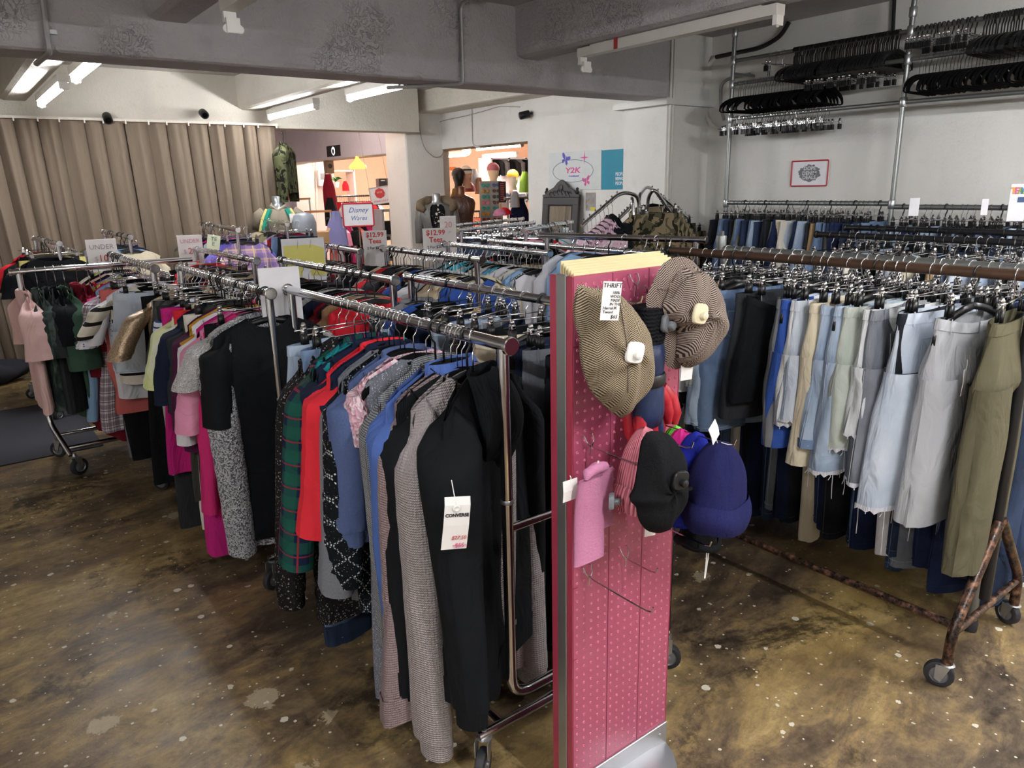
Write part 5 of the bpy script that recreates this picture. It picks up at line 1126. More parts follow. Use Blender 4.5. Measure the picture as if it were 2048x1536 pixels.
# hats on the right-hand hooks
def beanie(name, pos, rx, ry, h, m, label, yaw=0, cuff=None, cat='beanie', seed=1, tiltx=0, lean=0):
    t = thing(name, label, cat, pos, yaw); F = Folds(np.random.default_rng(seed), (2, 3, 4, 6))
    T, V = np.meshgrid(np.linspace(0, 2*PI, 41), np.linspace(0, 1, 20)); k = np.sqrt(np.clip(1 - (1 - np.minimum(V/.8, 1))**1.75, 0, 1))
    rr = k*(1 + .09*F(T, V*1.5)); X = rx*rr*np.cos(T) + lean*V; Y = ry*rr*np.sin(T); Z = -h*V
    surf(X, Y, Z, T*.09, Z).build('crown', m, t, sharp=False)
    if cuff:
        T, V = np.meshgrid(np.linspace(0, 2*PI, 41), np.linspace(0, 1, 8)); q = .004 + .011*np.sin(PI*V); rr = (1 + .09*F(T, (1 - cuff*V*.9)*1.5)); Z = -h*1.015 + cuff*h*V + .012*np.sin(2*T + 1)
        surf((rx + q)*rr*np.cos(T) + lean*(1 - cuff*V), (ry + q)*rr*np.sin(T), Z, T*.09, Z).build('cuff', m, t, sharp=False)
    return t
def wp(px, py, y): p = at_y(px, py, y); return (float(p[0]), float(p[1]), float(p[2]))
PKN = m_fab('pink chunky knit', 'rib', '#b5606e', '#de8b97', None, 1.1)
t = beanie('beanie', wp(1290, 852, 1.08), .058, .05, .19, PKN, 'pink chunky ribbed knit beanie beside the black beret', -.2, .3, seed=3, lean=-.02); price_tag(t, .0, -.03, -.18, -.1, .028, .08, .02)
BF = m_fab('black wool felt', 'fuzz', '#0e0f11', '#1c1d20')
pts, c = outline([(215, 30), (280, 28), (320, 50), (350, 100), (365, 200), (368, 260), (350, 320), (310, 385), (290, 425), (255, 432), (215, 420), (185, 380), (175, 330), (150, 300), (170, 260), (180, 190), (195, 100)], 1.0, 2.0, 1185, 850)
t = thing('beret', 'black felt beret with a black security tag', 'beret', c); dome(densify(pts, 3), .045, .025, 9, 2.0).build('crown', BF, t, sharp=False)
MB().tube([(.055, -.01, -.02), (.075, -.02, -.022), (.09, -.022, -.02)], .0045, 8).build('stalk', BF, t); sec_tag(t, .012, -.052, .03, BLACKP, -.2, .04, 'black plastic security tag')
NAVF = m_fab('navy fleece', 'fuzz', '#191a44', '#25275a'); ROY = m_fab('royal blue fleece', 'fuzz', '#1b2590', '#2a36b0')
t = beanie('beanie', wp(1436, 880, .985), .085, .06, .205, NAVF, 'navy fleece beanie with a turned-up cuff, foremost of the hats at right', -.1, .33, seed=6, lean=-.0); price_tag(t, -.012, -.005, .005, .3, .035, .05, .03, tilt=2.6)
beanie('beanie', wp(1392, 862, 1.05), .07, .055, .22, ROY, 'royal blue fleece beanie behind the navy one', 0, .25, seed=8, lean=-.01)
beanie('beanie', wp(1362, 856, 1.09), .05, .045, .17, fab('magenta'), 'neon pink beanie mostly hidden behind the royal blue one', 0, None, seed=9)
beanie('beanie', wp(1352, 850, 1.12), .05, .045, .17, m_fab('neon green knit', 'plain', '#6fd04a'), 'neon green beanie peeking out behind the black beret', 0, None, seed=10)
t = beanie('bucket_hat', wp(1398, 1030, 1.06), .05, .045, .075, BF, 'dark felt hat with hanging cords under the navy beanie', 0, .3, 'hat', 12)
mb = MB()
for dx in (0, .012): mb.tube([(.01 + dx, -.02, -.06), (.012 + dx*.5, -.02, -.12), (.008 + dx*.2, -.02, -.17)], .0015, 5)
mb.build('cord', WHITEPL, t)
MB().tube([(0, 0, 0), (0, 0, .02)], .001, 4).build('loop', BLACKM, t)
# brand tag on the black hoodie
hd = bpy.data.objects['hoodie']
tp = Vector(at_y(912, 1050, 1.33)); loc = Matrix.Rotation(-hd.rotation_euler.z, 3, 'Z') @ (tp - hd.location)
mb = MB(); rz = -.3 - hd.rotation_euler.z; prof = [(.068, .006), (.05, -.001), (.0, -.002), (-.062, .003)]
mb.loft([[(-.031, y - .0006, z), (.031, y - .0006, z), (.031, y + .0006, z), (-.031, y + .0006, z)] for z, y in prof]); to = mb.build('brand_tag', M_TAGW, hd, tuple(loc), (0, .12, rz), smooth=False, label='white hanging card tag with a button and red price')
text_obj('lettering', 'CONVERSE', .0115, INK, to, (0, -.0035, .022), FY, bold=.0004); text_obj('lettering', '$27.50', .013, REDI, to, (.008, -.0035, -.035), FY, shear=.2); text_obj('lettering', '$55', .015, plain('pink ink', '#d2487e', .6), to, (.012, -.0035, -.055), FY); MB().box((-.006, -.0042, -.051), (.03, -.0036, -.0497)).build('strike_line', plain('pink ink', '#d2487e', .6), to)
mb = MB(); mb.lathe([(.009, 0), (.0095, -.002), (.006, -.0035), (.003, -.002)], (-.003, -.003, .043), 14, 'y'); mb.build('tag_button', WHITEPL, to); MB().tube([(-.003, -.002, .05), (-.008, .01, .075), (-.01, .03, .1)], .0012, 5).build('tag_string', WHITEPL, to)
# ------------------------------------------------------------------ signs
def board(name, label, px, y, mat, yaw=-.35, cat='sign', th=.004, lean=0):
    """flat card whose corners were sighted at px = (x0, y0, x1, y1) standing at depth y"""
    a = at_y(px[0], (px[1] + px[3])/2, y); b_ = at_y(px[2], (px[1] + px[3])/2, y); c = at_y((px[0] + px[2])/2, px[1], y); d = at_y((px[0] + px[2])/2, px[3], y)
    vx = b_[0] - a[0]; az = math.atan2((a[0] + b_[0])/2, y); w_ = vx*math.cos(az)/max(.3, math.cos(az - (-yaw))); h = c[2] - d[2]
    o = MB().rbox((-w_/2, -th/2, -h/2), (w_/2, th/2, h/2), .001).build(name, mat, None, ((a[0] + b_[0])/2, y, (c[2] + d[2])/2), (lean, 0, yaw), smooth=False)
    tag(o, label, cat); return o, w_, h
def put(o, txt, size, mat, x, z, **k): return text_obj('lettering', txt, size, mat, o, (x, -.0035, z), FY, **k)
CARD = plain('off-white card', '#d9d5d2', .7); YEL = plain('yellow paper', '#e0d877', .7); FOAM = plain('white foam board', '#e4e3e6', .7)
o, w_, h = board('sign_card', 'blank white card clipped to the far end of the front rail', (521, 534, 603, 662), 2.86, FOAM, -.22)
m = MB(); m.cbox((.01, -.006, -h*.46), (.06, .02, .022)); m.build('black_clip', BLACKP, o, smooth=False)
o, w_, h = board('sign_card', 'white board with a strip of torn yellow paper on top', (569, 476, 654, 640), 4.12, FOAM, -.15)
mb = MB(); mb.grid(lambda u, v: (-w_*.46 + w_*.94*u, -.004 - .004*math.sin(9*u)*v, h*(.42 - .38*v - (.05*max(0, u - .7)*3*(1 - v)))), 10, 4); mb.build('yellow_paper', YEL, o)
mb = MB()
for x in (-.15, .15): mb.tube([(w_*x, -.003, h*.38), (w_*x + .006, -.005, h*.44), (w_*x + .012, .0, h*.5), (w_*x + .014, .004, h*.44)], .0015, 5)
mb.build('wire_clip', CHROME, o)
o, w_, h = board('price_sign', 'white card sign reading UNDER 10 in pencil and red', (174, 478, 236, 540), 5.44, CARD, -.1)
put(o, 'UNDER', min(h*.3, w_*.24), plain('pencil', '#8e8088', .7), 0, h*.18); put(o, '$', h*.22, plain('faint pencil', '#b7acae', .7), -w_*.22, -h*.2); put(o, '10 !', h*.3, REDI, w_*.1, -h*.22); MB().tube([(0, .003, -h*.4), (0, .003, RH - o.location.z)], .004, 5).build('stem', STEEL, o)
MB().rbox((-w_*.5, -.003, -h*1.0), (w_*.45, .001, -h*.5), .0008).build('backing_card', FOAM, o, smooth=False)
o, w_, h = board('price_sign', 'white card sign reading UNDER 20 in pink pencil', (356, 470, 406, 522), 5.44, CARD, -.2)
put(o, 'UNDER', min(h*.28, w_*.24), plain('pink pencil', '#c58a98', .7), 0, h*.2); put(o, '$', h*.22, plain('faint pencil', '#b7acae', .7), -w_*.24, -h*.2); put(o, '20!', h*.34, plain('pink red ink', '#c2556a', .6), w_*.12, -h*.22); MB().tube([(0, .003, -h*.4), (0, .003, RH - o.location.z)], .004, 5).build('stem', STEEL, o)
MB().rbox((-w_*.5, -.003, -h*.95), (w_*.5, .001, -h*.5), .0008).build('backing_card', FOAM, o, smooth=False)
o, w_, h = board('price_sign', 'small cream tag sign reading TEE on the curtain rack', (414, 470, 440, 500), 6.05, plain('cream paper', '#d8dcc0', .7), -.2); o.rotation_euler[1] = .2
put(o, 'TE\nE', h*.36, plain('green ink', '#4d7d72', .6), 0, h*.12)
for px, y, lab in (((727, 461, 775, 545), 4.42, 'left sign reading 12.99 Tees 2 For 20 on the near tees rail'), ((846, 456, 897, 520), 4.4, 'right sign reading 12.99 Tees 2 For 20 on the far tees rail')):
    o, w_, h = board('price_sign', lab, px, y, CARD, -.25); s = w_*.27
    put(o, '$12.99', s, REDI, 0, h*.5 - s*.95, bold=.0012); put(o, 'Tees', s, REDI, 0, h*.5 - s*1.9, bold=.0012); put(o, '2 For $20', s*.52, INK, -w_*.06, h*.5 - s*2.75, bold=.0004); MB().cbox((w_*.34, -.0035, h*.5 - s*2.55), (w_*.16, .0012, s*.5)).build('blue_stamp', plain('sky blue ink', '#7fb3cc', .6), o)
o, w_, h = board('price_sign', 'tall white board with faint red 20 and a small black button', (881, 432, 913, 520), 5.25, CARD, -.2)
MB().tube([(0, .003, -h*.4), (0, .003, 1.2 - o.location.z)], .004, 5).build('stem', STEEL, o); put(o, '20', w_*.5, plain('faint red ink', '#c98a8e', .6), 0, h*.24); put(o, 'tops', w_*.22, plain('faint pencil', '#b7acae', .7), 0, h*.12); mb = MB(); mb.lathe([(w_*.09, 0), (w_*.09, -.004), (w_*.04, -.006)], (0, -.002, -h*.1), 14, 'y'); mb.tube([(0, -.004, -h*.1), (.004, -.004, -h*.4)], .002, 5); mb.build('button', BLACKP, o)
REDF = plain('red sign frame', '#b3242f', .45)
def framed(o, w_, h, m, f=.035, y=-.0035):
    k = f*w_; p = [(-w_/2 + k/2, y, h/2 - k/2), (w_/2 - k/2, y, h/2 - k/2), (w_/2 - k/2, y, -h/2 + k/2), (-w_/2 + k/2, y, -h/2 + k/2)]
    MB().tube(bend(p + [p[0]], k), k/2, 8).build('frame', m, o)
o, w_, h = board('hand_lettered_sign', 'red-framed sign with handwritten words in blue pen, before the left doorway', (684, 405, 748, 454), 6.9, FOAM, -.2)
framed(o, w_, h, REDF, .05); put(o, 'Disney', h*.3, BLUEI, -.0, h*.1, shear=.35); put(o, 'Wares', h*.26, BLUEI, .0, -h*.22, shear=.35); MB().tube([(0, .004, -h*.5), (.0, .006, -o.location.z)], .006, 6).build('stand_stem', CHROME, o)
o, w_, h = board('staff_sign', 'white sign with a red octagon reading STOP, STAFF ONLY', (739, 373, 781, 408), 9.9, FOAM, -.45); o.rotation_euler[1] = -.12
framed(o, w_, h, plain('aluminium frame', '#b5b3b0', .5), .04); mb = MB(); mb.lathe([(h*.3, 0), (h*.3, -.003)], (0, -.004, h*.12), 8, 'y'); mb.build('red_octagon', REDI, o, smooth=False); put(o, 'STOP', h*.13, FOAM, 0, h*.12).location[1] = -.009; put(o, 'STAFF ONLY', h*.15, REDI, 0, -h*.38)
for s_ in (-1, 1): MB().tube([(s_*w_*.45, 0, h*.5), (s_*w_*.45, 0, ZC - o.location.z)], .003, 5).build('hanging_wire', STEEL, o)
# wall pieces: facing -X
def wallboard(name, label, px, x, mat, cat='poster', th=.006, sub=None):
    a = at_x(px[0], (px[1] + px[3])/2, x); b_ = at_x(px[2], (px[1] + px[3])/2, x); c = at_x((px[0] + px[2])/2, px[1], x); d = at_x((px[0] + px[2])/2, px[3], x)
    w_ = abs(a[1] - b_[1]); h = c[2] - d[2]
    o = MB().rbox((-w_/2, -th/2, -h/2), (w_/2, th/2, h/2), .001).build(name, mat, None, (x - th/2, (a[1] + b_[1])/2, (c[2] + d[2])/2), (0, 0, -PI/2), smooth=False); tag(o, label, cat); return o, w_, h
o, w_, h = wallboard('wall_sign', 'red-framed poster with grey graffiti lettering on the right wall', (1583, 320, 1658, 373), WX - .001, FOAM, 'sign')
framed(o, w_, h, REDF, .035, -.006)
b = NB('grey graffiti splash'); nn = b.noise(b.ob(), 60, 4); GS = b.done(b.mix(nn, '#4a4c50', '#8f9296'), .7)
mb = MB(); rr = random.Random(4); mb.add([(0, -.0038, .0)] + [(w_*.29*math.cos(a)*(1 + rr.uniform(-.16, .1)), -.0038, h*.33*math.sin(a)*(1 + rr.uniform(-.16, .1))) for a in [2*PI*i/40 for i in range(40)]], [(0, 1 + (i + 1) % 40, 1 + i) for i in range(40)]); mb.build('splash', GS, o, smooth=False)
for s_, z_ in (('DOPE', .12), ('DENIM', -.06), ('DEALS', -.22)): put(o, s_, h*.2, FOAM, 0, h*z_, bold=.0004).location[1] = -.0052
GREYP = plain('pale grey board', '#ccd0ce', .6)
o, w_, h = wallboard('poster', 'pale grey Y2K poster with butterflies on the white wall', (1098, 303, 1203, 380), WX - .001, GREYP)
mb = MB(); mb.tube([(-.02 + w_*.385*math.cos(a), -.004, h*(-.0) + h*.29*math.sin(a)) for a in [2*PI*i/48 for i in range(48)]], .0028, 5, closed=True); mb.build('oval_outline', plain('slate ink', '#74809a', .6), o)
PNK = plain('hot pink ink', '#d25a94', .6); VIO = plain('violet ink', '#5b54b5', .6)
put(o, 'Y2K', h*.2, PNK, -.02, -h*.05, shear=.15, bold=.002, sx=1.7); put(o, 'Continued', h*.06, VIO, .0, -h*.15, bold=.001, sx=1.6)
def butterfly(x, z, s, m, a):
    mb = MB(); ca, sa = math.cos(a), math.sin(a)
    for sd in (1, -1):
        for pts in ([(0, 0), (.25, .55), (.75, .8), (.95, .55), (.7, .15), (.15, -.05)], [(0, -.05), (.45, -.05), (.65, -.3), (.5, -.65), (.2, -.5)]):
            q = [(x + s*(sd*u*ca - v*sa), -.0042, z + s*(sd*u*sa + v*ca)) for u, v in pts]; mb.add(q, [tuple(range(len(q)))])
    mb.tube([(x - s*.6*-sa*-1, -.0045, z - s*.5*ca), (x - s*.5*sa, -.0045, z + s*.5*ca)], s*.06, 5); mb.build('butterfly', m, o, smooth=False)
butterfly(-w_*.16, h*.3, .075, VIO, -.4); butterfly(w_*.24, -h*.28, .065, PNK, .3)
mb = MB()
for k in range(4):
    a = k*PI/2; mb.add([(w_*.2 + .07*math.cos(a), -.0042, h*.33 + .07*math.sin(a)), (w_*.2 + .012*math.cos(a + .78), -.0042, h*.33 + .012*math.sin(a + .78)), (w_*.2, -.0042, h*.33), (w_*.2 + .012*math.cos(a - .78), -.0042, h*.33 + .012*math.sin(a - .78))], [(0, 1, 2, 3)])
mb.build('sparkle', PNK, o, smooth=False)
o, w_, h = wallboard('poster', 'teal poster with white lettering, half behind the near column', (1204, 299, 1252, 379), WX - .001, plain('teal board', '#2b87a0', .6))
o.location[1] -= w_*.4; o.scale[0] = 1.8
for i, s_ in enumerate(('PEOPLE', 'BEING', 'PEOPLE')): put(o, s_, h*.11, FOAM, -w_*.17, -h*(.15 + .115*i), bold=.001, sx=.5, align='LEFT')
b = NB('collage print'); k_ = b.vor(b.ob(), 30, 'Color'); cp = b.mix(.45, b.mix(b.sep(k_)[0], '#2d3a5a', '#7f8fae'), b.mix(b.sep(k_)[1], '#c0a13a', '#b9b7b4')); COLL = b.done(cp, .6)
o, w_, h = wallboard('poster', 'small blue and yellow collage poster right of the mirror', (1172, 385, 1191, 421), WX - .001, COLL); MB().cbox((w_*.25, -.0035, -h*.4), (w_*.48, .001, h*.18)).build('yellow_label', plain('yellow print', '#d8c52e', .6), o, smooth=False)
# lobby lintel sign and cameras
o, w_, h = wallboard('octagon_sign', 'black square sign with a white octagon and three dark marks', (654, 291, 681, 313), WX - .013, BLACKP, 'sign')
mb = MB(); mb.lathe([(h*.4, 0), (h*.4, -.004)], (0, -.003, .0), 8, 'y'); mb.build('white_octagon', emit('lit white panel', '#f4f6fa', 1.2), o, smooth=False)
mb = MB()
for x, z, r in ((-.18, .02, .05), (.18, .02, .05), (0, -.03, .075)): mb.lathe([(w_*r, 0), (w_*r, -.002)], (w_*x, -.0072, h*z), 10, 'y')
mb.box((-w_*.3, -.0085, -h*.3), (w_*.3, -.0072, -h*.26)); q = mb.build('mark', BLACKP, o, smooth=False); q['kind'] = 'stuff'
def bullet_cam(name, label, p, d, m, s=1.0):
    t = thing(name, label, 'security camera', p); D = Vector(d).normalized(); U = Vector((0, 0, 1)); R = D.to_track_quat('Z', 'Y').to_matrix()
    def X(pts): return [tuple(R @ Vector(q)*s) for q in pts]
    MB().tube(X([(0, 0, .03), (0, 0, .032), (0, 0, .12), (0, 0, .125)]), [.025*s, .034*s, .034*s, .03*s], 16).build('body', m, t)
    MB().tube(X([(0, 0, .124), (0, 0, .128)]), .022*s, 16).build('lens', plain('lens glass', '#050507', .08), t)
    MB().tube(bend([(0, 0, 0), tuple(R @ Vector((0, 0, .06))*s)], .01), .01*s, 8).build('bracket', m, t)
    return t
p = at_y(213, 234, 8.2); bullet_cam('security_camera', 'black bullet camera on the wall above the curtain, left of two', (p[0], 8.2, p[2] + .02), (-.1, -1, -.45), BLACKP, 1.2)
p = at_y(404, 226, 8.2); bullet_cam('security_camera', 'black bullet camera on the wall above the curtain, right of two', (p[0], 8.2, p[2] + .01), (-.1, -1, -.3), BLACKP, 1.2)
p = at_x(1064, 226, WX - .01); bullet_cam('security_camera', 'black bullet camera on the white wall over the lit doorway', (WX - .005, float(p[1]), float(p[2])), (-.85, .35, -.2), BLACKP, 1.2)
p = at_y(515, 150, 5.6); t = thing('smoke_detector', 'small white round detector on the ceiling behind the main beam', 'detector', (2.2, 6.6, ZC)); mb = MB(); mb.lathe([(.05, 0), (.05, -.02), (.035, -.045), (.01, -.05)], n=18); mb.build('housing', WHITEPL, t)
# thick cables on the right wall
pts = [tuple(at_x(x, y, WX - .03)) for x, y in ((1578, 44), (1562, 72), (1525, 95), (1470, 106), (1432, 114))]
pipe('cable', pts, .017, BLACKP, 'thick black cable clipped along the top of the right wall', 'cable', 8, .15)
pts = [tuple(at_x(x, y, WX - .03)) for x, y in ((1432, 114), (1414, 132), (1409, 175), (1408, 215), (1418, 245), (1436, 259), (1455, 262))]
pipe('cable', pts, .016, WCOND, 'thick white cable looping down the corner of the right wall', 'cable', 8, .15)
pts = [tuple(at_x(x, y, WX - .02)) for x, y in ((1500, 148), (1458, 156), (1441, 170), (1441, 215), (1448, 240))]
pipe('cable', pts, .012, GREYC, 'inner grey cable loop behind the wall hangers', 'cable', 8, .1)
pipe('conduit', [tuple(at_x(1790, -20, WX - .015)), tuple(at_x(1786, 62, WX - .015))], .012, BLACKP, 'short black conduit dropping from the ceiling above the hangers', 'conduit')
# cards standing on the wall rail
for px, lab in (((1818, 396, 1838, 432), 'small blank white card on the right wall pipe'), ((1962, 398, 1976, 430), 'narrow white card further right on the wall pipe')):
    o, w_, h = board('rail_card', lab, px, 2.1 if px[0] < 1900 else 1.75, FOAM, -.9); MB().tube([(0, .003, -h*.4), (0, .003, 1.4 - o.location.z)], .003, 5).build('stem', STEEL, o)
o, w_, h = board('team_sign', 'white upright card reading TEAM at the right edge, on wall pipe', (2017, 368, 2052, 442), 1.62, FOAM, -.9)
for i, (c_, col) in enumerate(zip('TEAM', ('#e0962f', '#d2568c', '#8fae3c', '#4a8fc0'))): put(o, c_, h*.24, plain('team ink ' + c_, col, .6), w_*(-.33 + .2*i), h*.24, bold=.002)
MB().cbox((w_*.2, -.0035, h*.08), (w_*.45, .001, h*.14)).build('blue_patch', plain('denim blue print', '#33507c', .6), o, smooth=False)
# ------------------------------------------------------------------ spare hangers on the wall pipes
def spares(kind, y0, y1, n, z, label, group, seed, dz=0, yaw=0, yaw_sd=.07):
    r = random.Random(seed)
    for i in range(n):
        y = y0 + (y1 - y0)*i/(n - 1) + r.uniform(-.004, .004)
        hanger(kind, (PW, y, z + dz*i/n), r.gauss(yaw, yaw_sd), label, group, False, 1 if r.random() < .9 else -1)
spares('plastic', 3.3, 2.55, 64, 2.49, 'spare black hanger packed on the top wall pipe, left bay', 'spare hangers on the top pipe left bay', 1)
spares('plastic', 2.05, 1.15, 60, 2.49, 'spare black hanger packed on the top wall pipe, right bay', 'spare hangers on the top pipe right bay', 2)
spares('velvet', 3.76, 3.0, 34, 2.32, 'spare black hanger on the second wall pipe, left bay', 'hangers on the second pipe left bay', 3)
spares('velvet', 2.4, 1.15, 62, 2.32, 'spare black hanger on the second wall pipe, right bay', 'hangers on the second pipe right bay', 4)
spares('clip', 3.76, 3.0, 40, 2.065, 'spare chrome clip hanger on the lowest wall pipe', 'clip hangers on the lowest pipe', 5, yaw_sd=.3)
spares('blackclip', 3.1, 2.62, 16, 2.32, 'spare black clip hanger bunched at the middle of the wall pipe', 'black clip hangers on the second pipe', 6)
spares('blackclip', 2.44, 2.1, 14, 2.49, 'spare black clip hanger near the wall upright on the top pipe', 'black clip hangers on the top pipe', 7)
for k, (x, y) in enumerate(((1540, 112), (1553, 112), (1566, 113))):
    hanger('clip', (PW, rail_y(x, PW, 2.49), 2.49), .6 - .5*k, 'chrome clip hanger in the lone bunch of three on the top pipe', 'bunch of three clip hangers', False)
# ------------------------------------------------------------------ mirror
def wx(px, py, x): p = at_x(px, py, x); return p
a = wx(1101, 420, 5.34); b_ = wx(1163, 420, 5.34); W = abs(a[1] - b_[1]); yc = (a[1] + b_[1])/2; zt = wx(1133, 393, 5.34)[2]
t = thing('wall_mirror', 'tall mirror in a carved black frame leaning on the white wall', 'mirror', (5.17, yc, 0)); t.rotation_euler = (-.09, 0, -PI/2 + .16)
DARKW = plain('carved dark wood', '#2b2829', .5); F_ = W*.17; Hh = zt
for nm, bx in (('stile', ((-W/2, -.02, .15), (-W/2 + F_, .02, Hh))), ('stile', ((W/2 - F_, -.02, .15), (W/2, .02, Hh))), ('rail', ((-W/2, -.022, Hh - F_), (W/2, .022, Hh))), ('rail', ((-W/2, -.022, .15), (W/2, .022, .15 + F_)))):
    MB().rbox(*bx, .006).build(nm, DARKW, t, smooth=False)
mb = MB()
for s in (-1, 1): mb.tube([(s*(W/2 - F_*.98), -.018, .3), (s*(W/2 - F_*.98), -.018, Hh - F_)], .008, 6)
mb.tube([(-W/2 + F_, -.02, Hh - F_), (W/2 - F_, -.02, Hh - F_)], .008, 6); mb.build('inner_bead', DARKW, t)
pts = [(-.5, 0), (.5, 0), (.5, .05), (.42, .06), (.36, .13), (.2, .2), (.1, .3), (0, .36), (-.1, .3), (-.2, .2), (-.36, .13), (-.42, .06), (-.5, .05)]
mb = MB(); mb.loft([[(x*W, y, Hh + z*W) for x, z in pts] for y in (-.02, .02)]); mb.build('pediment', DARKW, t, smooth=False)
mb = MB()
for x, z in ((-.42, .1), (.42, .1)): mb.lathe([(.004, 0), (.02, .012), (.024, .03), (.012, .05), (.018, .06), (.003, .075)], (x*W, -.0, Hh + .05*W), 10)
mb.build('finial', DARKW, t)
mb = MB()
for s in (-1, 1):
    for k in range(3): mb.tube([(s*W*(.06 + .1*k) + .02*math.cos(a), -.024, Hh + W*(.1 - .02*k) + .022*math.sin(a)) for a in [i*.7 for i in range(8)]], .006, 5)
mb.lathe([(.03, -.02), (.03, -.03), (.01, -.036)], (0, 0, Hh + W*.2), 12, 'y'); q = mb.build('scrollwork', DARKW, t); q['kind'] = 'stuff'
b = NB('mirror glass'); MG = b.done('#d9dcdc', .02, 1); MB().box((-W/2 + F_*.9, -.008, .2), (W/2 - F_*.9, -.004, Hh - F_*.9)).build('glass', MG, t, smooth=False)
# ------------------------------------------------------------------ slant-arm rack
q0 = at_y(1283, 420, 3.95); bx, by = q0[0], 3.95
t = thing('slant_arm_rack', 'chrome four-way rack with sloping arms of floral and camouflage clothes', 'clothes rack', (bx, by, 0))
MB().tube([(0, 0, .05), (0, 0, 1.42)], .02, 12).build('post', CHROME, t)
mb = MB(); 
for a in range(4): mb.tube([(0, 0, .06), (.35*math.cos(a*PI/2), .35*math.sin(a*PI/2), .03)], .014, 8)
mb.build('base', CHROME, t)
arms = []
for k, (px, py, ex, ey, yy) in enumerate(((1240, 388, 1163, 452, 3.95), (1312, 382, 1356, 449, 3.82), (1298, 376, 1375, 436, 4.15), (1262, 415, 1225, 450, 4.2))):
    top = at_y(px, py, yy); end = at_y(ex, ey, yy); B = np.array([bx, by, 0]); s = 1 if px > 1283 else -1
    path = [(s*.03, (yy - by)*.2, 1.36), (s*.03, (yy - by)*.3, 1.5), tuple(top - B + np.array([-s*.02, 0, .02])), tuple(end - B)]
    MB().tube(bend(path, .09, 6), .014, 10).build('arm', CHROME, t)
    mb = MB()
    for i in range(7):
        f = i/7 + .08; p = top*(1 - f) + end*f - B; mb.tube([tuple(p), tuple(p + np.array([0, 0, .03]))], .004, 5); mb.lathe([(.006, .028), (.007, .032), (.003, .038)], (p[0], p[1], p[2]), 6)
    o = mb.build('peg', CHROME, t); o['kind'] = 'stuff'
    arms.append((top, end))
def on_arm(k, n, kinds, f0=.1, f1=.95):
    top, end = arms[k]
    for i, (kd, fk, hk) in enumerate(kinds):
        f = f0 + (f1 - f0)*i/max(1, len(kinds) - 1); p = top*(1 - f) + end*f; yaw = 1.1 if k in (0, 3) else -.35 + 0
        side = ['left front', 'right front', 'right rear', 'left rear'][k]
        hanger(hk, p, yaw, f"{HANG[hk]} of the {ORD[i]} {fk} {kd} down the {side} sloping arm", 'hangers on the sloping arms', False)
        o = bpy.data.objects.new(NAMES.get(kd, kd), far_mesh(kd, i % 4)); place(o, p, (0, 0, yaw)); setmat(o, fab(fk)); tag(o, f"{ORD[i]} {fk} {kd} down the {side} sloping arm", CATS.get(kd, kd), 'clothes on the sloping arms')
on_arm(0, 7, [('tee', 'black', 'velvet')] + [('tee', 'pink floral', 'wire')]*7, .2)
on_arm(1, 5, [('trousers', 'camouflage', 'clip')]*6, .15)
on_arm(2, 4, [('jacket', 'camouflage', 'velvet'), ('trousers', 'camouflage', 'clip'), ('trousers', 'olive camouflage', 'clip'), ('trousers', 'camouflage', 'clip')])
on_arm(3, 2, [('jacket', 'black', 'velvet'), ('shirt', 'pink floral', 'wire')])
# ------------------------------------------------------------------ display torsos
SILV = plain('silver fibreglass', '#a9adb0', .28, .75)
def ell(z, rx, ry, cy=0, n=24): return [(rx*math.cos(2*PI*k/n), cy + ry*math.sin(2*PI*k/n)*(1.1 if math.sin(2*PI*k/n) < 0 else .9), z) for k in range(n)]
TORSO = [(-.62, .15, .11), (-.5, .165, .115), (-.4, .145, .1), (-.3, .15, .105), (-.2, .175, .12), (-.12, .185, .11), (-.06, .165, .09), (-.03, .11, .07), (-.01, .065, .06), (.03, .055, .055), (.09, .056, .058), (.1, .05, .05), (.102, .01, .01)]
def torso(name, label, pos, yaw, m, z0, cat='mannequin'):
    """headless shop torso; pos is its neck base height, standing on a thin pole"""
    t = thing(name, label, cat, (pos[0], pos[1], 0), yaw); zn = pos[2]
    MB().loft([ell(zn + z, rx, ry) for z, rx, ry in TORSO]).build('torso', m, t, sharp=70)
    mb = MB(); mb.tube([(0, 0, .03), (0, 0, zn - .6)], .014, 10); mb.lathe([(.15, 0), (.15, .012), (.03, .022)], (0, 0, 0), 24); mb.build('stand', STEEL, t)
    return t, zn
def on_torso(name, label, cat, t, zn, m, kind='jacket', out=1.14, z1=-.6, sleeves=True, slm=None, open_=False, drop=.5):
    g = thing(name, label, cat, t.location, t.rotation_euler.z)
    rows = [r for r in TORSO if z1 <= r[0] <= -.02]
    n = 25; a0, a1 = (-PI/2 + .42, 1.5*PI - .42) if open_ else (-PI/2, 1.5*PI)
    T = np.linspace(a0, a1, n); R_ = np.array(rows); X = R_[:, 1:2]*out*np.cos(T) + .0; Y = R_[:, 2:3]*out*1.08*np.sin(T); Z = zn + np.repeat(R_[:, :1], n, 1)
    surf(X, Y, Z, np.tile(T*.16, (len(rows), 1)), Z).build('body', m, g, sharp=False)
    if sleeves:
        for s in (-1, 1):
            pts = [(s*.15, 0, zn - .05), (s*.2, 0, zn - .09), (s*.225, -.01, zn - .25), (s*.235, -.03, zn - drop)]
            MB().tube(bend(pts, .06), [.05] + [.058]*12 + [.05], 14).build('sleeve', slm or m, g, sharp=False) if False else MB().tube(pts, [.05, .062, .06, .05], 14).build('sleeve', slm or m, g, sharp=False)
    return g
FUR = m_fab('brown faux fur', 'fuzz', '#4a3f33', '#8d7c66'); GREYL = m_fab('grey waxed cloth', 'satin', '#63625f')
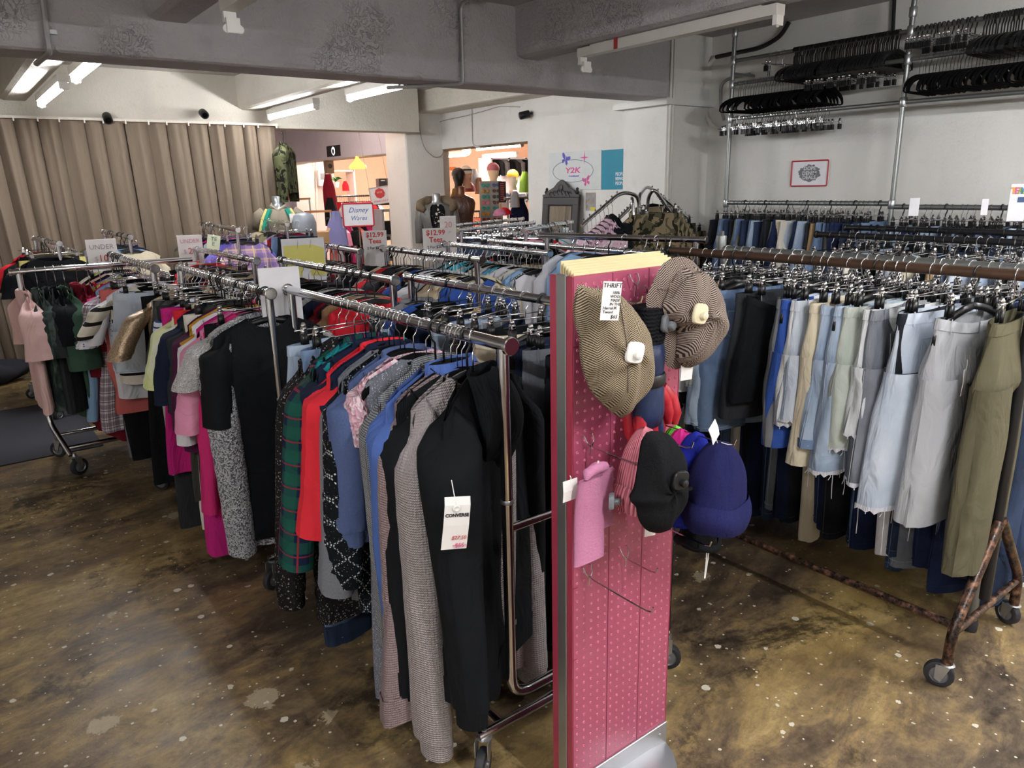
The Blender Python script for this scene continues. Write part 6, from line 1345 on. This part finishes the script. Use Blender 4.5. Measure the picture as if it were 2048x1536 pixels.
t, zn = torso('mannequin', 'silver headless torso in a grey fur-collared jacket beside the far column', (4.99, 8.05, 1.42), -.5, SILV, 0)
g = on_torso('fur_collar_jacket', 'grey jacket with a brown fur collar open on the silver torso', 'jacket', t, zn, GREYL, open_=True, out=1.25, z1=-.62)
mb = MB()
for s in (-1, 1): mb.tube([(s*.02, .09, zn + .03), (s*.1, .07, zn + .02), (s*.2, .0, zn - .03), (s*.21, -.06, zn - .06), (s*.16, -.12, zn - .1)], [.04, .055, .06, .055, .03], 12)
o = mb.build('fur_collar', FUR, g, sharp=False); o['kind'] = 'stuff'
g = on_torso('printed_top', 'black and cream wavy print top on the silver torso', 'top', t, zn, m_fab('wavy print', 'flor', '#17161a', '#c9bda6', '#8f8371', .35), out=1.05, z1=-.5, sleeves=False)
t, zn = torso('mannequin', 'silver torso in a green and cream striped polo at the curtain end', (2.92, 7.9, 1.44), -.35, SILV, 0)
g = on_torso('polo_shirt', 'cream polo shirt with two broad green shoulder stripes on a torso', 'shirt', t, zn, m_fab('beige polo', 'plain', '#8d8474'), out=1.12, drop=.25)
for s in (-1, 1):
    mb = MB(); mb.tube([(s*.085, -.09, zn - .035), (s*.13, -.135, zn - .13), (s*.17, -.145, zn - .26)], .026, 6); mb.build('green_stripe', plain('emerald knit', '#1f8f78', .9), g, label='broad emerald green stripe')
    mb = MB(); mb.tube([(s*.115, -.07, zn - .035), (s*.165, -.11, zn - .13), (s*.2, -.12, zn - .26)], .022, 6); mb.build('cream_stripe', fab('yellow'), g)
MB().tube([(-.07, -.05, zn), (0, -.09, zn - .05), (.07, -.05, zn), (.06, .05, zn + .02), (-.06, .05, zn + .02)], .018, 8, closed=True).build('collar', m_fab('beige polo 2', 'plain', '#9c9484'), g); price_tag(g, .13, -.17, zn - .08, -.1, .05, .09, .01)
p = at_y(606, 425, 7.3); t = thing('hip_form', 'grey bust form standing right of the green-striped torso', 'mannequin', (p[0], 7.3, 0)); z = p[2]
MB().loft([ell(z - .32, .13, .1), ell(z - .2, .12, .095), ell(z - .1, .125, .1), ell(z - .03, .1, .085), ell(z - .005, .06, .055), ell(z, .02, .02)]).build('form', plain('grey fibreglass', '#8a9096', .45, .2), t, sharp=70); MB().tube([(0, 0, 0.02), (0, 0, z - .3)], .012, 8).build('stand', STEEL, t)
p = at_y(570, 283, 8.02); hanger('plastic', (p[0] - .02, 8.02, p[2] + .08), .9, 'plastic hanger of the olive camouflage jacket at the curtain end', None, False)
rng_ = np.random.default_rng(77); tj = thing('camouflage_jacket', 'olive and black camouflage jacket hanging at the curtain end', 'jacket', (p[0] - .02, 8.02, p[2] + .08), .9); near_garment(tj, 'jacket', 'olive camouflage', rng_, dict(L=.62, sl=.58, splay=.04, sw=.16, hem=.16))
# ------------------------------------------------------------------ lobby: posters, box, small rails
o, w_, h = wallboard('poster', 'small red and orange poster on the lavender lobby wall', (575, 346, 585, 398), WX - .013, plain('red orange print', '#b8402f', .6)); o.location = tuple(at_y(579, 372, 13.78)); o.rotation_euler = (0, 0, 0)
b = NB('pink magazine print'); kk = b.vor(b.ob(), 14, 'Color'); MAGZ = b.done(b.mix(b.sep(kk)[0], '#3a2c34', b.mix(b.sep(kk)[1], '#d27fa8', '#d9a06a')), .5)
o, w_, h = board('poster', 'pink and orange magazine poster on the pale wall inside the left doorway', (604, 361, 627, 396), 13.85, MAGZ, 0)
o, w_, h = board('electric_box', 'white electric meter box on the wall inside the left doorway', (635, 340, 653, 372), 13.8, WHITEPL, 0, 'box', .12)
MB().cbox((0, -.062, h*.1), (w_*.6, .01, h*.4)).build('box_door', plain('grey plastic', '#6d7076', .4), o, smooth=False)
for k, x in enumerate((626, 632)):
    a = at_y(x, 318, 13.82); c = at_y(x + 2, 470, 13.82); tag(MB().tube([tuple(a), tuple(c)], .025, 8).build('conduit', WCOND), ['left white riser pipe inside the left doorway', 'right white riser pipe inside the left doorway'][k], 'conduit')
o, w_, h = board('loudspeaker', 'brown wall loudspeaker hanging inside the left doorway', (650, 318, 665, 347), 12.6, plain('brown vinyl', '#6f5a44', .6), -.2, 'speaker', .2); mb = MB(); mb.lathe([(w_*.3, 0), (w_*.3, -.01), (w_*.1, -.004)], (0, -.1, 0), 16, 'y'); mb.build('cone', BLACKP, o)
def flat_garment(name, label, cat, px0, py0, px1, py1, y, m, flare=1.3, th=.09):
    a = at_y(px0, py1, y); c = at_y(px1, py0, y); xc = (a[0] + c[0])/2; w_ = (c[0] - a[0])/2; z0, z1 = a[2], c[2]
    F = Folds(np.random.default_rng(hash_s(label)), (2, 3, 5)); V, T = np.meshgrid(np.linspace(0, 1, 10), np.linspace(0, 2*PI, 21), indexing='ij'); k = (.5 + .5*smooth(V*2.2))*(1 + (flare - 1)*V)/flare
    X = w_*k*np.cos(T)*(1 + .06*F(T, V)); Y = th*(.4 + .6*V)*np.sin(T)*(1 + .15*F(T, V)); Z = (z1 - z0)*(1 - V)
    o = surf(X, Y, Z, T*.1, Z).build(name, m, None, (xc, y, z0), sharp=False); return tag(o, label, cat)
flat_garment('long_coat', 'lilac coat hanging before the left doorway', 'coat', 653, 421, 692, 495, 8.62, fab('lilac'), 1.5)
flat_garment('apron', 'red and black apron hanging at the left doorway edge', 'apron', 649, 348, 668, 420, 11.5, fab('burgundy'), 1.1); flat_garment('dress', 'black dress hanging below the red apron', 'dress', 652, 395, 672, 452, 11.4, fab('black'), 1.1)
for k, (x0, x1, py, y) in enumerate(((562, 620, 399, 9.6), (610, 662, 424, 8.6))):
    a = at_y(x0, py, y); c = at_y(x1, py, y); t = thing('display_rail', ['slim rail with an orange wooden top before the lobby wall, farther one', 'slim rail with an orange wooden top left of the lilac coat, nearer one'][k], 'clothes rack', ((a[0] + c[0])/2, y, 0)); w_ = (c[0] - a[0])/2
    MB().cbox((0, 0, a[2]), (w_*2, .04, .025)).build('wooden_top', plain('orange wood', '#c98a5c', .5), t, smooth=False)
    for s in (-1, 1): MB().tube([(s*w_*.95, 0, 0.0), (s*w_*.95, 0, a[2])], .012, 8).build('post', STEEL, t)
    MB().tube([(-w_*.95, 0, a[2] - .35), (w_*.95, 0, a[2] - .35)], .01, 8).build('cross_bar', STEEL, t)
o, w_, h = board('cardboard_box', 'brown cardboard box on the floor-side shelf before the left doorway', (621, 463, 656, 492), 7.6, plain('cardboard', '#a9835a', .8), -.3, 'box', .25)
for s in (-1, 1):
    m = MB(); m.add([(s*w_*.5, -.125, h/2), (s*w_*.5, .125, h/2), (s*w_*.62, .13, h*.72), (s*w_*.62, -.13, h*.72)], [(0, 1, 2, 3)]); m.build('flap', plain('cardboard', '#a9835a', .8), o, smooth=False)
# ------------------------------------------------------------------ next room, left doorway
a = at_y(715, 327, 11.0); t = thing('pendant_lamp', 'yellow ribbed pendant lamp in the room beyond the left doorway', 'lamp', (a[0], 11.0, a[2] - .05))
LAMPY = NB('yellow lamp glass'); LAMPY = LAMPY.done('#e8c060', .4, **{'Emission Color': C('#ffd36a'), 'Emission Strength': .9})
MB().lathe([(.13, -.03), (.14, 0), (.12, .03), (.1, .05), (.06, .08), (.035, .12), (.02, .16)], (0, 0, 0), 24, caps=False).build('shade', LAMPY, t); MB().tube([(0, 0, .16), (0, 0, ZC - a[2] + .05)], .006, 6).build('cord', WHITEPL, t)
def shelf_unit(name, label, px0, py0, px1, py1, y, m, n, depth=.35, cols=1):
    a = at_y(px0, py1, y); c = at_y(px1, py0, y); w_ = (c[0] - a[0]); z1 = c[2]; t = thing(name, label, 'shelf', ((a[0] + c[0])/2, y, 0))
    for k in range(cols + 1): MB().cbox((-w_/2 + w_*k/cols, 0, z1/2), (.035, depth, z1)).build('upright', m, t, smooth=False)
    for k in range(n): MB().cbox((0, 0, z1 - (z1*.75)*k/max(1, n - 1) - .02), (w_, depth, .03)).build('shelf_board', m, t, smooth=False)
    return t, w_, z1
SHW = plain('white shelving', '#e9ded8', .5)
shelf_unit('shelf_unit', 'white shelf unit with a red stocking in the room beyond the left doorway', 664, 340, 700, 420, 14.2, SHW, 4)
a = at_y(692, 385, 13.9); flat_garment('christmas_stocking', 'red stocking standing on the white shelf', 'stocking', 685, 362, 697, 382, 13.9, fab('bright red'), 1.2, .05)
t = thing('potted_plant', 'small green plant on the white shelf beyond the left doorway', 'plant', tuple(at_y(672, 375, 13.6))); MB().lathe([(.05, 0), (.07, .1), (.06, .1)], n=12).build('pot', WHITEPL, t); mb = MB(); r = random.Random(2)
for k in range(14): a_ = r.uniform(0, 6.28); mb.add([(0, 0, .1), (.06*math.cos(a_), .06*math.sin(a_), .2), (.13*math.cos(a_), .13*math.sin(a_), .16), (.07*math.cos(a_ + .5), .07*math.sin(a_ + .5), .15)], [(0, 1, 2, 3)])
o = mb.build('leaves', plain('leaf green', '#3f6b3a', .6), t, smooth=False); o['kind'] = 'stuff'
def bg_rail(label, grp, px0, px1, py, y, cols, kinds, n, seed):
    a = at_y(px0, py, y); c = at_y(px1, py, y); xm = (a[0] + c[0])/2; w_ = (c[0] - a[0])/2; z = a[2]
    single_rack(label, (a[0], y), (c[0], y), z, BLACKM, wheels=False, base_z=.06); r = random.Random(seed); cn = {}
    for i in range(n):
        x = a[0] + (c[0] - a[0])*(i + .5)/n; col = r.choice(cols); kd = r.choice(kinds); loc = (x, y, z); yaw = PI/2 + r.gauss(0, .25); cn[(col, kd)] = cn.get((col, kd), 0) + 1; b_ = f"{ORD[cn[(col, kd)] - 1]} {col} {NOUN.get(kd, kd)} from left on the {grp}"
        hanger('velvet', loc, yaw, f"hanger of the {b_}", grp + ' hangers', False)
        o = bpy.data.objects.new(NAMES.get(kd, kd), far_mesh(kd, i % 4)); place(o, loc, (0, 0, yaw)); setmat(o, fab(col)); tag(o, b_, CATS.get(kd, kd), 'clothes on the ' + grp)
bg_rail('black rail of red and black clothes beyond the left doorway, upper one', 'far red rail', 672, 752, 393, 12.8, ['red', 'black', 'burgundy', 'bright red', 'charcoal', 'pink', 'white'], ['top', 'jacket', 'dress', 'shirt'], 18, 91)
bg_rail('black rail of pink and black clothes nearer the left doorway', 'near pink rail', 660, 760, 437, 10.6, ['hot pink', 'black', 'red', 'coral', 'white', 'black', 'pink'], ['top', 'dress', 'tee'], 18, 92)
o, w_, h = board('black_box', 'tall black box standing at the right of the left doorway', (756, 357, 783, 410), 12.2, BLACKP, -.3, 'box', .3); m = MB(); m.cbox((-w_*.2, -.152, h*.42), (w_*.3, .004, h*.03)); m.build('label_strip', GREYP, o)
t, w_, z1 = shelf_unit('wire_shelf', 'grey steel shelf of black crates at the right of the left doorway', 760, 417, 790, 500, 9.3, STEEL, 4, .3)
for k in range(3): tag(MB().rbox((-.09, -.12, 0), (.09, .12, .17), .01).build('crate', BLACKP, None, (t.location.x, 9.3, z1 - z1*.25*(k + 1) + .0), smooth=False), ['top black crate on the grey steel shelf', 'middle black crate on the grey steel shelf', 'bottom black crate on the grey steel shelf'][k], 'crate')
# ------------------------------------------------------------------ next room, right doorway
BRZ = plain('bronze fibreglass', '#7a5440', .32, .5)
t, zn = torso('mannequin', 'bronze headless torso in the lit doorway right of the silver one', (5.62, 8.45, 1.5), -.7, BRZ, 0)
g = on_torso('leather_harness', 'dark brown leather halter top on the bronze torso', 'top', t, zn, m_fab('brown leather', 'leather', '#4d342a'), out=1.05, z1=-.62, sleeves=False)
flat_garment('padded_jacket', 'tan padded jacket hanging beside the bronze torso', 'jacket', 898, 376, 932, 452, 8.75, fab('tan padded'), 1.1, .1)
p = at_y(981, 362, 9.1); q0 = at_y(981, 447, 9.1); t = thing('sunglasses_stand', 'grey revolving stand of sunglasses in the lit doorway', 'display stand', (p[0], 9.1, 0), -.62); Hs = p[2]
MB().rbox((-.17, -.03, .75), (.17, .03, Hs), .01).build('panel', plain('grey display board', '#8f948f', .5), t, smooth=False); mb = MB(); mb.tube([(0, 0, .02), (0, 0, .8)], .03, 12); mb.lathe([(.2, 0), (.2, .02), (.04, .03)], n=20); mb.build('stand', STEEL, t)
R_ = Matrix.Rotation(-.62, 3, 'Z'); gl_cols = ['#2b2b30', '#c86a8a', '#5a3324', '#2a8f84', '#d8d4cc', '#3a4f8a', '#b08030', '#7a2230']
r = random.Random(8)
for i in range(7):
    for j in range(2):
        loc = Vector((p[0], 9.1, 0)) + R_ @ Vector((-.08 + .16*j, -.045, Hs - .06 - .082*i)); ci = r.randrange(8); cn_ = ['black', 'pink', 'brown', 'teal', 'white', 'blue', 'amber', 'red'][ci]; m = plain('lens ' + cn_, gl_cols[ci], .15)
        g = thing('sunglasses', f"{cn_} sunglasses on the grey stand, row {['one', 'two', 'three', 'four', 'five', 'six', 'seven'][i]} from top, {['left', 'right'][j]}", 'sunglasses', loc, -.62, 'sunglasses on the grey stand')
        for s in (-1, 1): mb = MB(); mb.lathe([(.024, 0), (.026, -.004), (.022, -.008)], (s*.031, -.004, 0), 12, 'y'); mb.build('lens', m, g)
        MB().tube([(-.06, 0, .012), (-.056, -.004, .014), (-.008, -.008, .012), (.008, -.008, .012), (.056, -.004, .014), (.06, 0, .012)], .004, 6).build('frame', m, g); 
o, w_, h = board('tall_sign', 'tall dark narrow sign with red lines beside the sunglasses stand', (997, 363, 1012, 405), 8.9, BLACKP, -.5)
for k in range(9): MB().cbox((0, -.0035, h*(.4 - .1*k)), (w_*.5, .002, h*.045)).build('red_line', plain('red print', '#b05048', .6), o, smooth=False)
o, w_, h = board('price_board', 'pale pink card with a yellow stripe under the tall dark sign', (998, 405, 1016, 430), 8.9, plain('pale pink card', '#e8cfc4', .6), -.5); MB().cbox((-w_*.3, -.0035, 0), (w_*.14, .002, h*.8)).build('yellow_stripe', plain('mustard print', '#c9a04a', .6), o, smooth=False)
def head(label, px, py, y, skin, hatm, hat):
    p = at_y(px, py, y); t = thing('hat_display', label, 'mannequin', tuple(p)); 
    MB().loft([ell(-.17, .07, .07), ell(-.1, .05, .055), ell(-.06, .06, .075, -.01), ell(0, .075, .09), ell(.06, .078, .095), ell(.1, .06, .075), ell(.12, .02, .02)]).build('head', skin, t, sharp=80); MB().cbox((0, -.1, 0), (.016, .03, .04)).build('nose', skin, t)
    MB().loft([ell(.03, .086, .103), ell(.07, .088, .105), ell(.11, .07, .085), ell(.14, .03, .04)]).build(hat, hatm, t, sharp=80); return t
head('mannequin head in a striped beanie above the bronze torso', 932, 352, 9.0, plain('skin tone plastic', '#d9a98c', .5), fab('striped cream'), 'beanie'); head('mannequin head with yellow hair near the white shelves', 1025, 358, 9.4, WHITEPL, plain('yellow hair', '#dcb94a', .8), 'hair')
head('mannequin head in a dusty pink beret over the sunglasses stand', 986, 345, 9.15, plain('cream plastic head', '#d8c3a6', .6), plain('pink felt', '#b8727c', .9), 'beret'); head('black mannequin head at the left of the lit doorway', 916, 356, 9.0, BLACKP, BLACKP, 'hair')
flat_garment('handbag', 'dark red leather bag hanging behind the bronze torso', 'bag', 926, 364, 950, 384, 9.3, m_fab('red leather', 'leather', '#7c3440'), 1.2, .08); flat_garment('feather_cape', 'grey feather cape beside the striped beanie head', 'cape', 940, 338, 958, 378, 9.6, fab('grey heather'), 1.3, .1); flat_garment('brown_bag', 'brown leather bag hanging left of the sunglasses stand', 'bag', 952, 355, 966, 388, 9.5, m_fab('tan leather', 'leather', '#6a3f26'), 1.3, .08)
t, w_, z1 = shelf_unit('shelf_unit', 'white shelves of folded denim and hanging black clothes in the next room', 974, 316, 1072, 440, 11.6, plain('bright white shelving', '#eeeef2', .5), 3, .4, 3)
for k in range(9): tag(MB().rbox((-.13, -.15, 0), (.13, .15, .1 + .03*(k % 3)), .03).build('folded_jeans', fab(['light blue denim', 'mid blue denim', 'pale blue denim'][k % 3])), f"{ORD[k]} folded denim pile from the left on the white shelves", 'jeans', 'folded denim on the white shelves').location.__init__((0, 0, 0)) if False else None
for k in range(6):
    o = MB().rbox((-.13, -.15, 0), (.13, .15, .11 + .03*(k % 3)), .03).build('folded_jeans', fab(['light blue denim', 'mid blue denim', 'pale blue denim'][k % 3]), None, (t.location.x - w_/2 + w_*(k + .5)/6, 11.55, z1*(1 - .375) + .0)); tag(o, f"{ORD[k]} folded denim pile from the left on the white shelves", 'jeans', 'folded denim on the white shelves')
for k in range(10):
    o = bpy.data.objects.new('top', far_mesh('top', k % 4)); x = t.location.x - w_/2 + w_*(k + .5)/10; place(o, (x, 11.5, z1 + .02), (0, 0, PI/2)); o.scale = (.8, 1, .5); setmat(o, fab(['black', 'charcoal', 'grey'][k % 3])); tag(o, f"{ORD[k]} dark top from the left along the top of the white shelves", 'top', 'dark tops over the white shelves')
p = at_y(1038, 396, 8.3); single_rack('grey two-post stand of dungarees at the right of the lit doorway', (p[0] - .2, 8.3), (p[0] + .25, 8.3), p[2], GALV, wheels=False, base_z=.05, half=.15)
flat_garment('dungarees', 'dark navy dungarees on the doorway stand', 'dungarees', 1019, 396, 1058, 470, 8.28, fab('indigo denim'), 1.05, .08); flat_garment('scarf', 'pale grey scarf over the navy dungarees', 'scarf', 1022, 382, 1038, 415, 8.2, fab('pale grey'), 1.1, .05)
for k, (px, py, c_, nm) in enumerate(((1000, 432, 'pink', 'pink cap'), (1009, 430, 'bright red', 'red cap'))):
    p = at_y(px, py, 8.0); T, V = np.meshgrid(np.linspace(0, 2*PI, 21), np.linspace(0, 1, 7)); tcap = thing('baseball_cap', f"{nm} on top of the doorway rail", 'cap', tuple(p)); surf(.09*np.sin(V*1.5)*np.cos(T), .1*np.sin(V*1.5)*np.sin(T), .1*np.cos(V*1.5), T*.1, V).build('crown', fab(c_), tcap, sharp=False); MB().loft([[(x, -.08 - q*(.07 - x*x*8), -.0 + .01) for x in (-.07, -.035, 0, .035, .07)] for q in (0, .5, 1)], closed=False).build('peak', fab(c_), tcap)
flat_garment('green_jacket', 'bright green jacket hanging at the right edge of the lit doorway', 'jacket', 1040, 343, 1060, 385, 9.2, m_fab('bright green nylon', 'satin', '#7fae3a'), 1.2, .08)
p = at_y(933, 302, 9.5); t = thing('globe_lamp', 'glowing round bulb lamp at the top of the lit doorway', 'lamp', tuple(p)); MB().lathe([(.001, -.07), (.04, -.055), (.065, -.02), (.065, .02), (.04, .055), (.02, .07)], n=18).build('globe', emit('warm bulb', '#ffe3a8', 9), t); MB().tube([(0, 0, .06), (0, 0, ZC - p[2])], .006, 6).build('cord', WHITEPL, t)
o, w_, h = board('sale_sign', 'small orange sign low on the wall left of the lit doorway', (899, 334, 912, 341), 9.9, plain('orange sign', '#c86a32', .5), -.3)
bg_rail('dark rail at the back of the lit doorway', 'doorway back rail', 905, 960, 425, 10.4, ['orange', 'coral', 'tan', 'brown', 'burgundy', 'cream'], ['top', 'jacket'], 12, 93)
# small things on the floor and rails
t = thing('sneaker', 'white sneaker toe on the floor at the right edge', 'shoe', (3.2, .96, 0), .4)
T, V = np.meshgrid(np.linspace(0, 2*PI, 25), np.linspace(0, 1, 8)); surf(.045*np.cos(T)*(1 - .6*V**2), .13*np.sin(T)*(1 - .45*V**2) + .03*V, .02 + .07*V*(1 - .3*np.maximum(0, -np.sin(T))), T*.1, V).build('upper', fab('white'), t, sharp=False); MB().loft([[(.048*math.cos(a), .135*math.sin(a), z) for a in [2*PI*i/24 for i in range(24)]] for z in (.0, .024)]).build('sole', WHITEPL, t)
